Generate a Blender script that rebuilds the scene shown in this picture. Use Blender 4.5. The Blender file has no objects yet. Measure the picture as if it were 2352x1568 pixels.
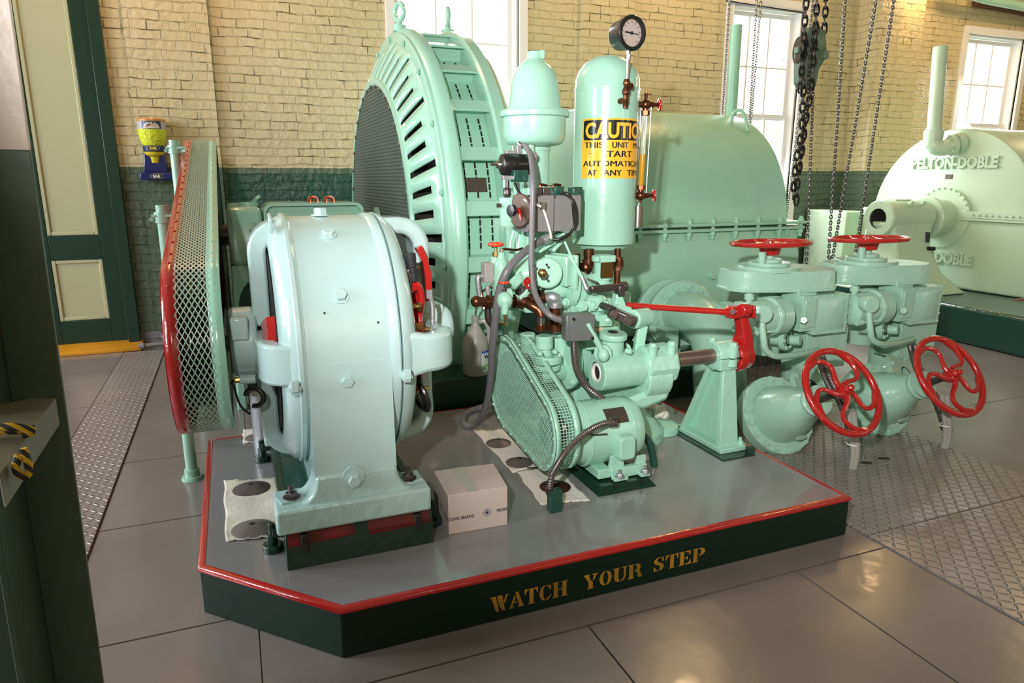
import bpy, bmesh, math, random
from mathutils import Vector, Matrix
random.seed(4)
V=Vector; PI=math.pi
C=bpy.context.scene.collection
S=bpy.context.scene
# ---------------- camera ----------------
F=1585.0; HOR=412.0; CAMH=1.40
TH=math.atan((784-HOR)/F); AZ=math.atan(651*math.cos(TH)/F)
FW=V((math.sin(AZ)*math.cos(TH),math.cos(AZ)*math.cos(TH),-math.sin(TH)))
RT=V((math.cos(AZ),-math.sin(AZ),0)); UP=RT.cross(FW)
cd=bpy.data.cameras.new('camera'); cam=bpy.data.objects.new('camera',cd); C.objects.link(cam)
cam.matrix_world=Matrix(((RT.x,UP.x,-FW.x,0),(RT.y,UP.y,-FW.y,0),(RT.z,UP.z,-FW.z,CAMH),(0,0,0,1)))
cd.sensor_width=36; cd.lens=36*F/2352; cd.clip_start=.02; cd.clip_end=200
S.camera=cam
# ---------------- world, lights, exposure ----------------
S.view_settings.view_transform='Standard'; S.view_settings.look='None'
S.view_settings.exposure=0.0; S.view_settings.gamma=1; S.view_settings.use_curve_mapping=False
w=bpy.data.worlds.new('world'); S.world=w; w.use_nodes=True
bg=w.node_tree.nodes['Background']; bg.inputs[0].default_value=(0.86,0.94,1.0,1); bg.inputs[1].default_value=6.0
def lamp(name,kind,loc,energy,col,target=None,**kw):
    l=bpy.data.lights.new(name,kind); l.energy=energy; l.color=col
    for k,v in kw.items(): setattr(l,k,v)
    o=bpy.data.objects.new(name,l); C.objects.link(o); o.location=loc
    if target: o.rotation_euler=(V(target)-V(loc)).to_track_quat('-Z','Y').to_euler()
    return o
# camera flash on a bracket, left of and above the lens
lamp('flash','SPOT',(-.38,-.05,1.87),640,(1,.97,.945),(3.3,4.2,2.10),spot_size=math.radians(92),spot_blend=1.0,shadow_soft_size=.035)
# daylight entering by the tall windows of the left end wall (out of frame)
for yy in (1.0,3.4,5.4):
    lamp('daylight_or_fill','AREA',(-4.85,yy,2.3),140,(.86,.93,1.0),(0,yy,1.6),shape='RECTANGLE',size=1.1,size_y=2.2)
# unseen fill lamps added behind the camera, warm-tinted, for front floor and far turbine
for xx,ee in ((1.0,9),(5.0,28),(9.0,42)):
    lamp('daylight_or_fill','AREA',(xx,-2.9,2.4),ee,(1,.93,.80) if xx>2 else (1,.74,.48),(xx+.7,4,1.3),shape='RECTANGLE',size=1.2,size_y=2.2)
# daylight by the windows of the back wall
lamp('daylight_or_fill','AREA',(2.1,6.50,2.6),45,(.9,.96,1.0),(2.1,2.5,.2),shape='RECTANGLE',size=1.0,size_y=1.6)
lamp('daylight_or_fill','AREA',(5.6,6.50,2.1),90,(.9,.96,1.0),(5.2,2.0,.2),shape='RECTANGLE',size=.85,size_y=1.8)
lamp('daylight_or_fill','AREA',(9.4,6.50,2.4),80,(.9,.96,1.0),(8.2,2.5,.6),shape='RECTANGLE',size=.85,size_y=1.2)
# warm ceiling / wall lamps
lamp('ceiling_lamp','POINT',(-.35,5.5,3.9),58,(1,.58,.30),shadow_soft_size=.15)
lamp('ceiling_lamp','POINT',(4.2,5.3,4.1),70,(1,.66,.34),shadow_soft_size=.15)
lamp('ceiling_lamp','POINT',(9.5,4.6,4.0),75,(1,.66,.34),shadow_soft_size=.15)
lamp('ceiling_lamp','POINT',(7.55,5.95,3.75),32,(1,.60,.24),shadow_soft_size=.10)

# ---------------- helpers ----------------
def ray(u,v): return FW*F+RT*(u-1176)+UP*(784-v)
CC=V((0,0,CAMH))
def aX(u,v,x): d=ray(u,v); return CC+d*(x/d.x)
def aY(u,v,y): d=ray(u,v); return CC+d*(y/d.y)
def aZ(u,v,z): d=ray(u,v); return CC+d*((z-CAMH)/d.z)
def frame(ax):
    ax=V(ax).normalized(); h=V((0,0,1)) if abs(ax.z)<.9 else V((1,0,0))
    a=h.cross(ax).normalized(); return a, ax.cross(a), ax
class MB:
    def __init__(s): s.v=[]; s.f=[]; s.k=[]; s.p=[]
    def cut(s): s.k.append((len(s.v),len(s.f))); return s
    def add(s,vs,fs):
        n=len(s.v); s.p.append((n,len(s.f))); s.v+= [V(p) for p in vs]; s.f+=[tuple(i+n for i in f) for f in fs]; return s
    def box(s,x0,y0,z0,x1,y1,z1):
        return s.add([(x0,y0,z0),(x1,y0,z0),(x1,y1,z0),(x0,y1,z0),(x0,y0,z1),(x1,y0,z1),(x1,y1,z1),(x0,y1,z1)],
          [(0,3,2,1),(4,5,6,7),(0,1,5,4),(1,2,6,5),(2,3,7,6),(3,0,4,7)])
    def obox(s,c,sx,sy,sz,ax=(1,0,0),up=(0,0,1)):
        c=V(c); x=V(ax).normalized(); z=V(up); z=(z-x*z.dot(x)).normalized(); y=z.cross(x)
        vs=[c+x*a*sx/2+y*b*sy/2+z*d*sz/2 for d in(-1,1) for a,b in((-1,-1),(1,-1),(1,1),(-1,1))]
        return s.add(vs,[(0,3,2,1),(4,5,6,7),(0,1,5,4),(1,2,6,5),(2,3,7,6),(3,0,4,7)])
    def lathe(s,p,ax,prof,n=32,a0=0,a1=2*PI,squash=1,up=None):
        """prof = [(t,r)] along axis; closed loop of revolution (open ends capped when r==0)"""
        a,b,c=frame(ax)
        if up is not None: b=(V(up)-c*V(up).dot(c)).normalized(); a=b.cross(c)
        p=V(p); full=abs(a1-a0-2*PI)<1e-6; m=n if full else n+1
        vs=[]; fs=[]
        for t,r in prof:
            for i in range(m):
                g=a0+(a1-a0)*i/n; vs.append(p+c*t+a*(r*math.cos(g))+b*(r*squash*math.sin(g)))
        for j in range(len(prof)-1):
            for i in range(n):
                k=(i+1)%m if full else i+1
                fs.append((j*m+i,j*m+k,(j+1)*m+k,(j+1)*m+i))
        return s.add(vs,fs)
    def cyl(s,p0,p1,r0,r1=None,n=20,bev=0):
        p0=V(p0);p1=V(p1);r1=r0 if r1 is None else r1; L=(p1-p0).length
        if bev: pr=[(0,0),(0,r0-bev),(bev,r0),(L-bev,r1),(L,r1-bev),(L,0)]
        else: pr=[(0,0),(0,r0),(L,r1),(L,0)]
        return s.lathe(p0,p1-p0,pr,n)
    def tube(s,pts,r,n=10,k=6,caps=True,wob=None):
        P=[V(p) for p in pts]
        if k>1 and len(P)>2:
            Q=[]; E=[P[0]*2-P[1]]+P+[P[-1]*2-P[-2]]
            for i in range(1,len(E)-2):
                a,b,c,d=E[i-1:i+3]
                for j in range(k):
                    t=j/k; Q.append(.5*((2*b)+(c-a)*t+(2*a-5*b+4*c-d)*t*t+(3*b-a-3*c+d)*t**3))
            Q.append(P[-1]); P=Q
        vs=[];fs=[]; T=(P[1]-P[0]).normalized(); a,b,_=frame(T); L=0
        for i,p in enumerate(P):
            t=(P[min(i+1,len(P)-1)]-P[max(i-1,0)]).normalized()
            a=(a-t*a.dot(t)).normalized(); b=t.cross(a)
            rr=r(i/(len(P)-1)) if callable(r) else r
            for j in range(n):
                g=2*PI*j/n; vs.append(p+a*(rr*math.cos(g))+b*(rr*math.sin(g)))
        for i in range(len(P)-1):
            for j in range(n):
                q=(j+1)%n; fs.append((i*n+j,i*n+q,(i+1)*n+q,(i+1)*n+j))
        if caps: fs.append(tuple(range(n-1,-1,-1))); fs.append(tuple((len(P)-1)*n+j for j in range(n)))
        return s.add(vs,fs)
    def flex(s,pts,r,pitch=.012,n=12,amp=.16):
        """ribbed metal conduit"""
        P=[V(p) for p in pts]; Q=[]; E=[P[0]*2-P[1]]+P+[P[-1]*2-P[-2]]
        for i in range(1,len(E)-2):
            a,b,c,d=E[i-1:i+3]
            for j in range(12):
                t=j/12; Q.append(.5*((2*b)+(c-a)*t+(2*a-5*b+4*c-d)*t*t+(3*b-a-3*c+d)*t**3))
        Q.append(P[-1]); D=[0]
        for i in range(1,len(Q)): D.append(D[-1]+(Q[i]-Q[i-1]).length)
        m=max(4,int(D[-1]/pitch)*4); R=[]; k=0
        for i in range(m+1):
            d=D[-1]*i/m
            while k<len(D)-2 and D[k+1]<d: k+=1
            R.append(Q[k].lerp(Q[k+1],(d-D[k])/max(1e-9,D[k+1]-D[k])))
        tab=[1-amp,1,1,1-amp]
        return s.tube(R,lambda t:r*tab[int(round(t*m))%4],n,1)
    def prism(s,poly,plane,d0,d1):
        f={'xy':lambda a,b,d:(a,b,d),'yz':lambda a,b,d:(d,a,b),'xz':lambda a,b,d:(a,d,b)}[plane]
        n=len(poly); vs=[f(a,b,d0) for a,b in poly]+[f(a,b,d1) for a,b in poly]
        fs=[tuple(range(n-1,-1,-1)),tuple(range(n,2*n))]+[(i,(i+1)%n,n+(i+1)%n,n+i) for i in range(n)]
        return s.add(vs,fs)
    def torus(s,c,ax,R,r,n=32,m=10,a0=0,a1=2*PI,sq=1):
        a,b,c2=frame(ax); c=V(c); full=abs(a1-a0-2*PI)<1e-6; N=n if full else n+1; vs=[];fs=[]
        for i in range(N):
            g=a0+(a1-a0)*i/n; d=a*math.cos(g)+b*math.sin(g)*sq
            for j in range(m):
                h=2*PI*j/m; vs.append(c+d*(R+r*math.cos(h))+c2*(r*math.sin(h)))
        for i in range(n):
            k=(i+1)%N
            for j in range(m):
                q=(j+1)%m; fs.append((i*m+j,k*m+j,k*m+q,i*m+q))
        if not full: fs.append(tuple(range(m))); fs.append(tuple((N-1)*m+j for j in range(m-1,-1,-1)))
        return s.add(vs,fs)
    def ball(s,c,r,n=16,sx=1,sy=1,sz=1):
        c=V(c); m=n//2; vs=[];fs=[]
        for i in range(m+1):
            a=PI*i/m
            for j in range(n):
                g=2*PI*j/n; vs.append((c.x+r*sx*math.sin(a)*math.cos(g),c.y+r*sy*math.sin(a)*math.sin(g),c.z+r*sz*math.cos(a)))
        for i in range(m):
            for j in range(n):
                q=(j+1)%n; fs.append((i*n+j,(i+1)*n+j,(i+1)*n+q,i*n+q))
        return s.add(vs,fs)
    def bolt(s,p,ax,r=.016,h=.014,washer=True,n=6):
        s.cut(); p=V(p); d=V(ax).normalized()
        if washer: s.cyl(p-d*.002,p+d*.003,r*1.35,n=14)
        return s.lathe(p,d,[(0,0),(0,r),(h*.8,r),(h,r*.86),(h,0)],n)
    def stud(s,p,ax,r=.012):
        p=V(p); d=V(ax).normalized(); s.bolt(p,d,r*1.7,r*1.5); return s.cyl(p,p+d*r*3.2,r*.8,n=10)
    def sweep(s,pts,wd,hw,ht):
        """rectangular bar swept along pts; wd = fixed width direction"""
        P=[V(p) for p in pts]; wd=V(wd).normalized(); vs=[];fs=[]
        for i,p in enumerate(P):
            t=(P[min(i+1,len(P)-1)]-P[max(i-1,0)]).normalized(); nn=wd.cross(t).normalized()
            w_=hw[i] if isinstance(hw,(list,tuple)) else hw; h_=ht[i] if isinstance(ht,(list,tuple)) else ht
            if 0<i<len(P)-1:
                t0=(P[i]-P[i-1]).normalized(); c=max(.5,nn.dot(wd.cross(t0).normalized())); h_=h_/c
            for a,b in((-1,-1),(1,-1),(1,1),(-1,1)): vs.append(p+wd*a*w_+nn*b*h_)
        for i in range(len(P)-1):
            for j in range(4):
                q=(j+1)%4; fs.append((i*4+j,i*4+q,(i+1)*4+q,(i+1)*4+j))
        fs+= [(3,2,1,0),tuple((len(P)-1)*4+j for j in range(4))]
        return s.add(vs,fs)
WL={}
def T(name,label,cat,loc=(0,0,0),group=None,kind=None):
    o=bpy.data.objects.new(name,None); C.objects.link(o); o.location=loc; o.empty_display_size=.05
    WL[o]=V(loc); o['label']=label; o['category']=cat
    if group:o['group']=group
    if kind:o['kind']=kind
    return o
def finish(me,smooth=35):
    bm=bmesh.new(); bm.from_mesh(me); bmesh.ops.remove_doubles(bm,verts=bm.verts,dist=1e-6)
    bmesh.ops.recalc_face_normals(bm,faces=bm.faces); bm.to_mesh(me); bm.free()
    if smooth:
        me.polygons.foreach_set('use_smooth',[True]*len(me.polygons)); me.set_sharp_from_angle(angle=math.radians(smooth))
SPLIT={'fitting','sign_word','frame_rib','flange_bolt','shield_bolt','mesh_clip','hex_nut','cap_bolt','gland_bolt','ring_bolt','lid_screw','cover_screw','set_screw','vent_flange_bolt','tie_rod','plug_bolt','cover_bolt','foot_bolt','hex_bolt','red_rivet','green_rivet','rivet','bolt_head','lifting_slot','screw_hole','stencilled_word','raised_word','leveling_screw','bolt_slot','brush_bolt','pad_nut','red_patch','web_plate','stand_leg','cap_bolt','copper_pipe','tank_pipe','rocker_arm','cable_loop_','dark_elbow','motor_bracket','top_switch','connector','cable_clamp','vertical_strut','cabinet_bracket','hood_part','handwheel_small','coil','slot','printed_mark'}
SPLITP={'dark_elbow','motor_bracket','top_switch','connector','vertical_strut','cabinet_bracket','cable_clamp','pump_body','tank_pipe','cable_loop','hose_fitting','guard_rod','side_fitting','armature_part','brush_rings','top_linkage','black_cable','painted_flange','bar_end','pipe_coupling'}
def O(name,mb,mat,parent=None,**kw):
    if name in SPLITP and len(mb.p)>1: mb.k=mb.p
    if (name in SPLIT or name in SPLITP) and len(mb.k)>1:
        K=[(0,0)]+mb.k[1:] if mb.k[0]!=(0,0) else mb.k
        K=K+[(len(mb.v),len(mb.f))]; o=None
        for (a,fa),(b,fb) in zip(K,K[1:]):
            if fb<=fa: continue
            q=MB(); q.v=mb.v[a:b]; q.f=[tuple(i-a for i in f) for f in mb.f[fa:fb]]; o=O1(name,q,mat,parent,**kw)
        return o
    return O1(name,mb,mat,parent,**kw)
def O1(name,mb,mat,parent=None,label=None,cat=None,group=None,kind=None,bev=0,smooth=35,sub=0,solid=0,fix=True):
    org=V((0,0,0))
    if parent is not None: org=WL[parent]
    me=bpy.data.meshes.new(name)
    me.from_pydata([p-org for p in mb.v],[],mb.f); me.materials.append(mat)
    if fix: finish(me,smooth)
    elif smooth:
        me.polygons.foreach_set('use_smooth',[True]*len(me.polygons)); me.set_sharp_from_angle(angle=math.radians(smooth))
    o=bpy.data.objects.new(name,me); C.objects.link(o)
    if parent is not None: o.parent=parent
    WL[o]=org
    if label:o['label']=label
    if cat:o['category']=cat
    if group:o['group']=group
    if kind:o['kind']=kind
    if solid:
        m=o.modifiers.new('s','SOLIDIFY'); m.thickness=solid; m.offset=-1
    if bev:
        m=o.modifiers.new('b','BEVEL'); m.width=bev; m.segments=2; m.limit_method='ANGLE'; m.angle_limit=math.radians(40); m.use_clamp_overlap=True
    if sub:
        m=o.modifiers.new('u','SUBSURF'); m.levels=sub; m.render_levels=sub
    return o
def copy_tree(o,parent=None,shift=None,label=None):
    c=o.copy(); C.objects.link(c)
    if parent is not None: c.parent=parent
    if shift is not None: c.location=V(o.location)+V(shift)
    if label: c['label']=label
    for ch in o.children: copy_tree(ch,c)
    return c
def text_mesh(txt,size,ext=0,font_scale_x=1,bold=0):
    cu=bpy.data.curves.new('t','FONT'); cu.body=txt; cu.size=size; cu.extrude=ext; cu.align_x='LEFT'; cu.offset=bold; cu.resolution_u=4
    ob=bpy.data.objects.new('t',cu); C.objects.link(ob)
    bpy.context.view_layer.update(); dg=bpy.context.evaluated_depsgraph_get()
    me=bpy.data.meshes.new_from_object(ob.evaluated_get(dg)); 
    vs=[v.co.copy() for v in me.vertices]; fs=[tuple(p.vertices) for p in me.polygons]
    bpy.data.objects.remove(ob); bpy.data.meshes.remove(me)
    x0=min(v.x for v in vs); x1=max(v.x for v in vs)
    return vs,fs,x0,x1
def put_text(mb,txt,origin,right,up,height,width=None,ext=0,bold=0,center=False):
    """letters of cap height `height`, optionally squeezed to `width`"""
    vs,fs,x0,x1=text_mesh(txt,height/.69,0,bold=bold)
    sx=(width/(x1-x0)) if width else 1
    r=V(right).normalized(); u=V(up).normalized(); n=r.cross(u); o=V(origin)
    if center: o=o-r*((x1-x0)*sx/2)
    if ext:
        m=len(vs); P=[o+r*((v.x-x0)*sx)+u*v.y for v in vs]; 
        bm=bmesh.new(); bv=[bm.verts.new(p) for p in P]
        for f in fs:
            try: bm.faces.new([bv[i] for i in f])
            except Exception: pass
        bmesh.ops.remove_doubles(bm,verts=bm.verts,dist=1e-5)
        res=bmesh.ops.extrude_face_region(bm,geom=list(bm.faces))
        for e in res['geom']:
            if isinstance(e,bmesh.types.BMVert): e.co+=n*ext
        bm.verts.index_update(); mb.add([v.co for v in bm.verts],[tuple(v.index for v in f.verts) for f in bm.faces]); bm.free()
    else: mb.add([o+r*((v.x-x0)*sx)+u*v.y for v in vs],fs)
    return (x1-x0)*sx

# ---------------- materials ----------------
def mat(name,col,rough=.4,metal=0,bump=0,bscale=30,var=0,vscale=3,coat=0,spec=.5,trans=0,alpha=1,emit=None):
    m=bpy.data.materials.new(name); m.use_nodes=True; nt=m.node_tree; b=nt.nodes['Principled BSDF']
    b.inputs['Base Color'].default_value=(*col,1); b.inputs['Roughness'].default_value=rough; b.inputs['Metallic'].default_value=metal
    b.inputs['Specular IOR Level'].default_value=spec; b.inputs['Coat Weight'].default_value=coat; b.inputs['Coat Roughness'].default_value=.08
    if trans: b.inputs['Transmission Weight'].default_value=trans
    if alpha<1: b.inputs['Alpha'].default_value=alpha
    if emit: b.inputs['Emission Color'].default_value=(*emit[0],1); b.inputs['Emission Strength'].default_value=emit[1]
    tc=nt.nodes.new('ShaderNodeTexCoord')
    if bump:
        n=nt.nodes.new('ShaderNodeTexNoise'); n.inputs['Scale'].default_value=bscale; n.inputs['Detail'].default_value=4
        nt.links.new(tc.outputs['Object'],n.inputs['Vector'])
        bp=nt.nodes.new('ShaderNodeBump'); bp.inputs['Strength'].default_value=bump; bp.inputs['Distance'].default_value=.01
        nt.links.new(n.outputs['Fac'],bp.inputs['Height']); nt.links.new(bp.outputs['Normal'],b.inputs['Normal'])
        if coat: nt.links.new(bp.outputs['Normal'],b.inputs['Coat Normal'])
    if var:
        n=nt.nodes.new('ShaderNodeTexNoise'); n.inputs['Scale'].default_value=vscale; n.inputs['Detail'].default_value=6
        nt.links.new(tc.outputs['Object'],n.inputs['Vector'])
        mx=nt.nodes.new('ShaderNodeMix'); mx.data_type='RGBA'
        mr=nt.nodes.new('ShaderNodeMapRange'); mr.inputs[1].default_value=.35; mr.inputs[2].default_value=.7
        nt.links.new(n.outputs['Fac'],mr.inputs[0]); nt.links.new(mr.outputs[0],mx.inputs[0])
        mx.inputs[6].default_value=(*[c*(1-var) for c in col],1); mx.inputs[7].default_value=(*[min(1,c*(1+var*.6)) for c in col],1)
        nt.links.new(mx.outputs[2],b.inputs['Base Color'])
    return m
MINT=mat('mint_paint',(.36,.66,.52),.24,bump=.10,bscale=24,var=.05,spec=.55,coat=.3)
MINTR=mat('mint_cast_paint',(.36,.65,.52),.26,bump=.35,bscale=32,var=.06,spec=.55,coat=.3)
EXC=mat('pale_mint_paint',(.46,.645,.635),.22,bump=.12,bscale=20,var=.03,spec=.55,coat=.35)
EXCR=mat('pale_mint_cast_paint',(.445,.635,.605),.25,bump=.4,bscale=32,var=.05,spec=.55,coat=.3)
VALV=mat('sage_mint_paint',(.36,.61,.48),.26,bump=.22,bscale=30,var=.06,spec=.55,coat=.3)
PALE=mat('pale_green_paint',(.54,.69,.50),.32,bump=.12,bscale=20,var=.05,spec=.5)
HOUS=mat('turbine_green_paint',(.34,.61,.43),.34,bump=.15,bscale=16,var=.08,vscale=2)
DGRN=mat('dark_green_paint',(.006,.032,.020),.24,bump=.25,bscale=26,coat=.3)
DTEAL=mat('dark_teal_paint',(.012,.065,.047),.2,bump=.3,bscale=30,coat=.3)
RED=mat('red_paint',(.42,.012,.012),.2,bump=.15,bscale=30,coat=.5)
REDO=mat('orange_red_paint',(.70,.06,.02),.25,coat=.4)
BLACK=mat('black_metal',(.012,.012,.012),.3,coat=.2)
DARK=mat('dark_interior',(.010,.010,.010),.7)
STEEL=mat('steel',(.45,.44,.42),.28,1)
SHAFT=mat('brown_steel_shaft',(.22,.16,.14),.3,.65,var=.2,vscale=8)
DSTEEL=mat('oiled_steel',(.13,.11,.11),.3,.8)
CHAINM=mat('chain_steel',(.20,.185,.175),.35,1)
CHAINB=mat('black_chain',(.03,.027,.026),.4,.8)
COPPER=mat('brown_copper',(.20,.075,.038),.32,.9,var=.3,vscale=20)
BRASS=mat('brass',(.55,.36,.14),.3,1)
GALV=mat('galvanised',(.42,.44,.46),.4,.7,bump=.2,bscale=60)
GREYP=mat('grey_paint',(.21,.205,.205),.42,bump=.08,bscale=60)
GREYD=mat('dark_grey_paint',(.12,.135,.13),.38,bump=.08,bscale=40)
HOSE=mat('grey_hose',(.16,.155,.165),.38,bump=.06,bscale=80)
FLEXM=mat('flexible_steel',(.22,.19,.185),.3,.85)
WHITEC=mat('white_cable',(.72,.70,.66),.4)
WIN=mat('window_white_paint',(.80,.78,.76),.4)
PAPER=mat('absorbent_pad',(.80,.77,.72),.85,bump=.25,bscale=45)
PAPER2=mat('stained_absorbent_pad',(.78,.73,.62),.85,bump=.25,bscale=45,var=.15,vscale=6)
PLSIDE=mat('plinth_green_paint',(.0035,.018,.010),.42,bump=.06,bscale=12,spec=.3)
IRON=mat('dark_iron_disc',(.15,.13,.13),.42,.35,var=.25,vscale=12)
RUST=mat('rusty_disc',(.08,.030,.018),.32,.6,var=.35,vscale=9)
CARD=mat('white_cardboard',(.62,.52,.48),.65,bump=.05,bscale=90)
INK=mat('navy_ink',(.02,.02,.10),.6)
YELL=mat('sign_yellow',(.95,.50,.035),.28,coat=.5)
SBLK=mat('sign_black',(.008,.008,.010),.25,coat=.5)
STENC=mat('stencil_yellow',(.42,.22,.02),.6,var=.35,vscale=14)
NAVY=mat('navy_plastic',(.012,.02,.11),.25)
FOAM=mat('yellow_foam',(.72,.78,.02),.5,bump=1.0,bscale=70,var=.25,vscale=60)
AMBER=mat('amber_plastic',(.55,.25,.06),.25)
YPLAS=mat('yellow_plastic',(.60,.48,.02),.3)
SILL=mat('yellow_sill_paint',(.62,.27,.012),.4,bump=.3,bscale=14,var=.2)
CREAMP=mat('cream_paint',(.44,.44,.26),.35,bump=.05,bscale=10)
DOORG=mat('door_green_paint',(.008,.034,.020),.3,bump=.1,bscale=14)
GLASSY=mat('gauge_oil',(.80,.42,.02),.1,trans=.35)
GLASS=mat('glass',(1,1,1),.03,trans=1.0)
FACE=mat('gauge_face',(.46,.38,.34),.4)
JUGM=mat('translucent_plastic',(.52,.50,.44),.3,trans=.3,var=.2,vscale=9)
OIL=mat('old_oil',(.09,.07,.04),.3)
PLATE=mat('brown_nameplate',(.10,.075,.055),.4,.5,bump=.5,bscale=60)
NAMEB=mat('bronze_nameplate',(.13,.075,.02),.4,.7)
ROPEY=mat('yellow_black_rope',(.55,.32,.01),.7)
COLG=mat('column_green_paint',(.05,.085,.06),.36,bump=.15,bscale=14)
COLC=mat('column_cream_paint',(.62,.53,.46),.3,bump=.2,bscale=14)
def ropemat():
    nt=ROPEY.node_tree; b=nt.nodes['Principled BSDF']; tc=nt.nodes.new('ShaderNodeTexCoord'); wv=nt.nodes.new('ShaderNodeTexWave')
    wv.inputs['Scale'].default_value=30; wv.bands_direction='DIAGONAL'; nt.links.new(tc.outputs['Object'],wv.inputs[0])
    cr=nt.nodes.new('ShaderNodeValToRGB'); cr.color_ramp.interpolation='CONSTANT'; cr.color_ramp.elements[0].color=(.02,.02,.015,1); cr.color_ramp.elements[1].color=(.6,.36,.01,1); cr.color_ramp.elements[1].position=.5
    nt.links.new(wv.outputs['Fac'],cr.inputs[0]); nt.links.new(cr.outputs[0],b.inputs['Base Color'])
ropemat()
def brickmat():
    m=bpy.data.materials.new('painted_brick'); m.use_nodes=True; nt=m.node_tree; L=nt.links.new; N=nt.nodes.new; b=nt.nodes['Principled BSDF']
    tc=N('ShaderNodeTexCoord'); sep=N('ShaderNodeSeparateXYZ'); L(tc.outputs['Object'],sep.inputs[0])
    add=N('ShaderNodeMath'); add.operation='ADD'; L(sep.outputs[0],add.inputs[0]); L(sep.outputs[1],add.inputs[1])
    cmb=N('ShaderNodeCombineXYZ'); L(add.outputs[0],cmb.inputs[0]); L(sep.outputs[2],cmb.inputs[1])
    ns=N('ShaderNodeTexNoise'); ns.inputs['Scale'].default_value=5; ns.inputs['Detail'].default_value=5; L(tc.outputs['Object'],ns.inputs['Vector'])
    sc=N('ShaderNodeVectorMath'); sc.operation='SCALE'; sc.inputs['Scale'].default_value=.042; L(ns.outputs['Color'],sc.inputs[0])
    ad=N('ShaderNodeVectorMath'); L(cmb.outputs[0],ad.inputs[0]); L(sc.outputs[0],ad.inputs[1])
    br=N('ShaderNodeTexBrick'); br.inputs['Scale'].default_value=1; br.inputs['Brick Width'].default_value=.215; br.inputs['Row Height'].default_value=.0735
    br.inputs['Mortar Size'].default_value=.0052; br.inputs['Mortar Smooth'].default_value=.6; br.offset=.5; br.squash=.55; br.squash_frequency=5
    br.inputs['Color1'].default_value=(.45,.45,.45,1); br.inputs['Color2'].default_value=(1,1,1,1); br.inputs['Mortar'].default_value=(0,0,0,1)
    L(ad.outputs[0],br.inputs['Vector'])
    # gaps: only part of the joints are open and dark
    ng=N('ShaderNodeTexNoise'); ng.inputs['Scale'].default_value=6.5; ng.inputs['Detail'].default_value=5; L(tc.outputs['Object'],ng.inputs['Vector'])
    gr=N('ShaderNodeMapRange'); gr.inputs[1].default_value=.53; gr.inputs[2].default_value=.66; L(ng.outputs['Fac'],gr.inputs[0])
    gap=N('ShaderNodeMath'); gap.operation='MULTIPLY'; L(br.outputs['Fac'],gap.inputs[0]); L(gr.outputs[0],gap.inputs[1])
    # paint zones: cream above z=1.50, sage green below; a dark glossy panel behind the exciter
    def gt(sock,val):
        q=N('ShaderNodeMath'); q.operation='GREATER_THAN'; q.inputs[1].default_value=val; L(sock,q.inputs[0]); return q.outputs[0]
    def mul(a,c):
        q=N('ShaderNodeMath'); q.operation='MULTIPLY'; L(a,q.inputs[0]); L(c,q.inputs[1]); return q.outputs[0]
    def inv(a):
        q=N('ShaderNodeMath'); q.operation='SUBTRACT'; q.inputs[0].default_value=1; L(a,q.inputs[1]); return q.outputs[0]
    wz=N('ShaderNodeMath'); wz.operation='MULTIPLY_ADD'; L(ng.outputs['Fac'],wz.inputs[0]); wz.inputs[1].default_value=.012; L(sep.outputs[2],wz.inputs[2])
    up=gt(wz.outputs[0],1.505)
    def mix(f,a,c):
        q=N('ShaderNodeMix'); q.data_type='RGBA'
        if hasattr(f,'links'): L(f,q.inputs[0])
        else: q.inputs[0].default_value=f
        for i,x in ((6,a),(7,c)):
            if isinstance(x,tuple): q.inputs[i].default_value=(*x,1)
            else: L(x,q.inputs[i])
        return q.outputs[2]
    vn=N('ShaderNodeTexNoise'); vn.inputs['Scale'].default_value=1.2; L(tc.outputs['Object'],vn.inputs['Vector'])
    cream=mix(vn.outputs['Fac'],(.54,.45,.255),(.65,.56,.335))
    cream=mix(mul(br.outputs['Fac'],gap.outputs[0]),cream,(.26,.21,.13))
    dk=mul(mul(gt(sep.outputs[0],-.02),inv(gt(sep.outputs[0],2.9))),inv(gt(wz.outputs[0],1.455)))
    low=mix(dk,(.095,.135,.085),(.012,.075,.05))
    base=gt(sep.outputs[2],.12)
    low=mix(base,(.22,.22,.23),low)
    col=mix(up,low,cream)
    gd=N('ShaderNodeMath'); gd.operation='MULTIPLY'; L(gap.outputs[0],gd.inputs[0]); gd.inputs[1].default_value=.6
    col=mix(gd.outputs[0],col,(.05,.045,.03)); L(col,b.inputs['Base Color'])
    # relief
    h1=N('ShaderNodeMath'); h1.operation='SUBTRACT'; h1.inputs[0].default_value=1; L(br.outputs['Fac'],h1.inputs[1])
    nf=N('ShaderNodeTexNoise'); nf.inputs['Scale'].default_value=22; nf.inputs['Detail'].default_value=6; L(tc.outputs['Object'],nf.inputs['Vector'])
    h2=N('ShaderNodeMath'); h2.operation='MULTIPLY_ADD'; L(nf.outputs['Fac'],h2.inputs[0]); h2.inputs[1].default_value=.8; L(h1.outputs[0],h2.inputs[2])
    h3=N('ShaderNodeMath'); h3.operation='MULTIPLY_ADD'; L(ng.outputs['Fac'],h3.inputs[0]); h3.inputs[1].default_value=.9; L(h2.outputs[0],h3.inputs[2])
    h4=N('ShaderNodeMath'); h4.operation='SUBTRACT'; L(h3.outputs[0],h4.inputs[0]); L(gap.outputs[0],h4.inputs[1])
    bp=N('ShaderNodeBump'); bp.inputs['Strength'].default_value=.8; bp.inputs['Distance'].default_value=.016; L(h4.outputs[0],bp.inputs['Height']); L(bp.outputs[0],b.inputs['Normal'])
    b.inputs['Roughness'].default_value=.27
    return m
BRICK=brickmat()
def floormat(name,col,rough=.3):
    m=mat(name,col,rough,bump=.16,bscale=9,var=.12,vscale=1.6,coat=.10); return m
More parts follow.
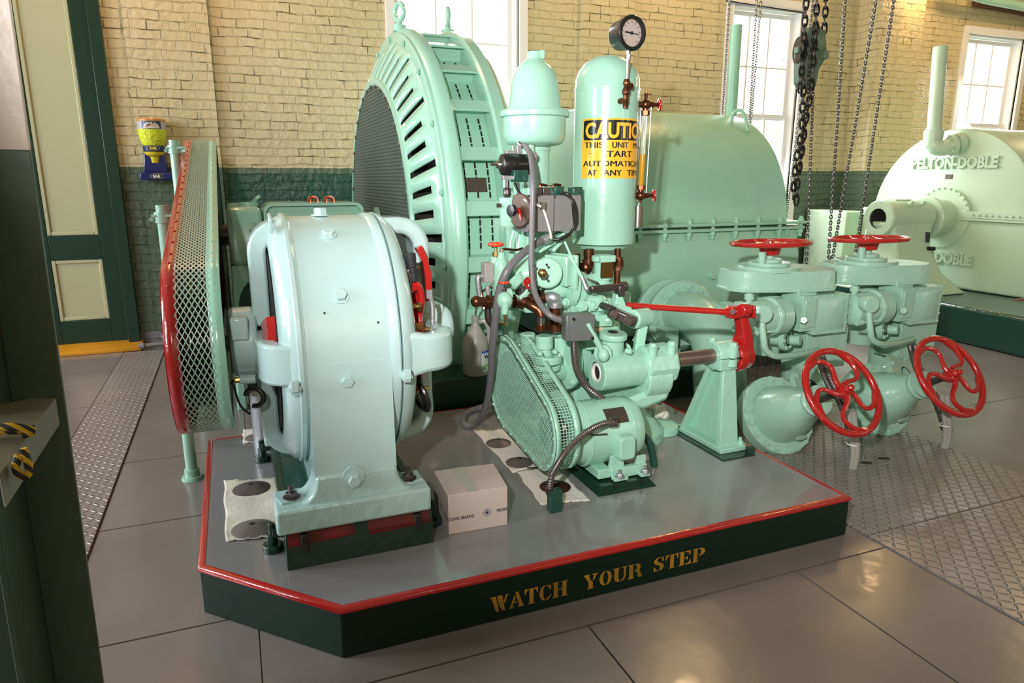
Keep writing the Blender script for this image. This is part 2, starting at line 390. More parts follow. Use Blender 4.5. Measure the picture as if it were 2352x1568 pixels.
FLOOR=floormat('grey_floor_paint',(.225,.195,.182),.24)
PLTOP=mat('plinth_top_paint',(.25,.243,.25),.22,bump=.05,bscale=5,var=.10,vscale=1.6,coat=.6)
def platemat():
    m=bpy.data.materials.new('tread_plate'); m.use_nodes=True; nt=m.node_tree; L=nt.links.new; N=nt.nodes.new; b=nt.nodes['Principled BSDF']
    tc=N('ShaderNodeTexCoord'); sep=N('ShaderNodeSeparateXYZ'); L(tc.outputs['Object'],sep.inputs[0])
    def M(op,a,c=None):
        q=N('ShaderNodeMath'); q.operation=op
        for i,x in ((0,a),(1,c)):
            if x is None: continue
            if hasattr(x,'links'): L(x,q.inputs[i])
            else: q.inputs[i].default_value=x
        return q.outputs[0]
    s=1/.034
    X=M('MULTIPLY',sep.outputs[0],s); Y=M('MULTIPLY',sep.outputs[1],s)
    u=M('SUBTRACT',M('FRACT',X),.5); v=M('SUBTRACT',M('FRACT',Y),.5)
    par=M('MODULO',M('ABSOLUTE',M('ADD',M('FLOOR',X),M('FLOOR',Y))),2.0)
    sg=M('SUBTRACT',M('MULTIPLY',M('GREATER_THAN',par,.5),2.0),1.0)
    a=M('ADD',u,M('MULTIPLY',sg,v)); c=M('SUBTRACT',u,M('MULTIPLY',sg,v))
    d=M('ADD',M('POWER',M('ABSOLUTE',M('MULTIPLY',a,1.15)),2.0),M('POWER',M('ABSOLUTE',M('MULTIPLY',c,4.0)),2.0))
    h=M('MAXIMUM',M('SUBTRACT',1.0,d),0.0)
    bp=N('ShaderNodeBump'); bp.inputs['Strength'].default_value=.9; bp.inputs['Distance'].default_value=.006; L(h,bp.inputs['Height']); L(bp.outputs[0],b.inputs['Normal'])
    ns=N('ShaderNodeTexNoise'); ns.inputs['Scale'].default_value=3; ns.inputs['Detail'].default_value=5; L(tc.outputs['Object'],ns.inputs['Vector'])
    mx=N('ShaderNodeMix'); mx.data_type='RGBA'; L(ns.outputs['Fac'],mx.inputs[0]); mx.inputs[6].default_value=(.26,.225,.205,1); mx.inputs[7].default_value=(.38,.35,.34,1); L(mx.outputs[2],b.inputs['Base Color'])
    b.inputs['Roughness'].default_value=.27; b.inputs['Metallic'].default_value=.25
    return m
TREAD=platemat()
def wovenmat():
    return mat('frosted_glass',(.95,.96,.92),.55,trans=1.0,bump=.6,bscale=18)
FROST=wovenmat()
# ================= THE ROOM =================
YW=6.58
def struct(name,mb,m,**k): return O(name,mb,m,kind='structure',**k)
# floor slab with separate poured bays (gaps are the dark seams)
XS=[-5,-2.6,-1.25,-.93]; m=MB()
m.box(-5,-3,-.30,13,YW+.3,-.012)
def bays(x0,x1,xs,ys):
    X=[x0]+xs+[x1]
    for i in range(len(X)-1):
        for j in range(len(ys)-1):
            g=.004; m.box(X[i]+g,ys[j]+g,-.02,X[i+1]-g,ys[j+1]-g,0)
YS=[-3,-1.1,.3,1.78,3.01,3.76,4.85,5.77,YW+.02]
bays(-5,-.93,[-2.9],YS)
bays(-.617,-.03,[],[-3,-.5,1.0,2.19,3.01,3.76,4.85,YW+.02])
bays(-.03,2.262,[.10,.955,1.815],[-3,0,1.727])
m.box(-.03,1.731,-.02,2.262,1.80,0)
m.box(-.03,1.80,-.02,2.262,YW+.02,-.001)
bays(2.262,13,[4.6,7.0,9.5],[-3,-.6,1.2])
bays(3.46,13,[5.2,7.0,9.5],[1.2,2.8,4.4,YW+.02])
m.box(2.262,2.86,-.02,3.456,YW+.02,0)
struct('floor',m,FLOOR)
# back wall with three window openings and a door opening
WINS=[(1.50,2.70,.92,3.30),(5.19,6.17,.92,3.24),(8.84,9.93,.92,3.20)]
m=MB(); edges=[]
DX0,DX1,DZ=-1.62,-.86,3.05
cuts=[(DX0,DX1,0,DZ)]+WINS; x=-5.2
for a,b,z0,z1 in cuts:
    m.box(x,YW,-.2,a,YW+.32,4.5)
    if z0>0: m.box(a,YW,-.2,b,YW+.32,z0)
    m.box(a,YW,z1,b,YW+.32,4.5); x=b
m.box(x,YW,-.2,13.2,YW+.32,4.5)
m.box(-.66,YW-.07,0,-.045,YW+.02,4.4)      # shallow brick pilaster beside the door
m.box(6.99,6.26,0,7.66,YW+.02,4.4)         # deep brick pilaster
m.box(3.35,YW-.045,0,3.95,YW+.02,4.4)
struct('wall_back',m,BRICK,fix=False,smooth=0)
PLAST=mat('cream_wall_paint',(.55,.47,.30),.5)
m=MB().box(-5.25,-3.2,-.2,-5.0,YW+.3,4.5); struct('wall_left',m,PLAST)
m=MB().box(13,-3.2,-.2,13.25,YW+.3,4.5); struct('wall_right',m,PLAST)
m=MB().box(-5.2,-3.25,-.2,13.2,-3.0,4.5); struct('wall_front',m,PLAST)
m=MB().box(-5.25,-3.25,4.4,13.25,YW+.35,4.6); struct('ceiling',m,mat('ceiling_boards',(.34,.32,.24),.6))
# windows
def window(n,x0,x1,z0,z1,glass,colz=None):
    root=T('window_%d'%n,'tall white-painted sash window with small panes','window',kind='structure',loc=((x0+x1)/2,YW,z0))
    fr=MB(); c=.085; y0,y1=YW-.03,YW+.02
    fr.box(x0-c,y0,z0-.04,x0,y1,z1); fr.box(x1,y0,z0-.04,x1+c,y1,z1); fr.box(x0-c,y0-.004,z1,x1+c,y1,z1+c)
    fr.box(x0-.12,y0-.06,z0-.09,x1+.12,y1,z0-.04)
    # reveal boards
    fr.box(x0,y1,z0,x0+.02,YW+.2,z1); fr.box(x1-.02,y1,z0,x1,YW+.2,z1); fr.box(x0+.02,y1,z1-.02,x1-.02,YW+.2,z1); fr.box(x0+.02,y1,z0-.04,x1-.02,YW+.2,z0)
    O('frame',fr,WIN,root,bev=.004)
    zm=2.10
    for k,(a,b,yy) in enumerate(((z0,zm+.03,YW+.09),(zm-.03,z1-.03,YW+.13))):
        s=MB(); sx0,sx1=x0+.02,x1-.02; st=.045
        s.box(sx0,yy,a,sx0+st,yy+.035,b); s.box(sx1-st,yy,a,sx1,yy+.035,b); s.box(sx0+st,yy+.002,a,sx1-st,yy+.033,a+st); s.box(sx0+st,yy+.002,b-st,sx1-st,yy+.033,b)
        w_=(sx1-sx0-2*st)/3
        for i in (1,2): s.box(sx0+st+w_*i-.009,yy+.006,a+st,sx0+st+w_*i+.009,yy+.030,b-st)
        h=(b-a)/2+a; s.box(sx0+st,yy+.008,h-.009,sx1-st,yy+.028,h+.009)
        so=O('sash',s,WIN,root)
        O('pane',MB().box(sx0+.01,yy+.016,a+.01,sx1-.01,yy+.020,b-.01),glass,so)
    return root
window(1,*WINS[0],GLASS); window(2,*WINS[1],GLASS); window(3,*WINS[2],FROST)
m=MB().tube([aY(1668,2,YW-.05),aY(1850,30,YW-.05)],.008,8,1)
O('pipe',m,BLACK,label='thin black rod across the top of the middle window',cat='rod')
# outside: overgrown bank beyond the windows
m=MB(); nx,nz=70,18; vs=[];fs=[]
for j in range(nz):
    for i in range(nx):
        xx=-6+i*.5; zz=-.6+j*.17*(1+j*.02); vs.append((xx,9.6+j*.32+.25*math.sin(i*1.7+j)+.2*random.random(),zz+.12*math.sin(i*.9)*j/6+.12*random.random()))
for j in range(nz-1):
    for i in range(nx-1): fs.append((j*nx+i,j*nx+i+1,(j+1)*nx+i+1,(j+1)*nx+i))
m.add(vs,fs); O('ground_bank',m,mat('grass_bank',(.55,.62,.34),.8,bump=1,bscale=6,var=.3,vscale=4),kind='stuff',label='pale green grassy bank seen beyond the windows',cat='grass')
# door
dy=YW+.03
d=T('door_1','dark green door with two cream panels','door',(-1.22,dy,0),kind='structure')
m=MB(); X0,X1=DX0+.05,DX1-.045
pans=[(-1.385,-1.02,.95,2.95),(-1.40,-1.04,.25,.755)]
m.box(X0,dy,.02,-1.40,dy+.05,3.0); m.box(-1.035,dy,.02,X1,dy+.05,3.0)
m.box(-1.40,dy+.001,.02,-1.035,dy+.049,.25); m.box(-1.40,dy+.001,.755,-1.035,dy+.049,.955); m.box(-1.40,dy+.001,2.95,-1.035,dy+.049,3.0)
O('door_leaf',m,DOORG,d,bev=.004)
for a,b,z0,z1 in ((-1.40,-1.035,.955,2.95),(-1.40,-1.035,.25,.755)):
    p=MB().box(a,dy+.018,z0,b,dy+.03,z1); e=.03
    p.box(a,dy+.004,z0,a+e,dy+.02,z1); p.box(b-e,dy+.004,z0,b,dy+.02,z1); p.box(a+e,dy+.006,z0,b-e,dy+.019,z0+e); p.box(a+e,dy+.006,z1-e,b-e,dy+.019,z1)
    O('door_panel',p,CREAMP,d,bev=.006)
for z in (.45,1.7,2.7): O('hinge',MB().box(-.925,dy-.012,z-.07,-.900,dy,z+.07).cyl((-.905,dy-.012,z-.07),(-.905,dy-.012,z+.07),.009,n=8),DOORG,d)
m=MB().box(DX1-.045,YW-.06,0,DX1+.045,YW+.10,3.05).box(DX0-.05,YW-.03,0,DX0+.05,YW+.10,3.05).box(DX0,YW-.03,3.0,DX1,YW+.10,3.08)
struct('trim_1',m,DOORG,bev=.004)
m=MB().prism([(YW-.20,0),(YW+.1,0),(YW+.1,.055),(YW-.03,.055),(YW-.20,.03)],'yz',-1.75,-.80)
struct('trim_2',m,SILL,bev=.006,label='worn yellow-painted door sill')
m=MB().tube([(-.80,6.40,.035),(-.55,6.44,.035),(.2,6.46,.035),(1.2,6.46,.035)],.018,10,1)
for x in (-.80,-.62,-.3): m.cyl((x-.02,6.40 if x<-.7 else 6.44,.035),(x+.02,6.40 if x<-.7 else 6.44,.035),.027,n=12)
O('floor_conduit',m,GREYP,label='grey conduit pipe lying along the wall foot beside the yellow door sill',cat='pipe')
# tread plates
m=MB().box(-.926,-2.8,-.01,-.621,6.34,.006); O('tread_plate',m,TREAD,label='long narrow tread plate strip in the floor running to the door',cat='floor plate',bev=.001)
m=MB()
for a,b in ((1.205,1.812),(1.818,2.42),(2.426,2.86)): m.box(2.268,a,-.01,3.456,b,.006)
for c,wd in (((2.887,2.371),.035),((3.018,2.379),.03)): pass
tp=O('tread_plate',m,TREAD,label='wide tread plate floor cover to the right of the plinth under the red handwheels',cat='floor plate',bev=.001)
for p in (aZ(1990,1062,.008),aZ(2030,1052,.008)):
    O('lifting_slot',MB().obox(p,.05,.018,.004,ax=(.9,-.4,0)),DARK,tp)
# steel column at the left edge of the view
cx=-.345; cy=1.5
col=T('steel_column','painted steel column at the left edge, cream above and dark green below','column',(cx-.12,cy+.1,0))
def colpiece(nm,x0,x1,y0,y1):
    O(nm,MB().box(x0,y0,0,x1,y1,1.452),COLG,col,bev=.002); O(nm,MB().box(x0,y0,1.452,x1,y1,4.4),COLC,col,bev=.002)
colpiece('flange',cx-.085,cx,cy,cy+.012)
colpiece('web',cx-.098,cx-.086,cy-.16,cy+.22)
colpiece('side_plate',cx-.30,cx-.1,cy-.0,cy+.03)
m=MB()
for z in (.28,.95): 
    m.cut(); m.box(cx-.06,cy-.016,z-.012,cx-.038,cy,z+.012)
for z in (.35,.93,1.55): m.cut(); m.ball((cx-.125,cy-.002,z),.014,10)
O('bolt_head',m,COLG,col)
O('square_bolt',MB().box(cx-.062,cy-.008,1.53,cx-.040,cy,1.552),COLC,col,bev=.001)
col.rotation_euler=(0,math.radians(.85),0)
# ledge plate bolted to the column, a looped rope on it
P=lambda u,v,y: aY(u,v,y)
a=P(128,914,1.42); zl=a.z
led=T('angle_ledge','olive-green steel angle ledge bolted across the column at the left edge','ledge',(a.x-.1,a.y,zl))
b=aZ(0,1088,zl); c_=aZ(0,1000,zl); d_=aZ(70,915,zl)
m=MB(); poly=[(a.x,a.y),(d_.x,d_.y),(c_.x-.25,c_.y+.1),(b.x-.25,b.y-.12),(b.x,b.y)]
m.prism(poly,'xy',zl-.006,zl); m.prism([(a.x,a.y),(b.x,b.y),(b.x-.004,b.y+.006),(a.x-.008,a.y+.002)],'xy',zl-.05,zl)
m.box(cx-.30,cy-.004,zl,cx-.09,cy,zl+.07)
O('ledge_plate',m,mat('olive_steel',(.16,.15,.09),.4,bump=.1),led,bev=.001)
# rope
r1=aZ(85,987,zl+.012)
m=MB(); 
pts=[aZ(-60,1000,zl+.012),aZ(-10,990,zl+.012),aZ(40,988,zl+.014),aZ(80,984,zl+.012)]
m.tube(pts,.0065,8,4); m.cut(); m.tube([aZ(-30,985,zl+.022),aZ(30,980,zl+.024),aZ(75,990,zl+.014),aZ(50,998,zl+.012)],.0065,8,4)
yr=r1.y-.10
m.tube([P(44,1045,yr),P(36,1070,yr),P(42,1088,yr),P(55,1094,yr),P(66,1085,yr),P(64,1062,yr),P(52,1030,yr)],.0055,8,5)
rp_=T('rope','yellow and black braided rope looped over the ledge at the left edge','rope',pts[0])
n_=m.k[0][0]; f_=m.k[0][1]
q=MB(); q.v=m.v[:n_]; q.f=m.f[:f_]; O('strand',q,ROPEY,rp_)
n2=n_+len(MB().tube([aZ(-30,985,zl+.022),aZ(30,980,zl+.024),aZ(75,990,zl+.014),aZ(50,998,zl+.012)],.0065,8,4).v); f2_=f_+len(MB().tube([aZ(-30,985,zl+.022),aZ(30,980,zl+.024),aZ(75,990,zl+.014),aZ(50,998,zl+.012)],.0065,8,4).f)
q=MB(); q.v=m.v[n_:n2]; q.f=[tuple(i-n_ for i in f) for f in m.f[f_:f2_]]; O('strand',q,ROPEY,rp_)
q=MB(); q.v=m.v[n2:]; q.f=[tuple(i-n2 for i in f) for f in m.f[f2_:]]; O('hanging_loop',q,ROPEY,rp_)
# ear-plug dispenser on the pilaster
ex,ey=-.538,YW-.083
disp=T('earplug_dispenser','wall-mounted earplug dispenser, yellow plugs in a clear bowl on a navy stand','dispenser',(ex,ey,1.38))
yc=ey-.10
m=MB().prism([(ex-.115,1.395),(ex+.125,1.395),(ex+.118,1.455),(ex-.108,1.455)],'xz',yc-.09,ey+.01); m.prism([(ex-.085,1.455),(ex+.09,1.455),(ex+.075,1.60),(ex-.07,1.60)],'xz',yc-.03,ey+.01)
m.cyl((ex+.004,yc,1.615),(ex+.004,yc,1.662),.078,.082,n=28); m.box(ex-.06,yc,1.59,ex+.068,ey+.01,1.66)
O('stand',m,NAVY,disp,bev=.008)
O('bowl',MB().lathe((ex+.004,yc,1.662),(0,0,1),[(0,0),(0,.072),(.02,.084),(.05,.093),(.10,.102),(.126,.104),(.126,0)],28),FOAM,disp)
O('lid',MB().lathe((ex+.004,yc,1.846),(0,0,1),[(0,0),(0,.104),(.012,.105),(.022,.099),(.028,0)],28),AMBER,disp,bev=.002)
O('chute',MB().lathe((ex+.004,yc-.005,1.53),(0,0,1),[(0,0),(0,.034),(.045,.040),(.062,.068),(.085,.074),(.085,0)],24),YPLAS,disp)
O('label_band',MB().lathe((ex+.004,yc,1.788),(0,0,1),[(0,.1045),(.058,.1056)],28),mat('label_grey',(.42,.41,.40),.4),disp)
# arc centred towards the room (-y)
def arc(mb,z0,z1,r,a,bnd,n=16):
    vs=[];fs=[]
    for i in range(n+1):
        g=-PI/2+a+(bnd-a)*i/n
        for z in (z0,z1): vs.append((ex+.004+r*math.cos(g),yc+r*math.sin(g),z))
    for i in range(n): fs.append((2*i,2*i+2,2*i+3,2*i+1))
    return mb.add(vs,fs)
O('label_back',arc(MB(),1.789,1.845,.1066,-.62,.75),NAVY,disp)
vs=[];fs=[]; n=24; c0=.065
for i in range(n+1):
    q=-1+2*i/n; aa=-PI/2+c0+.58*q
    for z in (1.7915,1.7915+.048*max(0,1-q*q)**.5): vs.append((ex+.004+.1078*math.cos(aa),yc+.1078*math.sin(aa),z))
for i in range(n): fs.append((2*i,2*i+2,2*i+3,2*i+1))
O('label_front',MB().add(vs,fs),mat('label_white',(.62,.58,.54),.4),disp)
def oval(cxx,yy,zz,w_,h_,nm,txt,col):
    vs=[(cxx+w_*math.cos(2*PI*i/24),yy,zz+h_*math.sin(2*PI*i/24)) for i in range(24)]; fs=[tuple(range(24))]
    O(nm,MB().add(vs,fs),mat('badge_rim',(.35,.33,.28),.4),disp,fix=False,smooth=0)
    vs=[(cxx+w_*.9*math.cos(2*PI*i/24),yy-.001,zz+h_*.85*math.sin(2*PI*i/24)) for i in range(24)]
    O(nm,MB().add(vs,fs),SBLK,disp,fix=False,smooth=0)
    t=MB(); put_text(t,txt,(cxx,yy-.002,zz-h_*.42),(1,0,0),(0,0,1),h_*.85,width=w_*1.15,bold=.002,center=True); O('lettering',t,col,disp,fix=False,smooth=0)
WT=mat('white_print',(.7,.68,.66),.5)
oval(ex+.008,yc-.0925,1.425,.046,.021,'badge','E·A·R',WT)
oval(ex+.006,yc-.0815,1.64,.048,.017,'badge','EAR',mat('yellow_print',(.6,.5,.1),.5))
oval(ex+.012,yc-.1092,1.832,.02,.008,'badge','E·A·R',WT)
t=MB(); put_text(t,'soft',(ex-.022,yc-.1085,1.811),(1,0,0),(0,0,1),.012,bold=.001); O('lettering',t,INK,disp,fix=False,smooth=0)
t=MB(); put_text(t,'neons',(ex+.006,yc-.1087,1.811),(1,0,0),(0,0,1),.011,bold=.001); t.box(ex-.034,yc-.1087,1.799,ex-.012,yc-.1083,1.806); O('lettering',t,mat('orange_print',(.75,.25,.05),.5),disp,fix=False,smooth=0)
# overhead pipe, top right
m=MB().tube([(8.05,6.3,4.38),aY(2170,-24,6.3),aY(2262,-2,6.3),aY(2400,24,6.3),(13,6.3,3.43)],.055,14,1); O('overhead_pipe',m,VALV,label='green pipe high along the back wall at the top right',cat='pipe')
m=MB().tube([aY(2240,6,6.5),aY(2330,22,6.5),aY(2430,46,6.5),(13,6.5,3.37)],.05,8,1); O('roof_beam',m,mat('rust_brown',(.09,.035,.015),.7),label='rusty brown beam just behind the green overhead pipe',cat='beam')
# wall lamp above the frame
wl=T('wall_lamp','glowing bulb on the deep brick pilaster at the top right','lamp',(7.35,6.20,3.50))
O('bulb',MB().ball((7.34,6.10,3.46),.07,14),mat('bulb_glow',(1,.8,.5),.3,emit=((1,.72,.38),12)),wl)
O('lamp_base',MB().cyl((7.34,6.10,3.53),(7.34,6.10,3.66),.05,n=14).cyl((7.34,6.10,3.6),(7.34,6.27,3.6),.012,n=8),BLACK,wl)
# ================= PLINTH =================
PX0,PX1,PY0,PY1,PZ=-.20,2.20,1.855,3.485,.168
pl=T('concrete_plinth','low dark green plinth with grey top and red painted edge','plinth',(1,2.6,0))
cor=[(.197,PY0),(PX1,PY0),(PX1,PY1),(PX0,PY1),(PX0,2.26)]
cor=[(PX0,2.26),(.197,PY0),(PX1,PY0),(PX1,PY1),(PX0,PY1)]
def inset(c,d):
    n=len(c); out=[]
    for i in range(n):
        p0,p1,p2=V(c[i-1]),V(c[i]),V(c[(i+1)%n]); a=(p1-p0).normalized(); b=(p2-p1).normalized()
        na=V((-a.y,a.x)); nb=V((-b.y,b.x)); k=(na+nb)/(1+na.dot(nb)); out.append(tuple(p1+k*d))
    return out
O('side_faces',MB().prism([tuple(V(c)) for c in inset(cor,.004)],'xy',0,PZ-.012),PLSIDE,pl,bev=.003)
ins=inset(cor,.021)
O('top_surface',MB().prism(ins,'xy',.10,PZ),PLTOP,pl)
m=MB(); n=5
prof=[(-.0,-.016),(-.002,-.006),(.004,.0005),(.021,.0012),(.023,-.004)]
rings=[inset(cor,max(.0001,d) if d>0 else d) for d,_ in prof]
vs=[(p[0],p[1],PZ+prof[k][1]) for k in range(n) for p in rings[k]]
fs=[(k*5+i,k*5+(i+1)%5,(k+1)*5+(i+1)%5,(k+1)*5+i) for k in range(n-1) for i in range(5)]
O('red_edge',MB().add(vs,fs),RED,pl,smooth=60)
# stencilled lettering: polygons in a unit em, cap height 1
ST={
'W':(1.15,[[(0,1),(.36,1),(.56,0),(.42,0),(.30,.16),(.10,.88),(0,.93)],[(.44,1),(.78,1),(.96,.0),(.80,0),(.58,.35)],[(.86,.55),(1.0,1.0),(1.18,1.0),(1.18,.94),(1.10,.9),(.98,.42)]]),
'A':(1.0,[[(.44,1),(.62,1),(.96,.08),(1.02,.06),(1.02,0),(.62,0),(.62,.06),(.70,.08),(.50,.72)],[(.38,.86),(.46,.66),(.22,.08),(.32,.06),(.32,0),(0,0),(0,.06),(.08,.08)],[(.34,.30),(.56,.30),(.54,.40),(.36,.40)]]),
'T':(.92,[[(.33,.93),(.33,.07),(.24,.05),(.24,0),(.70,0),(.70,.05),(.61,.07),(.61,.93),(.56,1),(.38,1)],[(0,1),(.28,1),(.28,.92),(.17,.90),(.06,.64),(0,.64)],[(.92,1),(.66,1),(.66,.92),(.77,.90),(.87,.64),(.92,.64)]]),
'C':(.88,[[(.42,1),(.30,.98),(.12,.82),(.03,.5),(.12,.18),(.30,.02),(.42,0),(.42,.08),(.33,.2),(.31,.5),(.33,.8),(.42,.92)],[(.50,1),(.62,.97),(.72,.90),(.80,.98),(.84,.98),(.84,.62),(.78,.62),(.68,.82),(.50,.92)],[(.50,0),(.66,.03),(.80,.16),(.88,.34),(.82,.36),(.70,.18),(.50,.08)]]),
'H':(1.08,[[(0,1),(.46,1),(.46,.95),(.38,.92),(.38,.08),(.46,.05),(.46,0),(0,0),(0,.05),(.09,.08),(.09,.92),(0,.95)],[(.62,1),(1.08,1),(1.08,.95),(.99,.92),(.99,.08),(1.08,.05),(1.08,0),(.62,0),(.62,.05),(.70,.08),(.70,.92),(.62,.95)],[(.42,.44),(.50,.47),(.50,.54),(.42,.57)],[(.66,.44),(.58,.47),(.58,.54),(.66,.57)]]),
'Y':(1.0,[[(.34,.44),(.34,.07),(.25,.05),(.25,0),(.72,0),(.72,.05),(.63,.07),(.63,.46),(.46,.62),(.36,.94),(.42,.96),(.42,1),(0,1),(0,.95),(.06,.93)],[(.56,1),(.98,1),(.98,.95),(.90,.93),(.68,.54),(.62,.62),(.72,.93),(.56,.95)]]),
'O':(.92,[[(.42,1),(.28,.97),(.10,.80),(.02,.5),(.10,.2),(.28,.03),(.42,0),(.42,.08),(.32,.2),(.29,.5),(.32,.8),(.42,.92)],[(.50,1),(.64,.97),(.82,.80),(.90,.5),(.82,.2),(.64,.03),(.50,0),(.50,.08),(.60,.2),(.63,.5),(.60,.8),(.50,.92)]]),
'U':(1.0,[[(0,1),(.46,1),(.46,.95),(.38,.92),(.38,.25),(.46,.10),(.46,0),(.30,.02),(.14,.12),(.09,.3),(.09,.92),(0,.95)],[(.62,1),(.98,1),(.98,.95),(.90,.92),(.90,.3),(.80,.08),(.54,0),(.54,.08),(.70,.16),(.76,.34),(.76,.92),(.62,.95)]]),
'R':(1.05,[[(0,1),(.42,1),(.38,.92),(.38,.08),(.46,.05),(.46,0),(0,0),(0,.05),(.09,.08),(.09,.92),(0,.95)],[(.50,1),(.74,.97),(.90,.84),(.90,.66),(.80,.54),(.90,.42),(.94,.14),(1.06,.10),(1.0,.01),(.84,0),(.70,.08),(.66,.40),(.50,.46),(.50,.54),(.60,.60),(.62,.86),(.50,.92)]]),
'S':(.82,[[(.62,.96),(.44,1),(.20,.97),(.04,.82),(.04,.64),(.16,.5),(.40,.40),(.50,.28),(.44,.12),(.50,.02),(.68,.12),(.76,.28),(.72,.46),(.56,.58),(.34,.68),(.28,.80),(.34,.92),(.50,.94)],[(.66,1),(.72,1),(.72,.68),(.66,.68),(.56,.86)],[(.02,0),(.10,0),(.18,.06),(.38,.0),(.38,.06),(.24,.12),(.10,.34),(.02,.34)]]),
'E':(.95,[[(0,1),(.42,1),(.38,.92),(.38,.08),(.42,0),(0,0),(0,.05),(.09,.08),(.09,.92),(0,.95)],[(.48,1),(.86,1),(.86,.68),(.80,.68),(.70,.88),(.48,.92)],[(.48,0),(.90,0),(.90,.34),(.84,.34),(.72,.12),(.48,.08)],[(.44,.46),(.56,.46),(.64,.36),(.68,.36),(.68,.64),(.64,.64),(.56,.54),(.44,.54)]]),
'P':(.98,[[(0,1),(.42,1),(.38,.92),(.38,.08),(.46,.05),(.46,0),(0,0),(0,.05),(.09,.08),(.09,.92),(0,.95)],[(.50,1),(.76,.97),(.94,.82),(.94,.60),(.78,.46),(.50,.42),(.50,.50),(.62,.56),(.66,.72),(.62,.88),(.50,.92)]]),
}
m=MB()
for wd,x0,x1,zb,zt in (('WATCH',.668,.945,.0335,.0905),('YOUR',1.005,1.238,.036,.091),('STEP',1.283,1.505,.040,.095)):
    tot=sum(ST[c][0] for c in wd)+.06*(len(wd)-1); k=(x1-x0)/tot; x=x0; m.cut()
    for c in wd:
        for pg in ST[c][1]: m.add([(x+p[0]*k,PY0+.0025,zb+(zt-zb)*p[1]) for p in pg],[tuple(range(len(pg)))])
        x+=(ST[c][0]+.06)*k
O('stencilled_word',m,STENC,pl,fix=False,smooth=0)
# ================= EXCITER (foreground machine) =================
ey0,ez0,ER=2.62,.83,.445
ex_=T('exciter_generator','large pale mint belt-driven exciter machine standing on the front left of the plinth','machine',(.31,ey0,PZ))
# yoke ring with rims
O('yoke',MB().lathe((0,ey0,ez0),(1,0,0),[(.174,.36),(.174,.44),(.178,ER-.002),(.445,ER-.002),(.45,.447),(.45,.36),(.17,.36)],72),EXC,ex_,bev=.002)
O('rim_band',MB().lathe((0,ey0,ez0),(1,0,0),[(.150,.40),(.150,.442),(.154,.455),(.168,.455),(.172,.449),(.180,.4455),(.180,.40)],72),EXC,ex_,bev=.002)
O('rim_band',MB().lathe((0,ey0,ez0),(1,0,0),[(.445,.40),(.445,.447),(.452,.451),(.474,.451),(.480,.445),(.480,.40)],72),EXC,ex_)
O('end_ring',MB().lathe((0,ey0,ez0),(1,0,0),[(.484,.36),(.484,.452),(.500,.450),(.530,.425),(.545,.385),(.545,.36),(.484,.36)],72),EXC,ex_)
O('end_ring',MB().lathe((0,ey0,ez0),(1,0,0),[(.152,.36),(.152,.446),(.138,.441),(.118,.420),(.104,.385),(.104,.35),(.152,.36)],72),EXC,ex_)
def armset(xr,xo,sgn,nm='bracket_arm'):
    for k,(ang,hw) in enumerate(((PI/2,.075),(PI,.066),(-PI/2,.075),(0,.066))):
        rd=V((0,math.cos(ang),math.sin(ang))); wd=V((0,-math.sin(ang),math.cos(ang)))
        R=.405; pts=[]; c=.085
        pts.append(V((xr,ey0,ez0))+rd*R)
        pts.append(V((xo-sgn*c,ey0,ez0))+rd*R)
        for i in range(1,6):
            a=PI/2*i/6; pts.append(V((xo-sgn*c+sgn*c*math.sin(a),ey0,ez0))+rd*(R-c+c*math.cos(a)))
        pts.append(V((xo,ey0,ez0))+rd*(R-c)); pts.append(V((xo,ey0,ez0))+rd*.25); pts.append(V((xo,ey0,ez0))+rd*.06)
        ws=[hw*1.25,hw]+[hw]*5+[hw,hw*.85,hw*.75]
        O(nm,MB().sweep(pts,wd,ws,[.030]*len(pts)),EXC,ex_,bev=.016)
armset(.50,.655,1); armset(.165,.068,-1)
O('bearing',MB().cyl((.60,ey0,ez0),(.78,ey0,ez0),.082,.078,28,bev=.02).box(.66,ey0-.05,ez0+.04,.74,ey0+.05,ez0+.095),EXC,ex_,bev=.008)
O('bearing',MB().cyl((-.047,ey0,ez0),(.05,ey0,ez0),.125,n=32,bev=.012).box(-.04,ey0-.135,ez0+.03,.02,ey0-.08,ez0+.11),EXC,ex_,bev=.008)
O('oil_cup',MB().cyl((-.02,ey0-.155,ez0-.10),(.03,ey0-.165,ez0-.10),.016,n=10),EXC,ex_)
O('drain_union',MB().lathe((-.040,ey0-.155,ez0-.10),(1,0,0),[(0,0),(0,.011),(.018,.011),(.018,.015),(.034,.015),(.034,.011),(.045,.011),(.045,0)],10),BRASS,ex_)
O('drain_pipe',MB().tube([(-.040,ey0-.155,ez0-.10),(-.050,ey0-.15,ez0-.112),(-.045,ey0-.12,ez0-.125),(-.03,ey0-.12,ez0-.20),(.0,ey0-.12,ez0-.24)],.004,8).torus((.02,ey0-.15,ez0-.17),(.5,1,0),.032,.009,n=20,a0=.2,a1=5),BLACK,ex_)
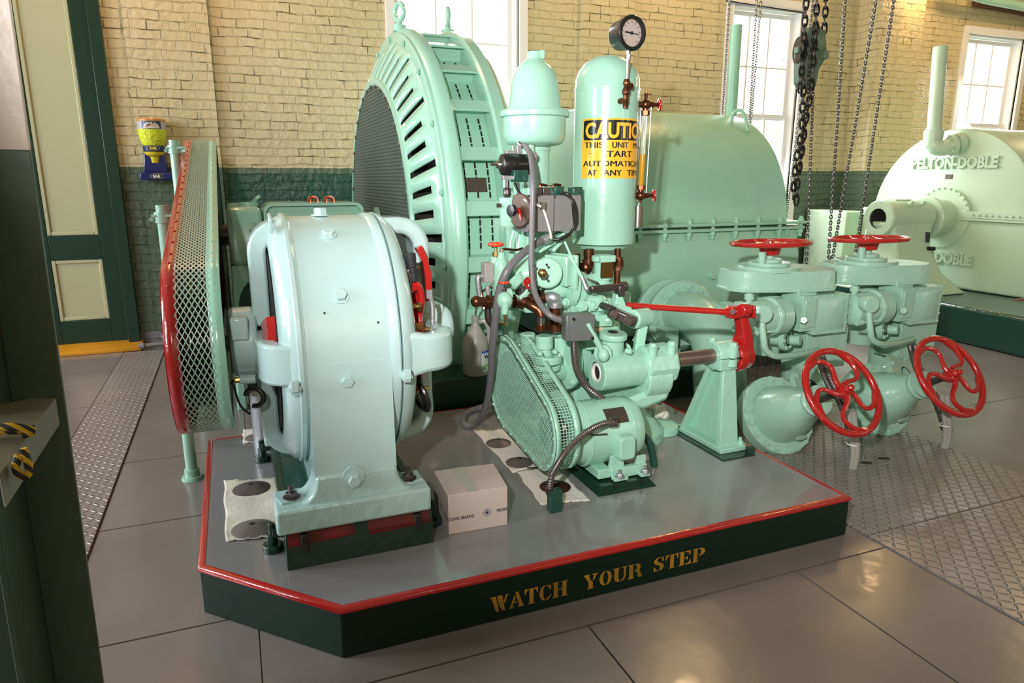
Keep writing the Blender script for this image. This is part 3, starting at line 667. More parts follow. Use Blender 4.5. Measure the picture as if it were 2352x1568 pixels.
# dark core, commutator, brush gear
O('armature',MB().cyl((.10,ey0,ez0),(.50,ey0,ez0),.33,n=40).lathe((0,ey0,ez0),(1,0,0),[(.11,.345),(.16,.345),(.16,.30),(.46,.30),(.46,.345),(.50,.345)],40),DARK,ex_)
O('red_winding_guard',MB().lathe((0,ey0,ez0),(1,0,0),[(.06,.25),(.075,.32),(.125,.335),(.125,.20),(.06,.25)],40,a0=PI*.86,a1=PI*1.02),RED,ex_)
m=MB(); nb=60
m.cyl((.48,ey0,ez0),(.60,ey0,ez0),.205,n=60)
O('commutator',m,mat('commutator_copper',(.75,.28,.08),.2,1),ex_)
m=MB().torus((.555,ey0,ez0),(1,0,0),.285,.017,n=48,m=8).torus((.59,ey0,ez0),(1,0,0),.26,.014,n=48,m=8)
O('brush_ring',m,RED,ex_)
m=MB()
for k in range(6):
    g=math.radians(170+60*k); d=V((0,math.cos(g),math.sin(g))); t=V((0,-math.sin(g),math.cos(g))); c=V((.57,ey0,ez0))
    br=MB().obox(c+d*.235,.08,.03,.06,ax=(1,0,0),up=d); O('brush_holder',br,DSTEEL,ex_,bev=.003)
    O('brush_bolt',MB().stud(c+d*.27+t*.02+V((-.01,0,0)),-d*0+V((-1,0,0)),.009).cyl(c+d*.262+t*.0,c+d*.262+V((.07,0,0)),.008,n=8),BRASS,ex_)
O('red_rocker_arm',MB().sweep([aY(960,566,2.53),aY(972,592,2.53),aY(981,630,2.53),aY(984,690,2.53)],(0,1,0),.02,.0125),RED,ex_,bev=.003)
O('red_rocker_arm',MB().tube([aY(940,668,2.37),aY(950,652,2.36),aY(962,660,2.36),aY(968,690,2.37),aY(962,735,2.38),aY(968,795,2.38)],.013,10),RED,ex_)
O('red_rocker_arm',MB().tube([aY(934,640,2.38),aY(946,648,2.36),aY(954,665,2.36)],.010,8),RED,ex_)
O('brush_arm',MB().tube([aY(985,672,2.38),aY(993,700,2.38),aY(994,745,2.38)],.009,8).obox(aY(985,675,2.38),.02,.02,.03),GALV,ex_)
O('rocker_handle',MB().lathe(aY(951,645,2.34),aY(941,585,2.34)-aY(951,645,2.34),[(0,0),(0,.013),(.012,.014),(.05,.0165),(.075,.020),(.096,.021),(.10,0)],18),mat('black_grip',(.02,.02,.028),.55,bump=.3,bscale=90),ex_)
O('clamp_wire',MB().tube([aY(938,625,2.33),aY(943,640,2.33),aY(944,668,2.34)],.003,6).ball(aY(938,622,2.33),.006,8),STEEL,ex_)
O('brass_stud',MB().cyl(aY(944,703,2.34),aY(966,704,2.34),.010,n=12).cyl(aY(958,704,2.34),aY(966,704,2.34),.018,n=6),BRASS,ex_)
O('copper_brush',MB().obox((.59,ey0-.30,ez0-.02),.012,.03,.10,ax=(1,0,0),up=(0,.2,1)).obox((.575,ey0-.30,ez0+.07),.03,.02,.025),mat('copper_bright',(.65,.26,.12),.3,1),ex_)
O('cable_loops',MB().torus((.585,ey0-.25,ez0-.20),(1,.2,.3),.06,.010,n=24).torus((.60,ey0-.22,ez0-.19),(1,-.2,.2),.055,.010,n=24),BLACK,ex_)
# pedestal + feet
fz0,fz1=.292,.376
xc0,xc1=.179,.445
def foot(y0,y1,f0,f1):
    pl_=[]
    for i in range(9): a=PI/2*i/8; pl_.append((xc1+.055-.055*math.sin(a),fz1+.085-.085*math.cos(a)))
    pl_+= [(xc1-.01,fz1+.088),(xc0+.01,fz1+.088)]
    for i in range(9): a=PI/2*(8-i)/8; pl_.append((xc0-.055+.055*math.sin(a),fz1+.085-.085*math.cos(a)))
    pl_+=[(xc0-.055,fz1-.02),(xc1+.055,fz1-.02)]
    return MB().prism(pl_,'xz',f0,f1).box(.047,y0,fz0,.553,y1,fz1)
O('pedestal',MB().prism([(ey0-(ER+.0006)*math.cos(a),ez0-(ER+.0006)*math.sin(a)) for a in [0]]+[(2.1735,.70),(2.171,.60),(2.163,.46),(2.150,.30),(3.09,.30),(3.077,.46),(3.069,.60)]+[(ey0+(ER+.0006)*math.cos(a),ez0-(ER+.0006)*math.sin(a)) for a in [0]],'yz',xc0,xc1),EXC,ex_,smooth=30)
O('foot',foot(2.126,2.30,2.152,2.29),EXCR,ex_,bev=.010); O('foot',foot(2.94,3.108,2.95,3.085),EXCR,ex_,bev=.010)
O('foot_web',MB().box(.10,2.28,fz0,.51,2.96,.33),DTEAL,ex_)
for x,y in ((.105,2.215),(.495,2.215),(.105,3.02),(.495,3.02)):
    O('foot_bolt',MB().stud((x,y,fz1+.006),(0,0,1),.0125),DSTEEL,ex_)
    O('bolt_plate',MB().obox((x,y,fz1+.003),.085,.055,.006,ax=(1,.25,0)),EXCR,ex_)
for x,z,y in ((.30,1.04,0),(.30,.77,0),(.30,.44,2.156),(.295,1.22,0)):
    if not y: y=ey0-math.sqrt(ER**2-(z-ez0)**2); ax=V((0,y-ey0,z-ez0)).normalized()
    else: ax=V((0,-1,0))
    mm=MB().bolt((x,y,z),ax,.0215,.018); 
    if z<.5: mm.cyl((x,y+.002,z+.012),(x,y-.012,z+.012),.036,n=20).bolt((x,y-.012,z),ax,.0215,.018)
    O('hex_bolt',mm,EXC,ex_)
O('hex_bolt',MB().bolt((.295,ey0-.02,ez0+ER),(0,0,1),.024,.026),EXC,ex_)
for x,z,y0_ in ((.135,.77,2.155),(.488,.77,2.16)): O('hex_bolt',MB().cyl((x-.0,y0_+.02,z),(x,y0_-.018,z),.020,n=6).obox((x,y0_-.02,z+.012),.022,.018,.036),EXC,ex_,bev=.002)
O('rating_tag',MB().obox((.115,ey0-.17,ez0+.43),.012,.06,.05,up=(0,-.3,1)),EXC,ex_,bev=.004)
m=MB()
for x,z in ((.235,.71),(.40,.69),(.245,.99),(.41,.95)): 
    m.cut(); y=ey0-math.sqrt(ER**2-(z-ez0)**2); m.cyl((x,y+.01,z),(x,y-.0012,z),.0035,n=8)
O('screw_hole',m,DARK,ex_)
# slide rails under the feet
rl=T('slide_rail_base','dark green slide rail block with worn red patches beneath the exciter feet','base',(.31,2.6,PZ))
O('block',MB().prism([(2.128,PZ),(2.128,.262),(2.150,.291),(3.10,.291),(3.12,.262),(3.12,PZ)],'yz',.070,.556),DGRN,rl,bev=.003)
m=MB()
for xa,xb,zz in ((.078,.29,.250),(.335,.548,.243)): m.cut().add([(xa,2.1268,zz),(xb,2.1268,zz+.006),(xb,2.1268,.262),(xa,2.1268,.262),(xb,2.1488,.2915),(xa,2.1488,.2915)],[(0,1,2,3),(3,2,4,5)])
O('red_patch',m,mat('worn_red_paint',(.16,.006,.006),.4,var=.7,vscale=9),rl,fix=False,smooth=0)
O('bolt_slot',MB().cut().box(.118,2.118,.225,.142,2.14,.288).cut().box(.492,2.118,.225,.516,2.14,.288),BLACK,rl,bev=.004)
for x,y in ((.035,2.283),(.035,3.11),(.60,3.11),(.59,2.26)):
    O('leveling_screw',MB().cyl((x,y,PZ),(x,y,PZ+.025),.034,n=14).cyl((x,y,PZ+.02),(x,y,PZ+.06),.020,n=6).cyl((x,y,PZ),(x,y,PZ+.10),.012,n=8).box(min(x,.31),y-.018,PZ+.05,max(x,.31),y+.018,PZ+.085),DGRN,rl,bev=.003)
# ================= BELT DRIVE GUARD on the left =================
gx0,gx1=-.228,-.055
P1c=V((2.62,.83)); R1=.305; P2c=V((5.0,1.04)); R2=.60
dv=P2c-P1c; D=dv.length; base=math.atan2(dv.y,dv.x); al=math.asin((R2-R1)/D)
# outline angles (tangent points)
def oval_path(c1,r1,c2,r2,n1=40,n2=40):
    dv=c2-c1; D=dv.length; b=math.atan2(dv.y,dv.x); al=math.asin((r2-r1)/D)
    up=b+PI/2+al; lo=b-PI/2-al
    pts=[]
    for i in range(n1+1):  # around small end from upper tangent through front to lower tangent
        g=up+(lo+2*PI-up)*i/n1; pts.append(c1+V((math.cos(g),math.sin(g)))*r1)
    k=24; a=pts[-1].copy(); e=c2+V((math.cos(lo),math.sin(lo)))*r2
    for i in range(1,k): pts.append(a.lerp(e,i/k))
    for i in range(n2+1):
        g=lo+(up-lo)*i/n2; pts.append(c2+V((math.cos(g),math.sin(g)))*r2)
    a=pts[-1].copy(); e=pts[0]
    for i in range(1,k): pts.append(a.lerp(e,i/k))
    return pts
op=oval_path(P1c,R1,P2c,R2)
def strip(mb,pts,x0,x1,off):
    """closed band following pts (y,z) offset outwards by off"""
    n=len(pts); vs=[];fs=[]
    for i in range(n):
        t=(pts[(i+1)%n]-pts[i-1]).normalized(); nn=V((t.y,-t.x))
        if nn.dot(pts[i]-P1c.lerp(P2c,.5))<0 : nn=-nn
        p=pts[i]+nn*off
        vs+=[(x0,p.x,p.y),(x1,p.x,p.y)]
    for i in range(n): k=(i+1)%n; fs.append((2*i,2*i+1,2*k+1,2*k))
    return mb.add(vs,fs)
pg=T('pulley_guard','tall oblong expanded-metal belt guard with a red rim on its left side','guard',(-.14,3.6,.3))
O('red_rim',strip(MB(),op,gx0,gx0+.042,.002),RED,pg,solid=.004)
m=MB(); m.add([(gx0,p.x,p.y) for p in op],[tuple(range(len(op)))]); O('red_side_plate',m,RED,pg,solid=.003,smooth=0)
O('green_rim',strip(MB(),op,gx1-.042,gx1,.002),MINT,pg,solid=.004)
inn=oval_path(P1c,R1-.035,P2c,R2-.035); m=MB(); n=len(op); m.add([(gx1,p.x,p.y) for p in op]+[(gx1,p.x,p.y) for p in inn],[(i,(i+1)%n,n+(i+1)%n,n+i) for i in range(n)])
O('green_side_flange',m,MINT,pg,solid=.003)
# rivets
cum=[0]
for i in range(len(op)): cum.append(cum[-1]+(op[(i+1)%len(op)]-op[i]).length)
def at(s):
    s%=cum[-1]; i=0
    while cum[i+1]<s: i+=1
    t=(s-cum[i])/(cum[i+1]-cum[i]); a=op[i];b=op[(i+1)%len(op)]; p=a.lerp(b,t); d=(b-a).normalized(); nn=V((d.y,-d.x))
    if nn.dot(p-P1c.lerp(P2c,.5))<0: nn=-nn
    return p,nn
for nm,xx,mt in (('red_rivet',gx0+.021,RED),('green_rivet',gx1-.021,MINT)):
    m=MB(); s=0
    while s<cum[-1]:
        p,nn=at(s); m.cut(); q=V((xx,p.x+nn.x*.003,p.y+nn.y*.003)); m.lathe(q,(0,nn.x,nn.y),[(0,.0065),(.003,.005),(.005,.0)],8); s+=.14
    O(nm,m,mt,pg)
# expanded metal: real zig-zag strands across the band
m=MB(); x0,x1=gx0+.035,gx1-.035; cw=.0165; nc=int((x1-x0)/cw); cw=(x1-x0)/nc; ch=.0335; rows=int(cum[-1]/ch); ch=cum[-1]/rows
def bar(s0,xa,s1,xb,wd=.0017):
    p,n0=at(s0); q,n1=at(s1); a=V((xa,p.x,p.y)); b=V((xb,q.x,q.y)); N=V((0,n0.x,n0.y)); d=(b-a).normalized(); sd=d.cross(N)*wd
    m.add([a+sd,a-sd,b-sd,b+sd,a+sd*.8+N*.003,a-sd*.8+N*.003,b-sd*.8+N*.003,b+sd*.8+N*.003],[(4,5,6,7),(0,1,5,4),(2,3,7,6),(0,3,2,1)])
for r in range(rows):
    for c in range(nc):
        xa,xb,xm=x0+cw*c,x0+cw*(c+1),x0+cw*(c+.5); s=r*ch
        bar(s,xm,s+ch/2,xa); bar(s,xm,s+ch/2,xb); bar(s+ch/2,xa,s+ch,xm); bar(s+ch/2,xb,s+ch,xm)
O('expanded_mesh',m,mat('mesh_paint',(.42,.58,.46),.35),pg,fix=False,smooth=0)
# pulleys and belts
pu=T('belt_pulley','small black grooved pulley with dark v-belts inside the guard','pulley',(-.14,ey0,ez0))
def groovy(r,d,n=5,x0=-.195,x1=-.085):
    pr=[(x0,0),(x0,r)]; w_=(x1-x0)/n
    for i in range(n): a=x0+w_*i; pr+=[(a+w_*.15,r),(a+w_*.4,r-d),(a+w_*.6,r-d),(a+w_*.85,r)]
    return pr+[(x1,r),(x1,0)]
O('rim',MB().lathe((0,ey0,ez0),(1,0,0),groovy(.205,.022),40),mat('polished_dark_rim',(.03,.03,.033),.18,.6,coat=.5),pu,smooth=20)
O('shaft',MB().cyl((-.21,ey0,ez0),(.0,ey0,ez0),.035,n=16),DSTEEL,pu)
pu2=T('large_belt_pulley','large brown rusty grooved pulley on the main shaft inside the guard','pulley',(-.14,5.0,1.04))
O('rim',MB().lathe((0,5,1.04),(1,0,0),groovy(.50,.02),64),mat('rusty_rim',(.22,.09,.035),.5,.4,bump=.5,bscale=40,var=.4,vscale=10),pu2,smooth=20)
O('shaft',MB().cyl((-.21,5,1.04),(-.035,5,1.04),.07,n=20),DSTEEL,pu2)
bp_=oval_path(P1c,.220,P2c,.516)
BELT=mat('rubber_belt',(.016,.015,.015),.32,var=.3,vscale=5)
for i in range(4):
    a=-.195+.022*i+.015
    O('v_belt',strip(MB(),bp_,a,a+.013,0),BELT,solid=.012,label='v-belt running between the small and the large pulley inside the guard',cat='belt',group='v-belts inside the mesh guard')
# guard posts
for (x,y,zt,lab) in ((-.282,3.434,1.29,'shorter mint pipe post with a clamp, footed on the floor left of the plinth'),(-.275,4.55,1.62,'taller mint pipe post behind the red rim of the belt guard')):
    t=T('pipe_post',lab,'post',(x,y,0))
    O('pipe',MB().cyl((x,y,0),(x,y,zt),.026,n=18),MINT if y>4 else VALV,t)
    O('base_flange',MB().cyl((x,y,0),(x,y,.015),.05,.046,n=20).cyl((x,y,0),(x,y,.05),.034,n=16),VALV,t)
    O('clamp',MB().cyl((x,y,zt-.075),(x,y,zt-.03),.036,n=16).box(x,y-.02,zt-.07,gx0+.01,y+.02,zt-.035).cyl((x-.045,y-.02,zt-.06),(x-.045,y+.02,zt-.06),.010,n=8).cyl((x-.045,y-.02,zt-.045),(x+.045,y-.034,zt-.045),.006,n=8),MINT,t)
# ================= MAIN GENERATOR =================
gy,gz=5.0,1.015
G=T('main_generator','very large round mint generator with slotted end shield and wire mesh face','machine',(1.3,gy,0))
def ring(prof,n=120): return MB().lathe((0,gy,gz),(1,0,0),prof,n)
# end shields with real slots
def shield(xs,sg,name):
    # profile points (x,r) from mesh edge to flange
    pr=[(xs+0*sg,1.02),(xs+.004*sg,1.055),(xs+.022*sg,1.10),(xs+.050*sg,1.155),(xs+.082*sg,1.215),(xs+.110*sg,1.262),(xs+.128*sg,1.288)]
    cols=168; vs=[];fs=[]
    for i in range(cols):
        g=2*PI*i/cols+.004
        for x,r in pr: vs.append((x,gy+r*math.cos(g),gz+r*math.sin(g)))
    k=len(pr)
    for i in range(cols):
        j=(i+1)%cols; slot=(i%3==1); lo,hi=(2,6) if (i//3)%3==0 else (2,5)
        for q in range(k-1):
            if slot and lo-1<=q<hi-1: continue
            fs.append((i*k+q,j*k+q,j*k+q+1,i*k+q+1))
    return O(name,MB().add(vs,fs),MINT,G,solid=.016 if sg>0 else -.016,bev=0)
shield(.965,1,'end_shield'); shield(1.665,-1,'end_shield')
O('face_rim',ring([(.958,1.005),(.952,1.02),(.956,1.045),(.970,1.05),(.975,1.02)]),MINT,G)
O('flange_ring',ring([(1.085,1.27),(1.085,1.325),(1.092,1.337),(1.108,1.340),(1.115,1.352),(1.140,1.368),(1.185,1.368),(1.2,1.352),(1.2,1.20)]),MINT,G)
O('flange_ring',ring([(1.425,1.20),(1.425,1.352),(1.438,1.368),(1.50,1.368),(1.52,1.352),(1.525,1.335),(1.545,1.328),(1.545,1.27)]),MINT,G)
O('stator_frame',ring([(1.19,1.235),(1.44,1.235)]),MINT,G)
O('interior',ring([(1.0,0),(1.0,.30),(1.02,.32),(1.02,1.0),(1.10,1.0),(1.16,1.2),(1.5,1.2),(1.6,1.0),(1.6,0)],80),DARK,G)
O('rotor_ring',ring([(1.0,.60),(.99,.66),(1.0,.72),(1.03,.72)],80),mat('rotor_grey',(.06,.09,.075),.5),G)
O('hub_ring',ring([(.985,.135),(.955,.15),(.945,.165),(.955,.195),(.985,.20)],48),MINT,G)
O('hub',ring([(.985,.0),(.985,.13)],24),BLACK,G)
m=MB()
for k in range(27):
    g=math.radians(182+360/27*k); d=V((0,math.cos(g),math.sin(g))); t=V((0,-math.sin(g),math.cos(g))); c=V((1.3125,gy,gz))
    # box rib with sloping lower lip
    m.cut(); m.obox(c+d*1.283,.235,.018,.10,ax=(1,0,0),up=d); m.obox(c+d*1.335+t*.035,.235,.085,.014,ax=(1,0,0),up=d-t*.12)
O('frame_rib',m,MINT,G,bev=.003)
m=MB()
for k in range(27):
    for q in range(5):
        g=math.radians(182+360/27*k+2.6+q*2.0)
        for x in (1.243,1.312,1.385):
            g0=g-math.radians(.82); g1=g+math.radians(.82); r=1.2365
            m.add([(x-.0042,gy+r*math.cos(g0),gz+r*math.sin(g0)),(x+.006,gy+r*math.cos(g0),gz+r*math.sin(g0)),(x+.006,gy+r*math.cos(g1),gz+r*math.sin(g1)),(x-.006,gy+r*math.cos(g1),gz+r*math.sin(g1))],[(0,1,2,3)])
O('vent_slots',m,DARK,G,fix=False,smooth=0,kind='stuff')
m=MB()
for k in range(20):
    g=math.radians(18*k+4); d=V((0,math.cos(g),math.sin(g))); m.bolt(V((1.078,gy,gz))+d*1.298,(-1,0,0),.014,.012)
    
O('shield_bolt',m,MINT,G)
m=MB()
for k in range(12):
    g=math.radians(30*k+11); d=V((0,math.cos(g),math.sin(g)))
    m.obox(V((1.03,gy,gz))+d*1.18,.004,.006,.0)
# split seams of the shield
for k in range(0,24):
    pass
# mesh face: real wires
m=MB(); Rm=1.015; pitch=.0235; xm=.962
for sgn in (1,-1):
    ang=math.radians(58)*sgn; d=V((0,math.cos(ang),math.sin(ang))); nrm=V((0,-math.sin(ang),math.cos(ang)))
    k=int(Rm/pitch)
    for i in range(-k,k+1):
        off=i*pitch; h=math.sqrt(Rm*Rm-off*off) if abs(off)<Rm else 0
        if h<.02: continue
        segs=[(-h,h)]
        if abs(off)<.16: q=math.sqrt(.16*.16-off*off); segs=[(-h,-q),(q,h)]
        for a,b in segs:
            A=V((xm,gy,gz))+nrm*off+d*a; B=V((xm,gy,gz))+nrm*off+d*b; w_=nrm*.0021; X=V((.0025,0,0))
            m.add([A-X,A+w_,A+X,A-w_,B-X,B+w_,B+X,B-w_],[(0,1,5,4),(1,2,6,5),(2,3,7,6),(3,0,4,7)])
O('wire_mesh',m,mat('mesh_wire',(.15,.19,.165),.35,.5),G,fix=False,smooth=0,kind='stuff')
m=MB()
for k in range(40):
    g=2*PI*k/40; d=V((0,math.cos(g),math.sin(g))); m.bolt(V((.958,gy,gz))+d*1.0,(-1,0,0),.013,.010)
O('mesh_clip',m,STEEL,G)
for nm,x,yy in (('lifting_eye',1.14,gy-.14),('lifting_eye',1.485,gy-.10)):
    zt=gz+math.sqrt(1.368**2-(yy-gy)**2)
    O(nm,MB().torus((x,yy,zt+.100),(.94,.34,0) if x<1.3 else (.98,-.19,0),.053,.0165,n=28).cyl((x,yy,zt-.02),(x,yy,zt+.05),.026,.020,n=14).cyl((x,yy,zt-.02),(x,yy,zt+.018),.045,n=14),MINT,G)
O('nameplate',MB().obox((1.30,gy-1.242*math.cos(math.radians(16.6)),gz+1.242*math.sin(math.radians(16.6))),.135,.082,.006,ax=(1,0,0),up=(0,-math.cos(math.radians(16.6)),math.sin(math.radians(16.6)))),PLATE,G)
# foundation behind the plinth
f=T('machine_foundation','dark green foundation block carrying the big generator, behind the plinth','base',(1.3,4.6,0))
O('block',MB().box(.42,3.53,0,1.90,3.80,.325).box(.42,3.80,0,.92,6.40,.325).box(1.70,3.80,0,1.90,6.40,.325).box(.92,6.22,0,1.70,6.40,.325),DGRN,f,bev=.01)
# generator outboard bearing, left of the mesh face
b=T('bearing_pedestal','green cast bearing pedestal with dark arched opening between belt guard and generator','bearing',(.08,4.9,0))
m=MB(); by=4.45
m.prism([(4.45,1.24),(4.40,1.15),(4.40,.90),(5.5,.90),(5.5,1.15),(5.4,1.24)],'yz',-.03,.165)
O('housing',m,MINT,b,bev=.03)
pts=[]
for i in range(13): a=PI*i/12; pts.append((.10-.13*math.cos(a),.62+.20*math.sin(a)))
O('arch',MB().prism([(-.07,.0),(-.03,.9),(.165,.9),(.40,.0),(.26,.0)]+[(p[0]+.02,p[1]) for p in reversed(pts)]+[(-.01,0)],'xz',4.42,4.55),MINT,b,bev=.01)
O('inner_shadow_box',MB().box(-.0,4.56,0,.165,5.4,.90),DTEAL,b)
O('bearing_cap',MB().cyl((.14,4.40,.99),(.14,4.40,1.12),.058,.050,20,bev=.01).cyl((.14,4.40,1.12),(.14,4.40,1.155),.036,n=6).box(.10,4.40,.93,.165,4.44,1.0),MINT,b)
O('oil_lid',MB().cyl((.10,4.7,1.24),(.10,4.7,1.262),.06,n=24).tube([(.13,4.66,1.262),(.15,4.64,1.285),(.17,4.64,1.30)],.012,8),MINT,b)
# shallow tray box behind the exciter (collector cover)
tb=T('collector_cover','wide mint sheet-metal tray cover with rounded corners seen above the exciter','cover',(.45,4.4,1.2))
def rr(x0,x1,z0,z1,r,n=6):
    o=[]
    for cx_,cz_,a0 in ((x1-r,z1-r,0),(x0+r,z1-r,PI/2),(x0+r,z0+r,PI),(x1-r,z0+r,1.5*PI)):
        for i in range(n+1): a=a0+PI/2*i/n; o.append((cx_+r*math.cos(a),cz_+r*math.sin(a)))
    return o
o_=rr(.175,.765,.95,1.262,.05); i_=rr(.192,.748,.967,1.245,.04); k=len(o_)
m=MB(); m.add([(p[0],4.40,p[1]) for p in o_]+[(p[0],4.40,p[1]) for p in i_]+[(p[0],4.75,p[1]) for p in o_]+[(p[0],4.46,p[1]) for p in i_],
   [(j,(j+1)%k,k+(j+1)%k,k+j) for j in range(k)]+[(j,(j+1)%k,2*k+(j+1)%k,2*k+j) for j in range(k)]+[(k+j,k+(j+1)%k,3*k+(j+1)%k,3*k+j) for j in range(k)]+[tuple(range(2*k,3*k)),tuple(range(3*k,4*k))])
O('tray',m,MINT,tb)
m=MB()
for x in (.245,.70): m.bolt((x,4.46,1.19),(0,-1,0),.015,.012)
m.box(.20,4.452,1.213,.74,4.462,1.220).box(.20,4.452,1.235,.74,4.462,1.238)
O('cover_bolt',m,MINT,tb)
O('stand_leg',MB().cut().box(.45,4.5,.325,.50,4.6,.95).cut().box(.67,4.5,.325,.72,4.6,.95),DTEAL,tb)
for x in (.475,.575):
    O('copper_coil',MB().torus((x,4.55,1.27),(.5,1,0),.022,.005,n=20,m=6).torus((x+.012,4.56,1.272),(.2,1,0),.024,.005,n=20,m=6).torus((x-.008,4.56,1.27),(-.3,1,0),.024,.005,n=20,m=6),mat('copper_wire',(.6,.16,.09),.3,.7),
      label='small coil of red copper wire on the tray cover, %s'%('the left one' if x<.5 else 'the right one'),cat='wire coil',group=None)
# ================= TURBINE 1 =================
ty,tz,TR=5.0,1.062,.86
def uprof(R,zt,zb,off=0,n=28):
    o=[(ty-R,zb)]
    for i in range(n+1): a=PI-PI*i/n; o.append((ty+R*math.cos(a),zt+R*math.sin(a)))
    o.append((ty+R,zb)); return o
TB=T('water_turbine','large green barrel-topped turbine housing behind the pressure tank','turbine',(3.2,ty,0))
O('hood',MB().prism(uprof(TR,tz,1.05),'yz',2.47,3.90),HOUS,TB,bev=.05)
O('joint_flange',MB().box(2.3,ty-TR-.10,1.078,4.00,ty+TR+.05,1.098).box(2.3,ty-TR-.10,1.040,3.98,ty+TR+.05,1.062),HOUS,TB,bev=.004)
O('lower_casing',MB().prism([(ty-TR-.045,1.05),(ty-TR-.06,.96),(ty-TR-.085,.85),(ty-TR-.085,.325),(ty+TR,.325),(ty+TR,1.05)],'yz',1.95,3.97),HOUS,TB,bev=.02)
m=MB()
for i in range(9):
    x=2.36+i*.20; m.cut(); m.cyl((x,ty-TR-.075,.985),(x,ty-TR-.075,1.135),.014,n=8).cyl((x,ty-TR-.075,1.098),(x,ty-TR-.075,1.118),.022,n=6).cyl((x,ty-TR-.075,1.015),(x,ty-TR-.075,1.040),.022,n=6)
O('flange_bolt',m,HOUS,TB)
O('web_plate',MB().cut().box(2.50,ty-TR-.095,.99,2.515,ty-TR,1.04).cut().box(3.82,ty-TR-.095,.99,3.835,ty-TR,1.04),HOUS,TB)
m=MB()
for u,v in ((1633,633),(1660,635)): p=aY(u,v,ty-TR-.087); m.bolt(p,(0,-1,0),.028,.03)
O('plug_bolt',m,HOUS,TB)
hp=V((3.42,4.50,0)); hz=tz+math.sqrt(TR**2-.5**2)
O('lifting_handle',MB().tube([aY(1680,285,4.64),aY(1684,262,4.62),aY(1696,253,4.58),aY(1709,262,4.54),aY(1719,302,4.48)],.013,10),HOUS,TB)
O('vent_pipe',MB().cyl(aY(1679,275,5.25),aY(1692,58,5.25),.049,n=24),HOUS,TB)
# inlet elbow and flanges
e0=aY(1546,722,3.86); 
O('inlet_elbow',MB().tube([aY(1535,715,4.0),aY(1572,722,3.75),aY(1620,742,3.50),aY(1648,790,3.32),aY(1652,860,3.25),aY(1655,950,3.2)],.155,28),VALV,TB)
ax=(aY(1600,730,3.6)-aY(1540,716,3.98)).normalized()
c1=aY(1538,722,3.93); c2=aY(1566,728,3.78)
O('inlet_flange',MB().lathe(c1,ax,[(-.03,0),(-.03,.235),(-.02,.245),(.02,.245),(.03,.235),(.03,0)],48),VALV,TB)
O('inlet_flange',MB().lathe(c2,ax,[(-.04,0),(-.04,.235),(-.03,.245),(.015,.245),(.025,.235),(.025,0)],48),VALV,TB)
a_,b_,_=frame(ax)
for c,o in ((c2,.026),(c1,.03)):
    for k in range(14):
        g=2*PI*k/14+.1; O('flange_nut',MB().lathe(c+ax*o+(a_*math.cos(g)+b_*math.sin(g))*.205,ax,[(0,0),(0,.022),(.018,.022),(.018,0)],4),VALV,TB,bev=.002)
O('pipe_coupling',MB().cyl(aY(1640,742,3.4),aY(1690,735,3.35),.10,n=26).cyl(aY(1640,742,3.4),aY(1650,741,3.4),.125,n=26).cyl(aY(1665,739,3.36),aY(1674,738,3.36),.125,n=26).cyl(aY(1690,735,3.35),aY(1760,735,3.3),.085,n=20),VALV,TB)
O('inlet_support',MB().box(2.45,3.55,.325,2.55,3.65,.48).cyl((2.50,3.6,.32),(2.50,3.6,.35),.09,n=20),VALV,TB)
f2=T('machine_foundation','low dark foundation ledge under the first turbine, in shadow behind the governor','base',(2.7,4.5,0))
O('block',MB().prism([(1.92,3.62),(3.1,3.62),(3.1,4.05),(3.97,4.05),(3.97,5.9),(1.92,5.9)],'xy',0,.322),DGRN,f2)
# ================= TURBINE 2 (far right) =================
T2=T('water_turbine','pale green riveted turbine with raised PELTON-DOBLE lettering at the far right','turbine',(7.4,5,0))
rz,rR,rx=1.02,.872,6.75
O('hood',MB().lathe((rx,5,rz),(1,0,0),[(0,0),(0,rR-.03),(.012,rR-.008),(.03,rR),(2.2,rR),(2.2,0)],72,a0=-.1,a1=PI+.1),PALE,T2)
O('lower_casing',MB().box(rx-.035,5-rR-.10,.33,9.0,5+rR+.10,rz-.01),PALE,T2,bev=.02)
O('joint_strip',MB().box(rx-.06,5-rR-.12,rz-.012,9.0,5+rR+.12,rz+.008),PALE,T2,bev=.003)
# hood skin hides lower half: rivets along joint and around the shaft hood
O('shaft_hood',MB().lathe((rx-.05,5,rz),(1,0,0),[(0,.17),(0,.30),(.06,.30)],32,a0=-.0,a1=2*PI),PALE,T2)
O('shaft_flange',MB().lathe((rx-.30,5,rz),(1,0,0),[(0,0),(0,.20),(.012,.215),(.05,.215),(.05,.185),(.28,.185)],40),PALE,T2)
m=MB()
for k in range(15):
    g=PI*k/14; p=V((rx-.052,5+.275*math.cos(g),rz+.275*math.sin(g)+.02)); m.cut(); m.lathe(p,(-1,0,0),[(0,.011),(.008,.009),(.012,0)],8)
for k in range(10):
    for sg in (-1,1): p=V((rx-.062,5+sg*(.34+.062*k),rz+.045)); m.cut(); m.lathe(p,(-1,0,0),[(0,.011),(.008,.009),(.012,0)],8)
O('rivet',m,PALE,T2)
O('rivet_band',MB().box(rx-.06,5-rR-.08,rz+.01,rx-.0,5+rR+.08,rz+.075),PALE,T2,bev=.003)
t=MB().cut(); put_text(t,'PELTON-DOBLE',(rx-.001,5.43,1.513),(0,-1,0),(0,0,1),.10,width=.905,ext=.022,bold=.006); t.cut(); put_text(t,'PELTON-DOBLE',(rx-.036,5.51,.575),(0,-1,0),(0,0,1),.10,width=.905,ext=.022,bold=.006)
O('raised_word',t,PALE,T2,smooth=30)
O('small_plate',MB().box(rx-.006,4.97,1.405,rx,5.045,1.450),PLATE,T2)
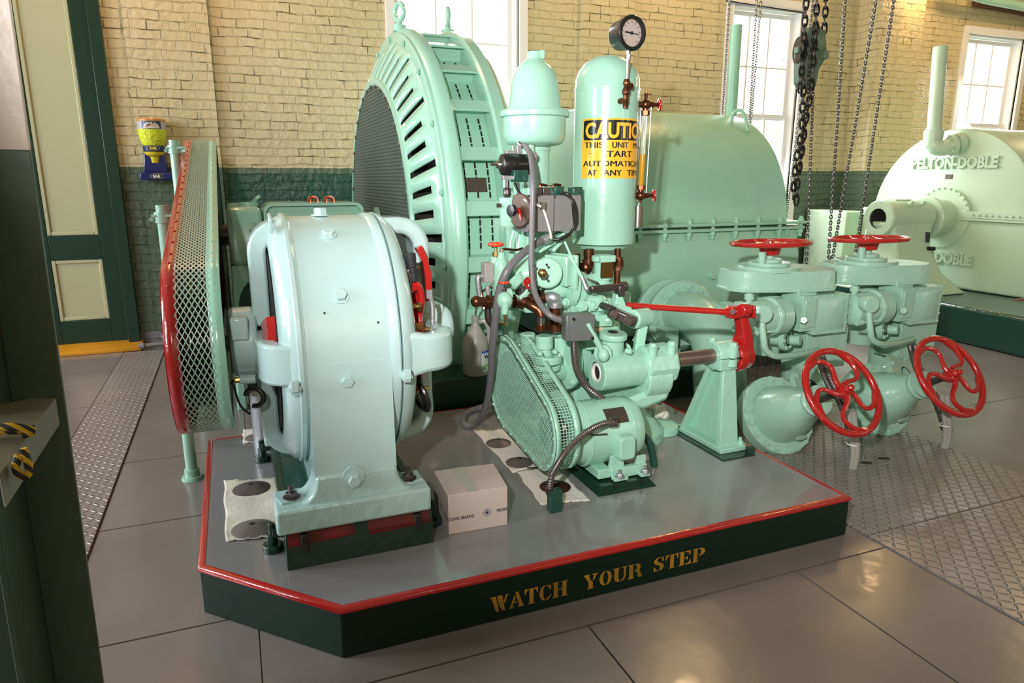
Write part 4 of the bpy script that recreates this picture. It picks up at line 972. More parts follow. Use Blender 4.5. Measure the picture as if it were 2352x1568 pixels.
# bearing pedestal
O('shaft_bearing',MB().lathe((5.83,5,rz+.01),(1,0,0),[(0,.096),(0,.165),(.015,.178),(.58,.170),(.58,0)],40),PALE,T2)
O('bearing_bore',MB().lathe((5.845,5,rz+.01),(1,0,0),[(-.0,.0955),(.50,.090),(.50,0)],30),mat('bore_grey',(.05,.045,.045),.5),T2)
m=MB(); n=9; vs=[];fs=[]
lay=[(rz-.02,.165,5.86,6.40),(.75,.20,5.88,6.36),(.50,.32,5.84,6.42),(.36,.48,5.76,6.50),(.326,.52,5.72,6.54)]
for z,w_,xa,xb in lay: vs+=[(xa,5-w_,z),(xb,5-w_,z),(xb,5+w_,z),(xa,5+w_,z)]
for j in range(len(lay)-1):
    for i in range(4): k=(i+1)%4; fs.append((j*4+i,j*4+k,j*4+4+k,j*4+4+i))
fs+=[(0,1,2,3),tuple(4*(len(lay)-1)+i for i in (3,2,1,0))]
O('pedestal',m.add(vs,fs),PALE,T2,bev=.03)
m=MB()
for x,y in ((6.08,4.86),(6.24,4.86)): m.bolt((x,y-.0,rz+.15),(0,-.4,1),.024,.03)
m.box(6.0,4.96,rz+.18,6.2,5.06,rz+.19)
O('cap_bolt',m,PALE,T2)
O('side_fitting',MB().box(6.28,4.79,.80,6.31,4.83,.90).cyl((6.30,4.80,.74),(6.36,4.76,.74),.02,n=8),BLACK,T2)
O('vent_elbow',MB().tube([(6.55,5.085,1.90),(6.55,5.08,1.80),(6.555,5.06,1.725),(6.60,5.02,1.70),(6.66,4.975,1.72),(6.76,4.93,1.76)],.075,20).cyl((6.665,4.975,1.725),(6.70,4.955,1.735),.10,n=24).cyl((6.71,4.95,1.74),(6.76,4.93,1.755),.10,n=24).lathe((6.55,5.085,1.875),(0,0,-1),[(0,.06),(.0,.088),(.03,.092),(.16,.078)],24),PALE,T2)
O('vent_pipe',MB().cyl((6.55,5.085,1.86),(6.58,5.16,2.66),.066,n=24),PALE,T2)
m=MB()
for k in range(8):
    g=2*PI*k/8; ax=V((.08,-.05,.02)).normalized(); a_,b_,_=frame(ax); m.bolt(V((6.665,4.975,1.725))+(a_*math.cos(g)+b_*math.sin(g))*.083,-ax,.018,.018)
O('vent_flange_bolt',m,PALE,T2)
O('lifting_handle',MB().tube([(7.25,4.35,1.55),(7.30,4.28,1.62),(7.42,4.25,1.66),(7.55,4.25,1.64)],.022,10),PALE,T2)
O('copper_trim',MB().box(6.6,4.05,.30,9.0,4.10,.335),mat('rust_trim',(.35,.16,.10),.6),T2)
f3=T('machine_foundation','dark glossy green foundation block beneath the pale turbine at the far right','base',(7,4.6,0))
O('block',MB().prism([(5.78,3.1),(9.3,3.1),(9.3,6.2),(6.3,6.2),(5.95,5.0),(5.86,4.3)],'xy',0,.325),DTEAL,f3,bev=.03)
O('anchor_nut',MB().cyl((6.75,4.0,.325),(6.75,4.0,.39),.05,n=6),DGRN,f3)
f4=T('pale_casing','white-green sloping casing edge left of the PELTON-DOBLE turbine','casing',(6.3,5.9,0))
O('plate',MB().prism([(5.95,.0),(6.54,.0),(6.54,1.05),(5.95,1.05)],'yz',6.45,6.70),PALE,f4,bev=.02)
# ================= PRESSURE TANK =================
tx,tyy,tr=1.662,2.97,.149
TK=T('pressure_tank','upright mint pressure tank with domed top, yellow caution sign and gauge','tank',(tx,tyy,1.1))
O('shell',MB().lathe((tx,tyy,1.098),(0,0,1),[(0,0),(0,tr-.006),(.004,tr),(.70,tr)],64),MINT,TK)
O('domed_cap',MB().lathe((tx,tyy,1.795),(0,0,1),[(0,tr+.001),(.008,tr+.003),(.016,tr),(.05,tr-.002),(.085,tr-.014),(.118,tr-.038),(.142,tr-.072),(.154,tr-.11),(.158,0)],64),MINT,TK)
O('bottom_skirt',MB().lathe((tx,tyy,1.075),(0,0,1),[(0,0),(0,.11),(.023,.125),(.023,0)],40),MINT,TK)
# caution sign wrapped on the shell
dirc=V((-tx,-tyy)).normalized(); a0=math.atan2(dirc.y,dirc.x)
A0=a0-math.radians(45); SW,SH=.395,.262; SZ=1.405
def wrap(mb,vs,fs,off):
    """(s,z) sheet coordinates -> cylinder; s grows to the viewer's right (counter-clockwise seen from above)"""
    bm=bmesh.new(); bv=[bm.verts.new((v[0],0,v[1])) for v in vs]
    for f in fs:
        try: bm.faces.new([bv[i] for i in f])
        except Exception: pass
    bmesh.ops.triangulate(bm,faces=bm.faces[:])
    s0=min(v[0] for v in vs); s1=max(v[0] for v in vs); k=s0+.006
    while k<s1:
        bmesh.ops.bisect_plane(bm,geom=bm.verts[:]+bm.edges[:]+bm.faces[:],plane_co=(k,0,0),plane_no=(1,0,0)); k+=.006
    bm.verts.index_update()
    out=[]
    for v in bm.verts:
        a=A0+v.co.x/tr; out.append((tx+(tr+off)*math.cos(a),tyy+(tr+off)*math.sin(a),SZ+v.co.z))
    mb.add(out,[tuple(q.index for q in f.verts) for f in bm.faces]); bm.free(); return mb
def rrect(x0,x1,z0,z1,r): 
    p=rr(x0,x1,z0,z1,r,4); return p,[tuple(range(len(p)))]
sg=O('caution_sign',wrap(MB(),*rrect(0,SW,0,SH,.004),.0012),YELL,TK,smooth=60,fix=False)
O('sign_panel',wrap(MB(),*rrect(.008,SW-.008,SH-.094,SH-.008,.010),.0018),SBLK,sg,smooth=60,fix=False)
def wtext(mb,txt,s,z,h,width,off,bold=0):
    vs,fs,x0,x1=text_mesh(txt,h/.69,bold=bold); k=width/(x1-x0)
    return wrap(mb,[(s+(v.x-x0)*k,z+v.y) for v in vs],fs,off)
m=wtext(MB(),'CAUTION',.020,SH-.083,.062,SW-.050,.0026,bold=.0032); O('caution_word',m,YELL,sg,fix=False)
m=MB(); bo=0
for txt,s,z,h,wd in (('THIS',.016,.134,.025,.088),('UNIT',.146,.134,.025,.080),('MAY',.262,.134,.025,.085),('–',.036,.104,.016,.020),('START',.100,.094,.027,.150),('–',.30,.104,.016,.022),
                     ('AUTOMATICALLY',.010,.053,.025,.365),('AT',.036,.012,.026,.042),('ANY',.110,.012,.026,.084),('TIME',.225,.012,.026,.105)):
    m.cut(); wtext(m,txt,s,z,h,wd,.0026,bold=bo); wtext(m,txt,s+.0013,z,h,wd,.0027,bold=bo); wtext(m,txt,s+.0026,z,h,wd,.0028,bold=bo)
O('sign_word',m,SBLK,sg,fix=False)
# pressure gauge on its stem
gd=V((-1.0,-.42,0)).normalized(); 
gc=aY(1446,77,2.79); gax=V((.30,-.95,-.10)).normalized()
PG=T('pressure_gauge','round black pressure gauge with white dial high above the tank','gauge',gc)
gax=V((.12,-.99,-.02)).normalized()
O('case',MB().lathe(gc-gax*.0,gax,[(-.085,0),(-.085,.050),(-.068,.062),(-.01,.067),(.0,.071),(.02,.073),(.026,.069),(.022,.056),(.010,.054)],48),BLACK,PG)
fc=gc+gax*.012
O('dial',MB().lathe(fc,gax,[(0,0),(0,.055)],40),FACE,PG,smooth=0)
a_=V((0,0,1)).cross(gax).normalized()*1; u_=gax.cross(a_).normalized()
if u_.z<0: u_=-u_
if a_.x<0: a_=-a_
t=MB()
for k in range(11):
    g=math.radians(225-27*k); c=fc+gax*.0015+a_*(math.cos(g)*.043)+u_*(math.sin(g)*.043)
    t.obox(c,.0045,.0035,.0006,ax=a_,up=gax)
    t.obox(fc+gax*.0012+a_*(math.cos(g)*.050)+u_*(math.sin(g)*.050),.0012,.004,.0006,ax=V(a_*math.cos(g+PI/2)+u_*math.sin(g+PI/2)),up=gax)
O('dial_marks',t,BLACK,PG,fix=False,smooth=0)
O('needle',MB().obox(fc+gax*.004+a_*.008-u_*.001,.064,.003,.001,ax=a_-u_*.06,up=gax).obox(fc+gax*.004-a_*.022+u_*.001,.028,.006,.001,ax=a_-u_*.06,up=gax).cyl(fc+gax*.002,fc+gax*.006,.007,n=12),BLACK,PG)
s0=aY(1444,112,2.79); e_=aY(1437,228,2.79)
O('stem',MB().cyl(s0,s0+(e_-s0)*.25,.011,n=14).cyl(s0+(e_-s0)*.12,s0+(e_-s0)*.2,.013,n=6).cyl(s0+(e_-s0)*.25,s0+(e_-s0)*.62,.0085,n=14),STEEL,PG)
m=MB().lathe(s0+(e_-s0)*.60,(e_-s0),[(0,0),(0,.012),(.012,.016),(.02,.016),(.03,.011),(.045,.018),(.06,.018),(.068,.011),(.08,.012),(.095,.016),(.10,.013),(.12,.011),(.12,0)],14).cyl(e_+V((.0,0,.055)),e_+V((.028,-.005,.055)),.014,n=8)
m.tube([e_+V((0,0,.02)),e_,e_+V((-.01,.04,-.006)),e_+V((-.012,.09,-.008))],.013,10)
O('siphon_cock',m,COPPER,PG)
# sight glass
y1=2.93
uA,uB=aY(1483,240,y1),aY(1471,449,y1)
SG=T('sight_glass','brass-fitted sight glass with yellow oil and two small red handwheels, right side of the tank','gauge',uB)
m=MB()
for c,dz in ((uA,-1),(uB,1)):
    m.cut(); m.ball(c,.024,16).cyl(c+V((-.065,.02,0)),c,.014,n=12).cyl(c+V((-.05,.015,0)),c+V((-.038,.012,0)),.028,n=8)
    m.cyl(c,c+V((0,0,dz*.050)),.015,n=12).cyl(c+V((0,0,dz*.028)),c+V((0,0,dz*.048)),.020,n=6).cyl(c,c+V((.06,-.01,0)),.009,n=10).cyl(c+V((.022,0,0)),c+V((.042,0,0)),.014,n=6)
    if dz<0: m.cyl(c,c+V((0,0,.05)),.009,n=10).obox(c+V((.01,0,.045)),.035,.006,.006).cyl(c+V((0,0,.045)),c+V((0,0,.065)),.005,n=6)
    else: m.cyl(c,c-V((0,0,.035)),.008,n=8)
O('fitting',m,COPPER,SG)
def handwheel(mb,c,ax,R,r,spokes=5,curved=0,hub=.2,prof=1.0):
    ax=V(ax).normalized(); a,b,_=frame(ax); c=V(c); mb.torus(c,ax,R,r,40 if R>.1 else 20,10)
    for k in range(spokes):
        g=2*PI*k/spokes
        if curved:
            pts=[]
            for i in range(7):
                t=i/6; rad=R*hub*.5+(R-R*hub*.5)*t; gg=g+curved*math.sin(t*PI)*.55+curved*.9*(t*t-.5*t); pts.append(c+(a*math.cos(gg)+b*math.sin(gg))*rad-ax*(R*.05*math.sin(t*PI)))
            mb.tube(pts,lambda t:r*(.95-.22*math.sin(t*PI)),8,4)
        else: mb.tube([c,c+(a*math.cos(g)+b*math.sin(g))*R],r*.7,6,1)
    mb.lathe(c-ax*r*1.4,ax,[(0,0),(0,R*hub),(r*2.2,R*hub*.9),(r*2.8,R*hub*.6),(r*2.8,0)],18); return mb
for c in (uA,uB): O('handwheel',handwheel(MB(),c+V((.068,-.012,0)),(1,-.35,.1),.024,.0055,6),RED,SG)
O('glass_tube',MB().cyl(uA-V((0,0,.04)),uB+V((0,0,.04)),.0125,n=18),mat('clear_tube',(.75,.78,.68),.05,trans=.6),SG)
O('oil',MB().cyl(uB+V((0,0,.04)),uB.lerp(uA,.46),.0132,n=18),GLASSY,SG)
O('guard_rod',MB().cyl(uA+V((.028,-.005,0)),uB+V((.028,-.005,0)),.0025,n=6).cyl(uA+V((-.018,.01,0)),uB+V((-.018,.01,0)),.0025,n=6),STEEL,SG)
cp=aY(1465,497,y1)
tin=T('drip_cup','small silver tin cup hanging under the sight glass','cup',cp)
O('cup',MB().lathe(cp+V((0,0,-.05)),(0,0,1),[(0,0),(0,.024),(.10,.026),(.10,.024),(.004,.022)],20),STEEL,tin)
O('hook',MB().tube([cp+V((0,0,.05)),cp+V((.004,0,.065)),cp+V((0,0,.078)),cp+V((-.008,0,.07))],.003,6),STEEL,tin)
# ================= GOVERNOR =================
GV=T('governor','mint hydraulic governor with bell-shaped housing, copper pipes and levers behind the grey box','machine',(1.5,2.9,PZ))
bx,by_=1.287,2.95
O('bell_cover',MB().lathe((bx,by_,1.695),(0,0,1),[(0,0),(0,.125),(.02,.115),(.06,.108),(.11,.104),(.15,.094),(.18,.078),(.20,.055),(.212,.040),(.222,.033),(.245,.032),(.248,0)],48).box(bx+.012,by_-.035,1.910,bx+.03,by_-.026,1.945),MINT,GV)
O('bowl',MB().lathe((bx,by_,1.545),(0,0,1),[(0,0),(0,.085),(.006,.115),(.02,.132),(.045,.139),(.12,.141),(.125,.154),(.145,.156),(.152,.15),(.155,0)],56).cyl((bx-.045,by_-.06,1.515),(bx-.045,by_-.06,1.55),.02,n=16),MINT,GV)
O('neck_column',MB().cyl((bx+.01,by_+.02,.85),(bx+.01,by_+.02,1.56),.068,n=36).cyl((bx+.01,by_+.02,1.525),(bx+.01,by_+.02,1.548),.072,n=36),MINT,GV)
O('neck_flare',MB().prism([(1.17,.80),(1.20,1.0),(1.22,1.30),(1.40,1.30),(1.42,1.0),(1.44,.80)],'xz',2.96,3.02),MINT,GV,bev=.01)
# lower castings
O('pedestal',MB().lathe((1.57,2.93,PZ),(0,0,1),[(0,0),(0,.35),(.035,.35),(.05,.33),(.10,.27),(.20,.215),(.34,.185),(.46,.175),(.56,.15),(.60,.0)],48),MINT,GV)
O('side_wall',MB().prism([(1.34,.22),(1.40,.40),(1.39,.58),(1.345,.60),(1.335,.70),(1.42,.72),(1.52,.735),(1.62,.72),(1.66,.62),(1.62,.42),(1.68,.30),(1.80,.22)],'xz',2.72,2.80),MINT,GV,bev=.012)
fb=aZ(1512,970,.21)
def ringloft(levels,n=36):
    vs=[];fs=[]
    for x,y,r,z in levels:
        for i in range(n): g=2*PI*i/n; vs.append((x+r*math.cos(g),y+r*math.sin(g),z))
    for j in range(len(levels)-1):
        for i in range(n): k=(i+1)%n; fs.append((j*n+i,j*n+k,(j+1)*n+k,(j+1)*n+i))
    fs.append(tuple((len(levels)-1)*n+i for i in range(n))); return MB().add(vs,fs)
O('base_skirt',ringloft([(1.705,2.80,.205,PZ),(1.705,2.80,.205,PZ+.045),(1.70,2.805,.19,PZ+.062),(1.67,2.83,.155,.30),(1.63,2.86,.14,.38),(1.60,2.88,.14,.55),(1.60,2.90,.13,.66)]),MINT,GV)
O('base_foot',MB().lathe((fb.x,fb.y,PZ),(0,0,1),[(0,0),(0,.105),(.035,.10),(.05,.07),(.05,0)],28),MINT,GV,bev=.004)
O('anchor_bolt',MB().stud((fb.x-.01,fb.y+.02,PZ+.05),(0,0,1),.014),MINT,GV)
def disc(nm,p,ax,prof,mt=MINT,n=36,bolts=0,br=0,bz=0,bs=.012,bev=.003):
    o=O(nm,MB().lathe(p,ax,prof,n),mt,GV,bev=bev)
    if bolts:
        a,b,c=frame(ax); m=MB()
        for k in range(bolts): g=2*PI*k/bolts+.3; m.bolt(V(p)+c*bz+(a*math.cos(g)+b*math.sin(g))*br,c,bs,bs)
        O('hex_nut',m,mt,GV)
    return o
# pump flange
pf=aY(1290,832,2.70)
disc('pump_flange',pf,(-1,-.25,.05),[(-.10,0),(-.10,.10),(-.02,.105),(-.02,.125),(.0,.125),(.0,0)],bolts=6,br=.108,bz=0)
O('pump_body',MB().tube([aY(1240,860,2.66),aY(1262,855,2.66),aY(1300,850,2.72)],.045,16).cyl(aY(1250,770,2.66),aY(1250,800,2.66),.038,n=20).cyl(aY(1250,800,2.66),aY(1255,840,2.66),.030,n=20).cyl(aY(1258,815,2.64),aY(1258,832,2.64),.062,n=24).cyl(aY(1256,836,2.64),aY(1256,848,2.64),.058,n=24),MINT,GV,bev=.004)
O('pump_body',MB().lathe(aY(1285,770,2.74),(0.12,0,-1),[(0,0),(0,.05),(.02,.052),(.08,.05),(.14,.085),(.16,0)],28).cyl(aY(1212,765,2.8),aY(1215,840,2.8),.035,n=18),MINT,GV,bev=.004)
m=MB()
for u,v in ((1240,812),(1275,808)): m.bolt(aY(u,v,2.60),(0,-.3,1),.011,.012)
O('hex_nut',m,MINT,GV)
# upper valve body
vb=aY(1257,627,2.66)
O('valve_body',MB().lathe(vb,(-.35,-1,.12),[(-.16,0),(-.16,.065),(0,.066),(.006,.060),(.006,0)],36).prism([(1.16,.83),(1.13,.90),(1.19,.955),(1.23,.99),(1.33,1.0),(1.36,.97),(1.36,.86),(1.30,.82)],'xz',2.74,2.84),MINT,GV,bev=.008)
O('valve_cone',MB().cyl(aY(1225,625,2.76),aY(1180,635,2.76),.075,.035,24).cyl(aY(1180,640,2.74),aY(1195,655,2.72),.05,.03,20),MINT,GV,bev=.004)
O('brass_cap',MB().lathe(aY(1246,627,2.58),(-.35,-1,.12),[(-.02,0),(-.02,.020),(.0,.020),(.006,.014),(.012,0)],6),BRASS,GV)
m=MB()
for u,v in ((1256,608),(1256,640),(1228,610),(1228,642)): m.cut(); m.cyl(aY(u,v,2.60),aY(u,v,2.585),.0055,n=10)
O('set_screw',m,DARK,GV)
O('box_flange',MB().obox(aY(1284,620,2.72),.05,.14,.13,ax=(1,.35,0)).obox(aY(1296,622,2.72),.02,.16,.15,ax=(1,.35,0)),MINT,GV,bev=.006)
# elbow to servo
O('servo_elbow',MB().tube([aY(1258,655,2.74),aY(1280,665,2.72),aY(1300,663,2.74)],.042,18).cyl(aY(1296,664,2.74),aY(1312,667,2.74),.088,n=32).cyl(aY(1313,667,2.74),aY(1326,669,2.75),.092,n=32),MINT,GV,bev=.004)
m=MB()
for u,v in ((1300,636),(1300,694)): m.bolt(aY(u,v,2.68),(-.8,-.6,0),.014,.014)
O('hex_nut',m,MINT,GV)
sc=aY(1374,700,2.70)
disc('servo_cylinder',sc,(.25,-1,.18),[(-.22,0),(-.22,.12),(-.05,.125),(-.05,.142),(-.012,.142),(-.012,.09),(.0,.085),(.0,0)],bolts=0)
m=MB()
for u,v,s in ((1338,705,.019),(1363,703,.016),(1336,735,.0)): 
    if s: m.bolt(aY(u,v,2.575),(.25,-1,.18),s,.016)
O('hex_nut',m,MINT,GV)
O('stuffing_gland',MB().lathe(aY(1380,704,2.62),(.5,-1,-.1),[(-.05,0),(-.05,.05),(0,.05),(.012,.035),(.012,0)],28).obox(aY(1368,703,2.60),.11,.02,.045,ax=(1,-.3,0)),MINT,GV,bev=.004)
O('clamp_plate',MB().obox(aY(1378,736,2.60),.115,.02,.052,ax=(1,-.05,-.02)),MINT,GV,bev=.004)
m=MB()
for u in (1360,1395): m.bolt(aY(u,738 if u<1380 else 735,2.585),(0,-1,0),.015,.014).cyl(aY(u,738 if u<1380 else 735,2.585),aY(u,738 if u<1380 else 735,2.562),.006,n=8)
O('hex_nut',m,MINT,GV)
O('servo_block',MB().obox(aY(1370,770,2.68),.16,.14,.10,ax=(1,-.05,0)).obox(aY(1395,690,2.80),.20,.10,.08),MINT,GV,bev=.01)
O('cream_bush',MB().cyl(aY(1360,757,2.60),aY(1384,757,2.60),.013,n=14),mat('cream_bush',(.6,.52,.33),.4),GV)
# pilot valve tower with bronze plate
O('pilot_tower',MB().cyl(aY(1386,680,2.72),aY(1382,640,2.74),.045,.032,24).cyl(aY(1384,642,2.74),aY(1384,600,2.74),.040,n=24).cyl(aY(1384,600,2.74),aY(1384,586,2.74),.05,n=24,bev=.004).obox(aY(1394,594,2.70),.075,.03,.03),MINT,GV,bev=.004)
O('bronze_plate',MB().obox(aY(1394,620,2.685),.062,.003,.068,ax=(1,-.04,0)),NAMEB,GV)
# bracket under cabinet
O('cabinet_bracket',MB().sweep([aY(1230,575,2.82),aY(1262,556,2.82),aY(1290,535,2.82)],(0,1,0),.04,.010).sweep([aY(1262,575,2.82),aY(1287,548,2.82)],(0,1,0),.04,.008),MINT,GV,bev=.003)
O('vertical_strut',MB().sweep([aY(1172,640,2.9),aY(1174,560,2.9),aY(1190,500,2.92),aY(1186,420,2.92)],(0,1,0),.012,.012).sweep([aY(1205,640,2.95),aY(1205,400,2.95)],(0,1,0),.02,.014),MINT,GV,bev=.003)
# copper pipework
m=MB(); yk=2.80
m.tube([aY(1092,692,yk),aY(1130,693,yk),aY(1180,692,yk),aY(1230,692,yk)],.021,14,4).cyl(aY(1180,692,yk),aY(1202,692,yk),.030,n=16).cyl(aY(1118,692,yk),aY(1134,693,yk),.028,n=16).ball(aY(1094,692,yk),.026,14)
m.tube([aY(1200,692,2.76),aY(1222,702,2.72),aY(1240,715,2.70),aY(1245,740,2.68)],.022,14).cyl(aY(1196,690,2.77),aY(1210,696,2.75),.032,n=16)
m.tube([aY(1215,686,2.72),aY(1240,684,2.72),aY(1262,684,2.72)],.021,14).cyl(aY(1275,700,2.70),aY(1275,752,2.70),.026,n=18).cyl(aY(1275,742,2.70),aY(1275,758,2.70),.040,n=20).cyl(aY(1243,744,2.66),aY(1243,758,2.66),.026,n=16)
m.cyl(aY(1098,640,2.86),aY(1112,710,2.82),.010,n=8)
O('copper_pipe',m,COPPER,GV)
O('grey_elbow',MB().tube([aY(1259,684,2.715),aY(1270,683,2.70),aY(1275,690,2.70),aY(1275,703,2.70)],.031,16).cyl(aY(1275,697,2.70),aY(1275,705,2.70),.035,n=18),GALV,GV)
O('union_collar',MB().cyl(aY(1243,728,2.66),aY(1243,745,2.66),.018,n=14),STEEL,GV)
O('dark_elbow',MB().tube([aY(1245,665,2.74),aY(1240,690,2.76),aY(1258,670,2.76)],.022,10).tube([aY(1120,700,2.86),aY(1122,730,2.86),aY(1130,745,2.86)],.016,10).obox(aY(1200,668,2.78),.05,.05,.04).cyl(aY(1200,660,2.76),aY(1200,700,2.76),.012,n=8),DSTEEL,GV)
m=MB().tube([aY(1352,572,2.86),aY(1352,606,2.86),aY(1340,616,2.86),aY(1318,612,2.86),aY(1300,604,2.88),aY(1290,604,2.9)],.026,14).cyl(aY(1352,596,2.86),aY(1352,606,2.86),.032,n=16).ball(aY(1346,614,2.86),.034,14).cyl(aY(1320,582,2.88),aY(1320,610,2.88),.026,n=14)
m.cyl(aY(1419,571,2.80),aY(1417,655,2.80),.016,n=14).cyl(aY(1419,590,2.80),aY(1418,620,2.80),.024,n=6).cyl(aY(1419,598,2.80),aY(1419,612,2.80),.027,n=8).tube([aY(1364,620,2.82),aY(1362,650,2.82)],.005,6,1)
O('tank_pipe',m,COPPER,GV)
# flyball motor group
mc=aY(1180,378,2.84)
O('black_motor',MB().lathe(mc+V((-.062,0,0)),(1,0,0),[(0,0),(0,.030),(.006,.043),(.02,.048),(.07,.048),(.075,.045),(.13,.045),(.14,.04),(.14,0)],30).cyl(mc+V((-.10,0,0)),mc+V((-.05,0,0)),.005,n=8),BLACK,GV)
O('motor_nose',MB().lathe(mc+V((-.067,0,0)),(1,0,0),[(-.012,0),(-.01,.016),(.004,.02),(.004,0)],18).cyl(mc+V((-.105,0,0)),mc+V((-.06,0,0)),.0055,n=8),STEEL,GV)
O('motor_bracket',MB().obox(aY(1172,352,2.84),.045,.03,.022).obox(aY(1190,347,2.86),.02,.03,.05).obox(aY(1163,408,2.83),.04,.04,.018),GALV,GV,bev=.002)
O('green_terminal_box',MB().obox(aY(1193,404,2.79),.065,.05,.05),DTEAL,GV,bev=.003)
O('drive_coupling',MB().cyl(aY(1165,414,2.84),aY(1165,436,2.84),.010,n=12).lathe(aY(1165,430,2.84),(0,0,-1),[(0,.008),(.006,.018),(.02,.016),(.03,.019),(.042,.012),(.05,.009)],14),DSTEEL,GV)
O('drive_spindle',MB().cyl(aY(1166,438,2.84),aY(1166,466,2.84),.008,n=12).cyl(aY(1166,460,2.84),aY(1166,466,2.84),.016,n=12).cyl(aY(1142,472,2.82),aY(1150,472,2.82),.010,n=10).cyl(aY(1152,455,2.84),aY(1152,466,2.84),.008,n=8),STEEL,GV)
O('dashpot',MB().lathe(aY(1168,519,2.84),(0,0,1),[(0,0),(0,.036),(.005,.039),(.112,.039),(.118,.041),(.122,.041),(.122,0)],28),MINT,GV)
dd=aY(1193,483,2.76)
O('speed_disc',MB().lathe(dd,(-1,-.35,.05),[(-.006,0),(-.006,.070),(.0,.072),(.004,.068),(.004,0)],36),mat('brown_dial',(.10,.06,.045),.35,.3),GV)
O('speed_knob',MB().lathe(dd+V((-.012,-.005,0)),(-1,-.35,.05),[(0,0),(0,.012),(.02,.012),(.022,.024),(.04,.024),(.042,0)],18),BLACK,GV)
O('speed_pointer',MB().tube([dd+V((-.014,-.02,.005)),dd+V((-.012,-.035,-.01)),dd+V((-.010,-.045,-.04))],.006,8).cyl(dd,dd+V((-.02,-.01,0)),.012,n=10),RED,GV)
O('round_knob',MB().lathe(aY(1226,358,2.82),(.2,-1,0),[(-.03,0),(-.03,.012),(0,.016),(.004,.018),(.006,.008),(.002,0)],18),GALV,GV)
# grey control cabinet
q0=aY(1210,536,2.74); q1=aY(1335,448,2.74)
CB=T('control_cabinet','grey metal control cabinet strapped with cables, left of the pressure tank','cabinet',((q0.x+q1.x)/2,2.8,q0.z))
O('cabinet_body',MB().box(q0.x,2.74,q0.z+.005,q1.x,2.90,q1.z),GREYP,CB,bev=.002)
O('cabinet_cover',MB().box(q0.x+.125,2.7385,q0.z+.003,q0.x+.127,2.741,q1.z),DARK,CB)
m=MB()
for u,v in ((1214,450),(1238,449),(1274,452),(1214,532),(1238,534),(1273,540),(1300,538)): p=aY(u,v,2.7395); m.cut(); m.cyl(p,p-V((0,.004,0)),.005,n=8)
O('cover_screw',m,DSTEEL,CB)
O('top_switch',MB().obox(aY(1252,440,2.80),.035,.04,.035).obox(aY(1237,440,2.80),.02,.03,.03),DSTEEL,CB,bev=.002)
O('top_switch',MB().obox(aY(1280,440,2.80),.045,.05,.045).obox(aY(1321,442,2.86),.045,.06,.05).cyl(aY(1268,443,2.8),aY(1274,443,2.8),.016,n=10),DTEAL,CB,bev=.002)
O('top_linkage',MB().tube([aY(1240,430,2.80),aY(1242,424,2.80),aY(1256,426,2.80)],.006,8).tube([aY(1272,440,2.8),aY(1272,425,2.80),aY(1288,425,2.80)],.006,8).tube([aY(1256,426,2.80),aY(1272,426,2.80)],.002,6,1),COPPER,CB)
O('black_cable',MB().tube([aY(1290,442,2.76),aY(1305,446,2.71),aY(1318,465,2.70),aY(1323,490,2.70),aY(1321,515,2.70),aY(1305,540,2.71),aY(1280,550,2.73),aY(1262,546,2.75)],.0075,10).tube([aY(1300,445,2.73),aY(1314,460,2.69),aY(1317,490,2.69),aY(1319,518,2.69),aY(1308,536,2.70),aY(1285,548,2.72)],.006,8).tube([aY(1288,445,2.75),aY(1312,452,2.70),aY(1318,470,2.69)],.004,8),BLACK,CB)
m=MB().tube([aY(1182,420,2.80),aY(1190,438,2.78),aY(1202,454,2.75)],.006,8); O('black_sleeve',m,BLACK,CB)
O('white_cable',MB().tube([aY(1200,455,2.75),aY(1212,463,2.715),aY(1232,470,2.715),aY(1245,477,2.715),aY(1253,495,2.715),aY(1262,525,2.71),aY(1266,545,2.72),aY(1262,550,2.73)],.0055,8).tube([aY(1303,445,2.72),aY(1314,452,2.70),aY(1318,460,2.70)],.003,6),WHITEC,CB)
O('cable_clamp',MB().obox(aY(1247,472,2.712),.022,.012,.03).cyl(aY(1250,548,2.74),aY(1266,548,2.74),.018,n=14).cyl(aY(1256,548,2.74),aY(1262,548,2.74),.022,n=6),STEEL,CB)
# hoses
H1=MB().tube([aY(1196,335,2.88),aY(1207,336,2.84),aY(1219,360,2.76),aY(1224,410,2.68),aY(1223,480,2.66),aY(1221,560,2.63),aY(1221,620,2.60),aY(1226,665,2.57),aY(1243,702,2.52),aY(1266,726,2.48),aY(1291,736,2.47)],.0125,14)
h=T('flexible_hose','grey hose curving down from the bell housing to the small grey junction box','hose',aY(1291,736,2.47))
O('hose',H1,HOSE,h); O('hose_fitting',MB().cyl(aY(1190,330,2.88),aY(1200,338,2.87),.018,n=12).cyl(aY(1286,735,2.47),aY(1298,737,2.47),.018,n=6),STEEL,h)
h=T('flexible_hose','grey hose arching left from the cabinet and looping onto the plinth floor','hose',aZ(1075,978,PZ))
O('hose',MB().tube([aY(1246,552,2.74),aY(1222,566,2.70),aY(1190,592,2.66),aY(1163,625,2.64),aY(1146,672,2.66),aY(1138,730,2.70),aY(1131,800,2.78),aY(1127,870,2.88),aY(1118,925,3.0),aZ(1100,966,PZ+.02),aZ(1078,978,PZ+.016),aZ(1064,968,PZ+.016),aZ(1072,948,PZ+.016),aZ(1102,936,PZ+.02),aZ(1128,930,PZ+.05),aZ(1140,925,PZ+.08)],.0165,14),HOSE,h)
O('hose_fitting',MB().cyl(aY(1246,552,2.74),aY(1262,545,2.74),.021,n=14).cyl(aZ(1128,930,PZ+.05),aZ(1136,926,PZ+.07),.022,n=8),GALV,h)
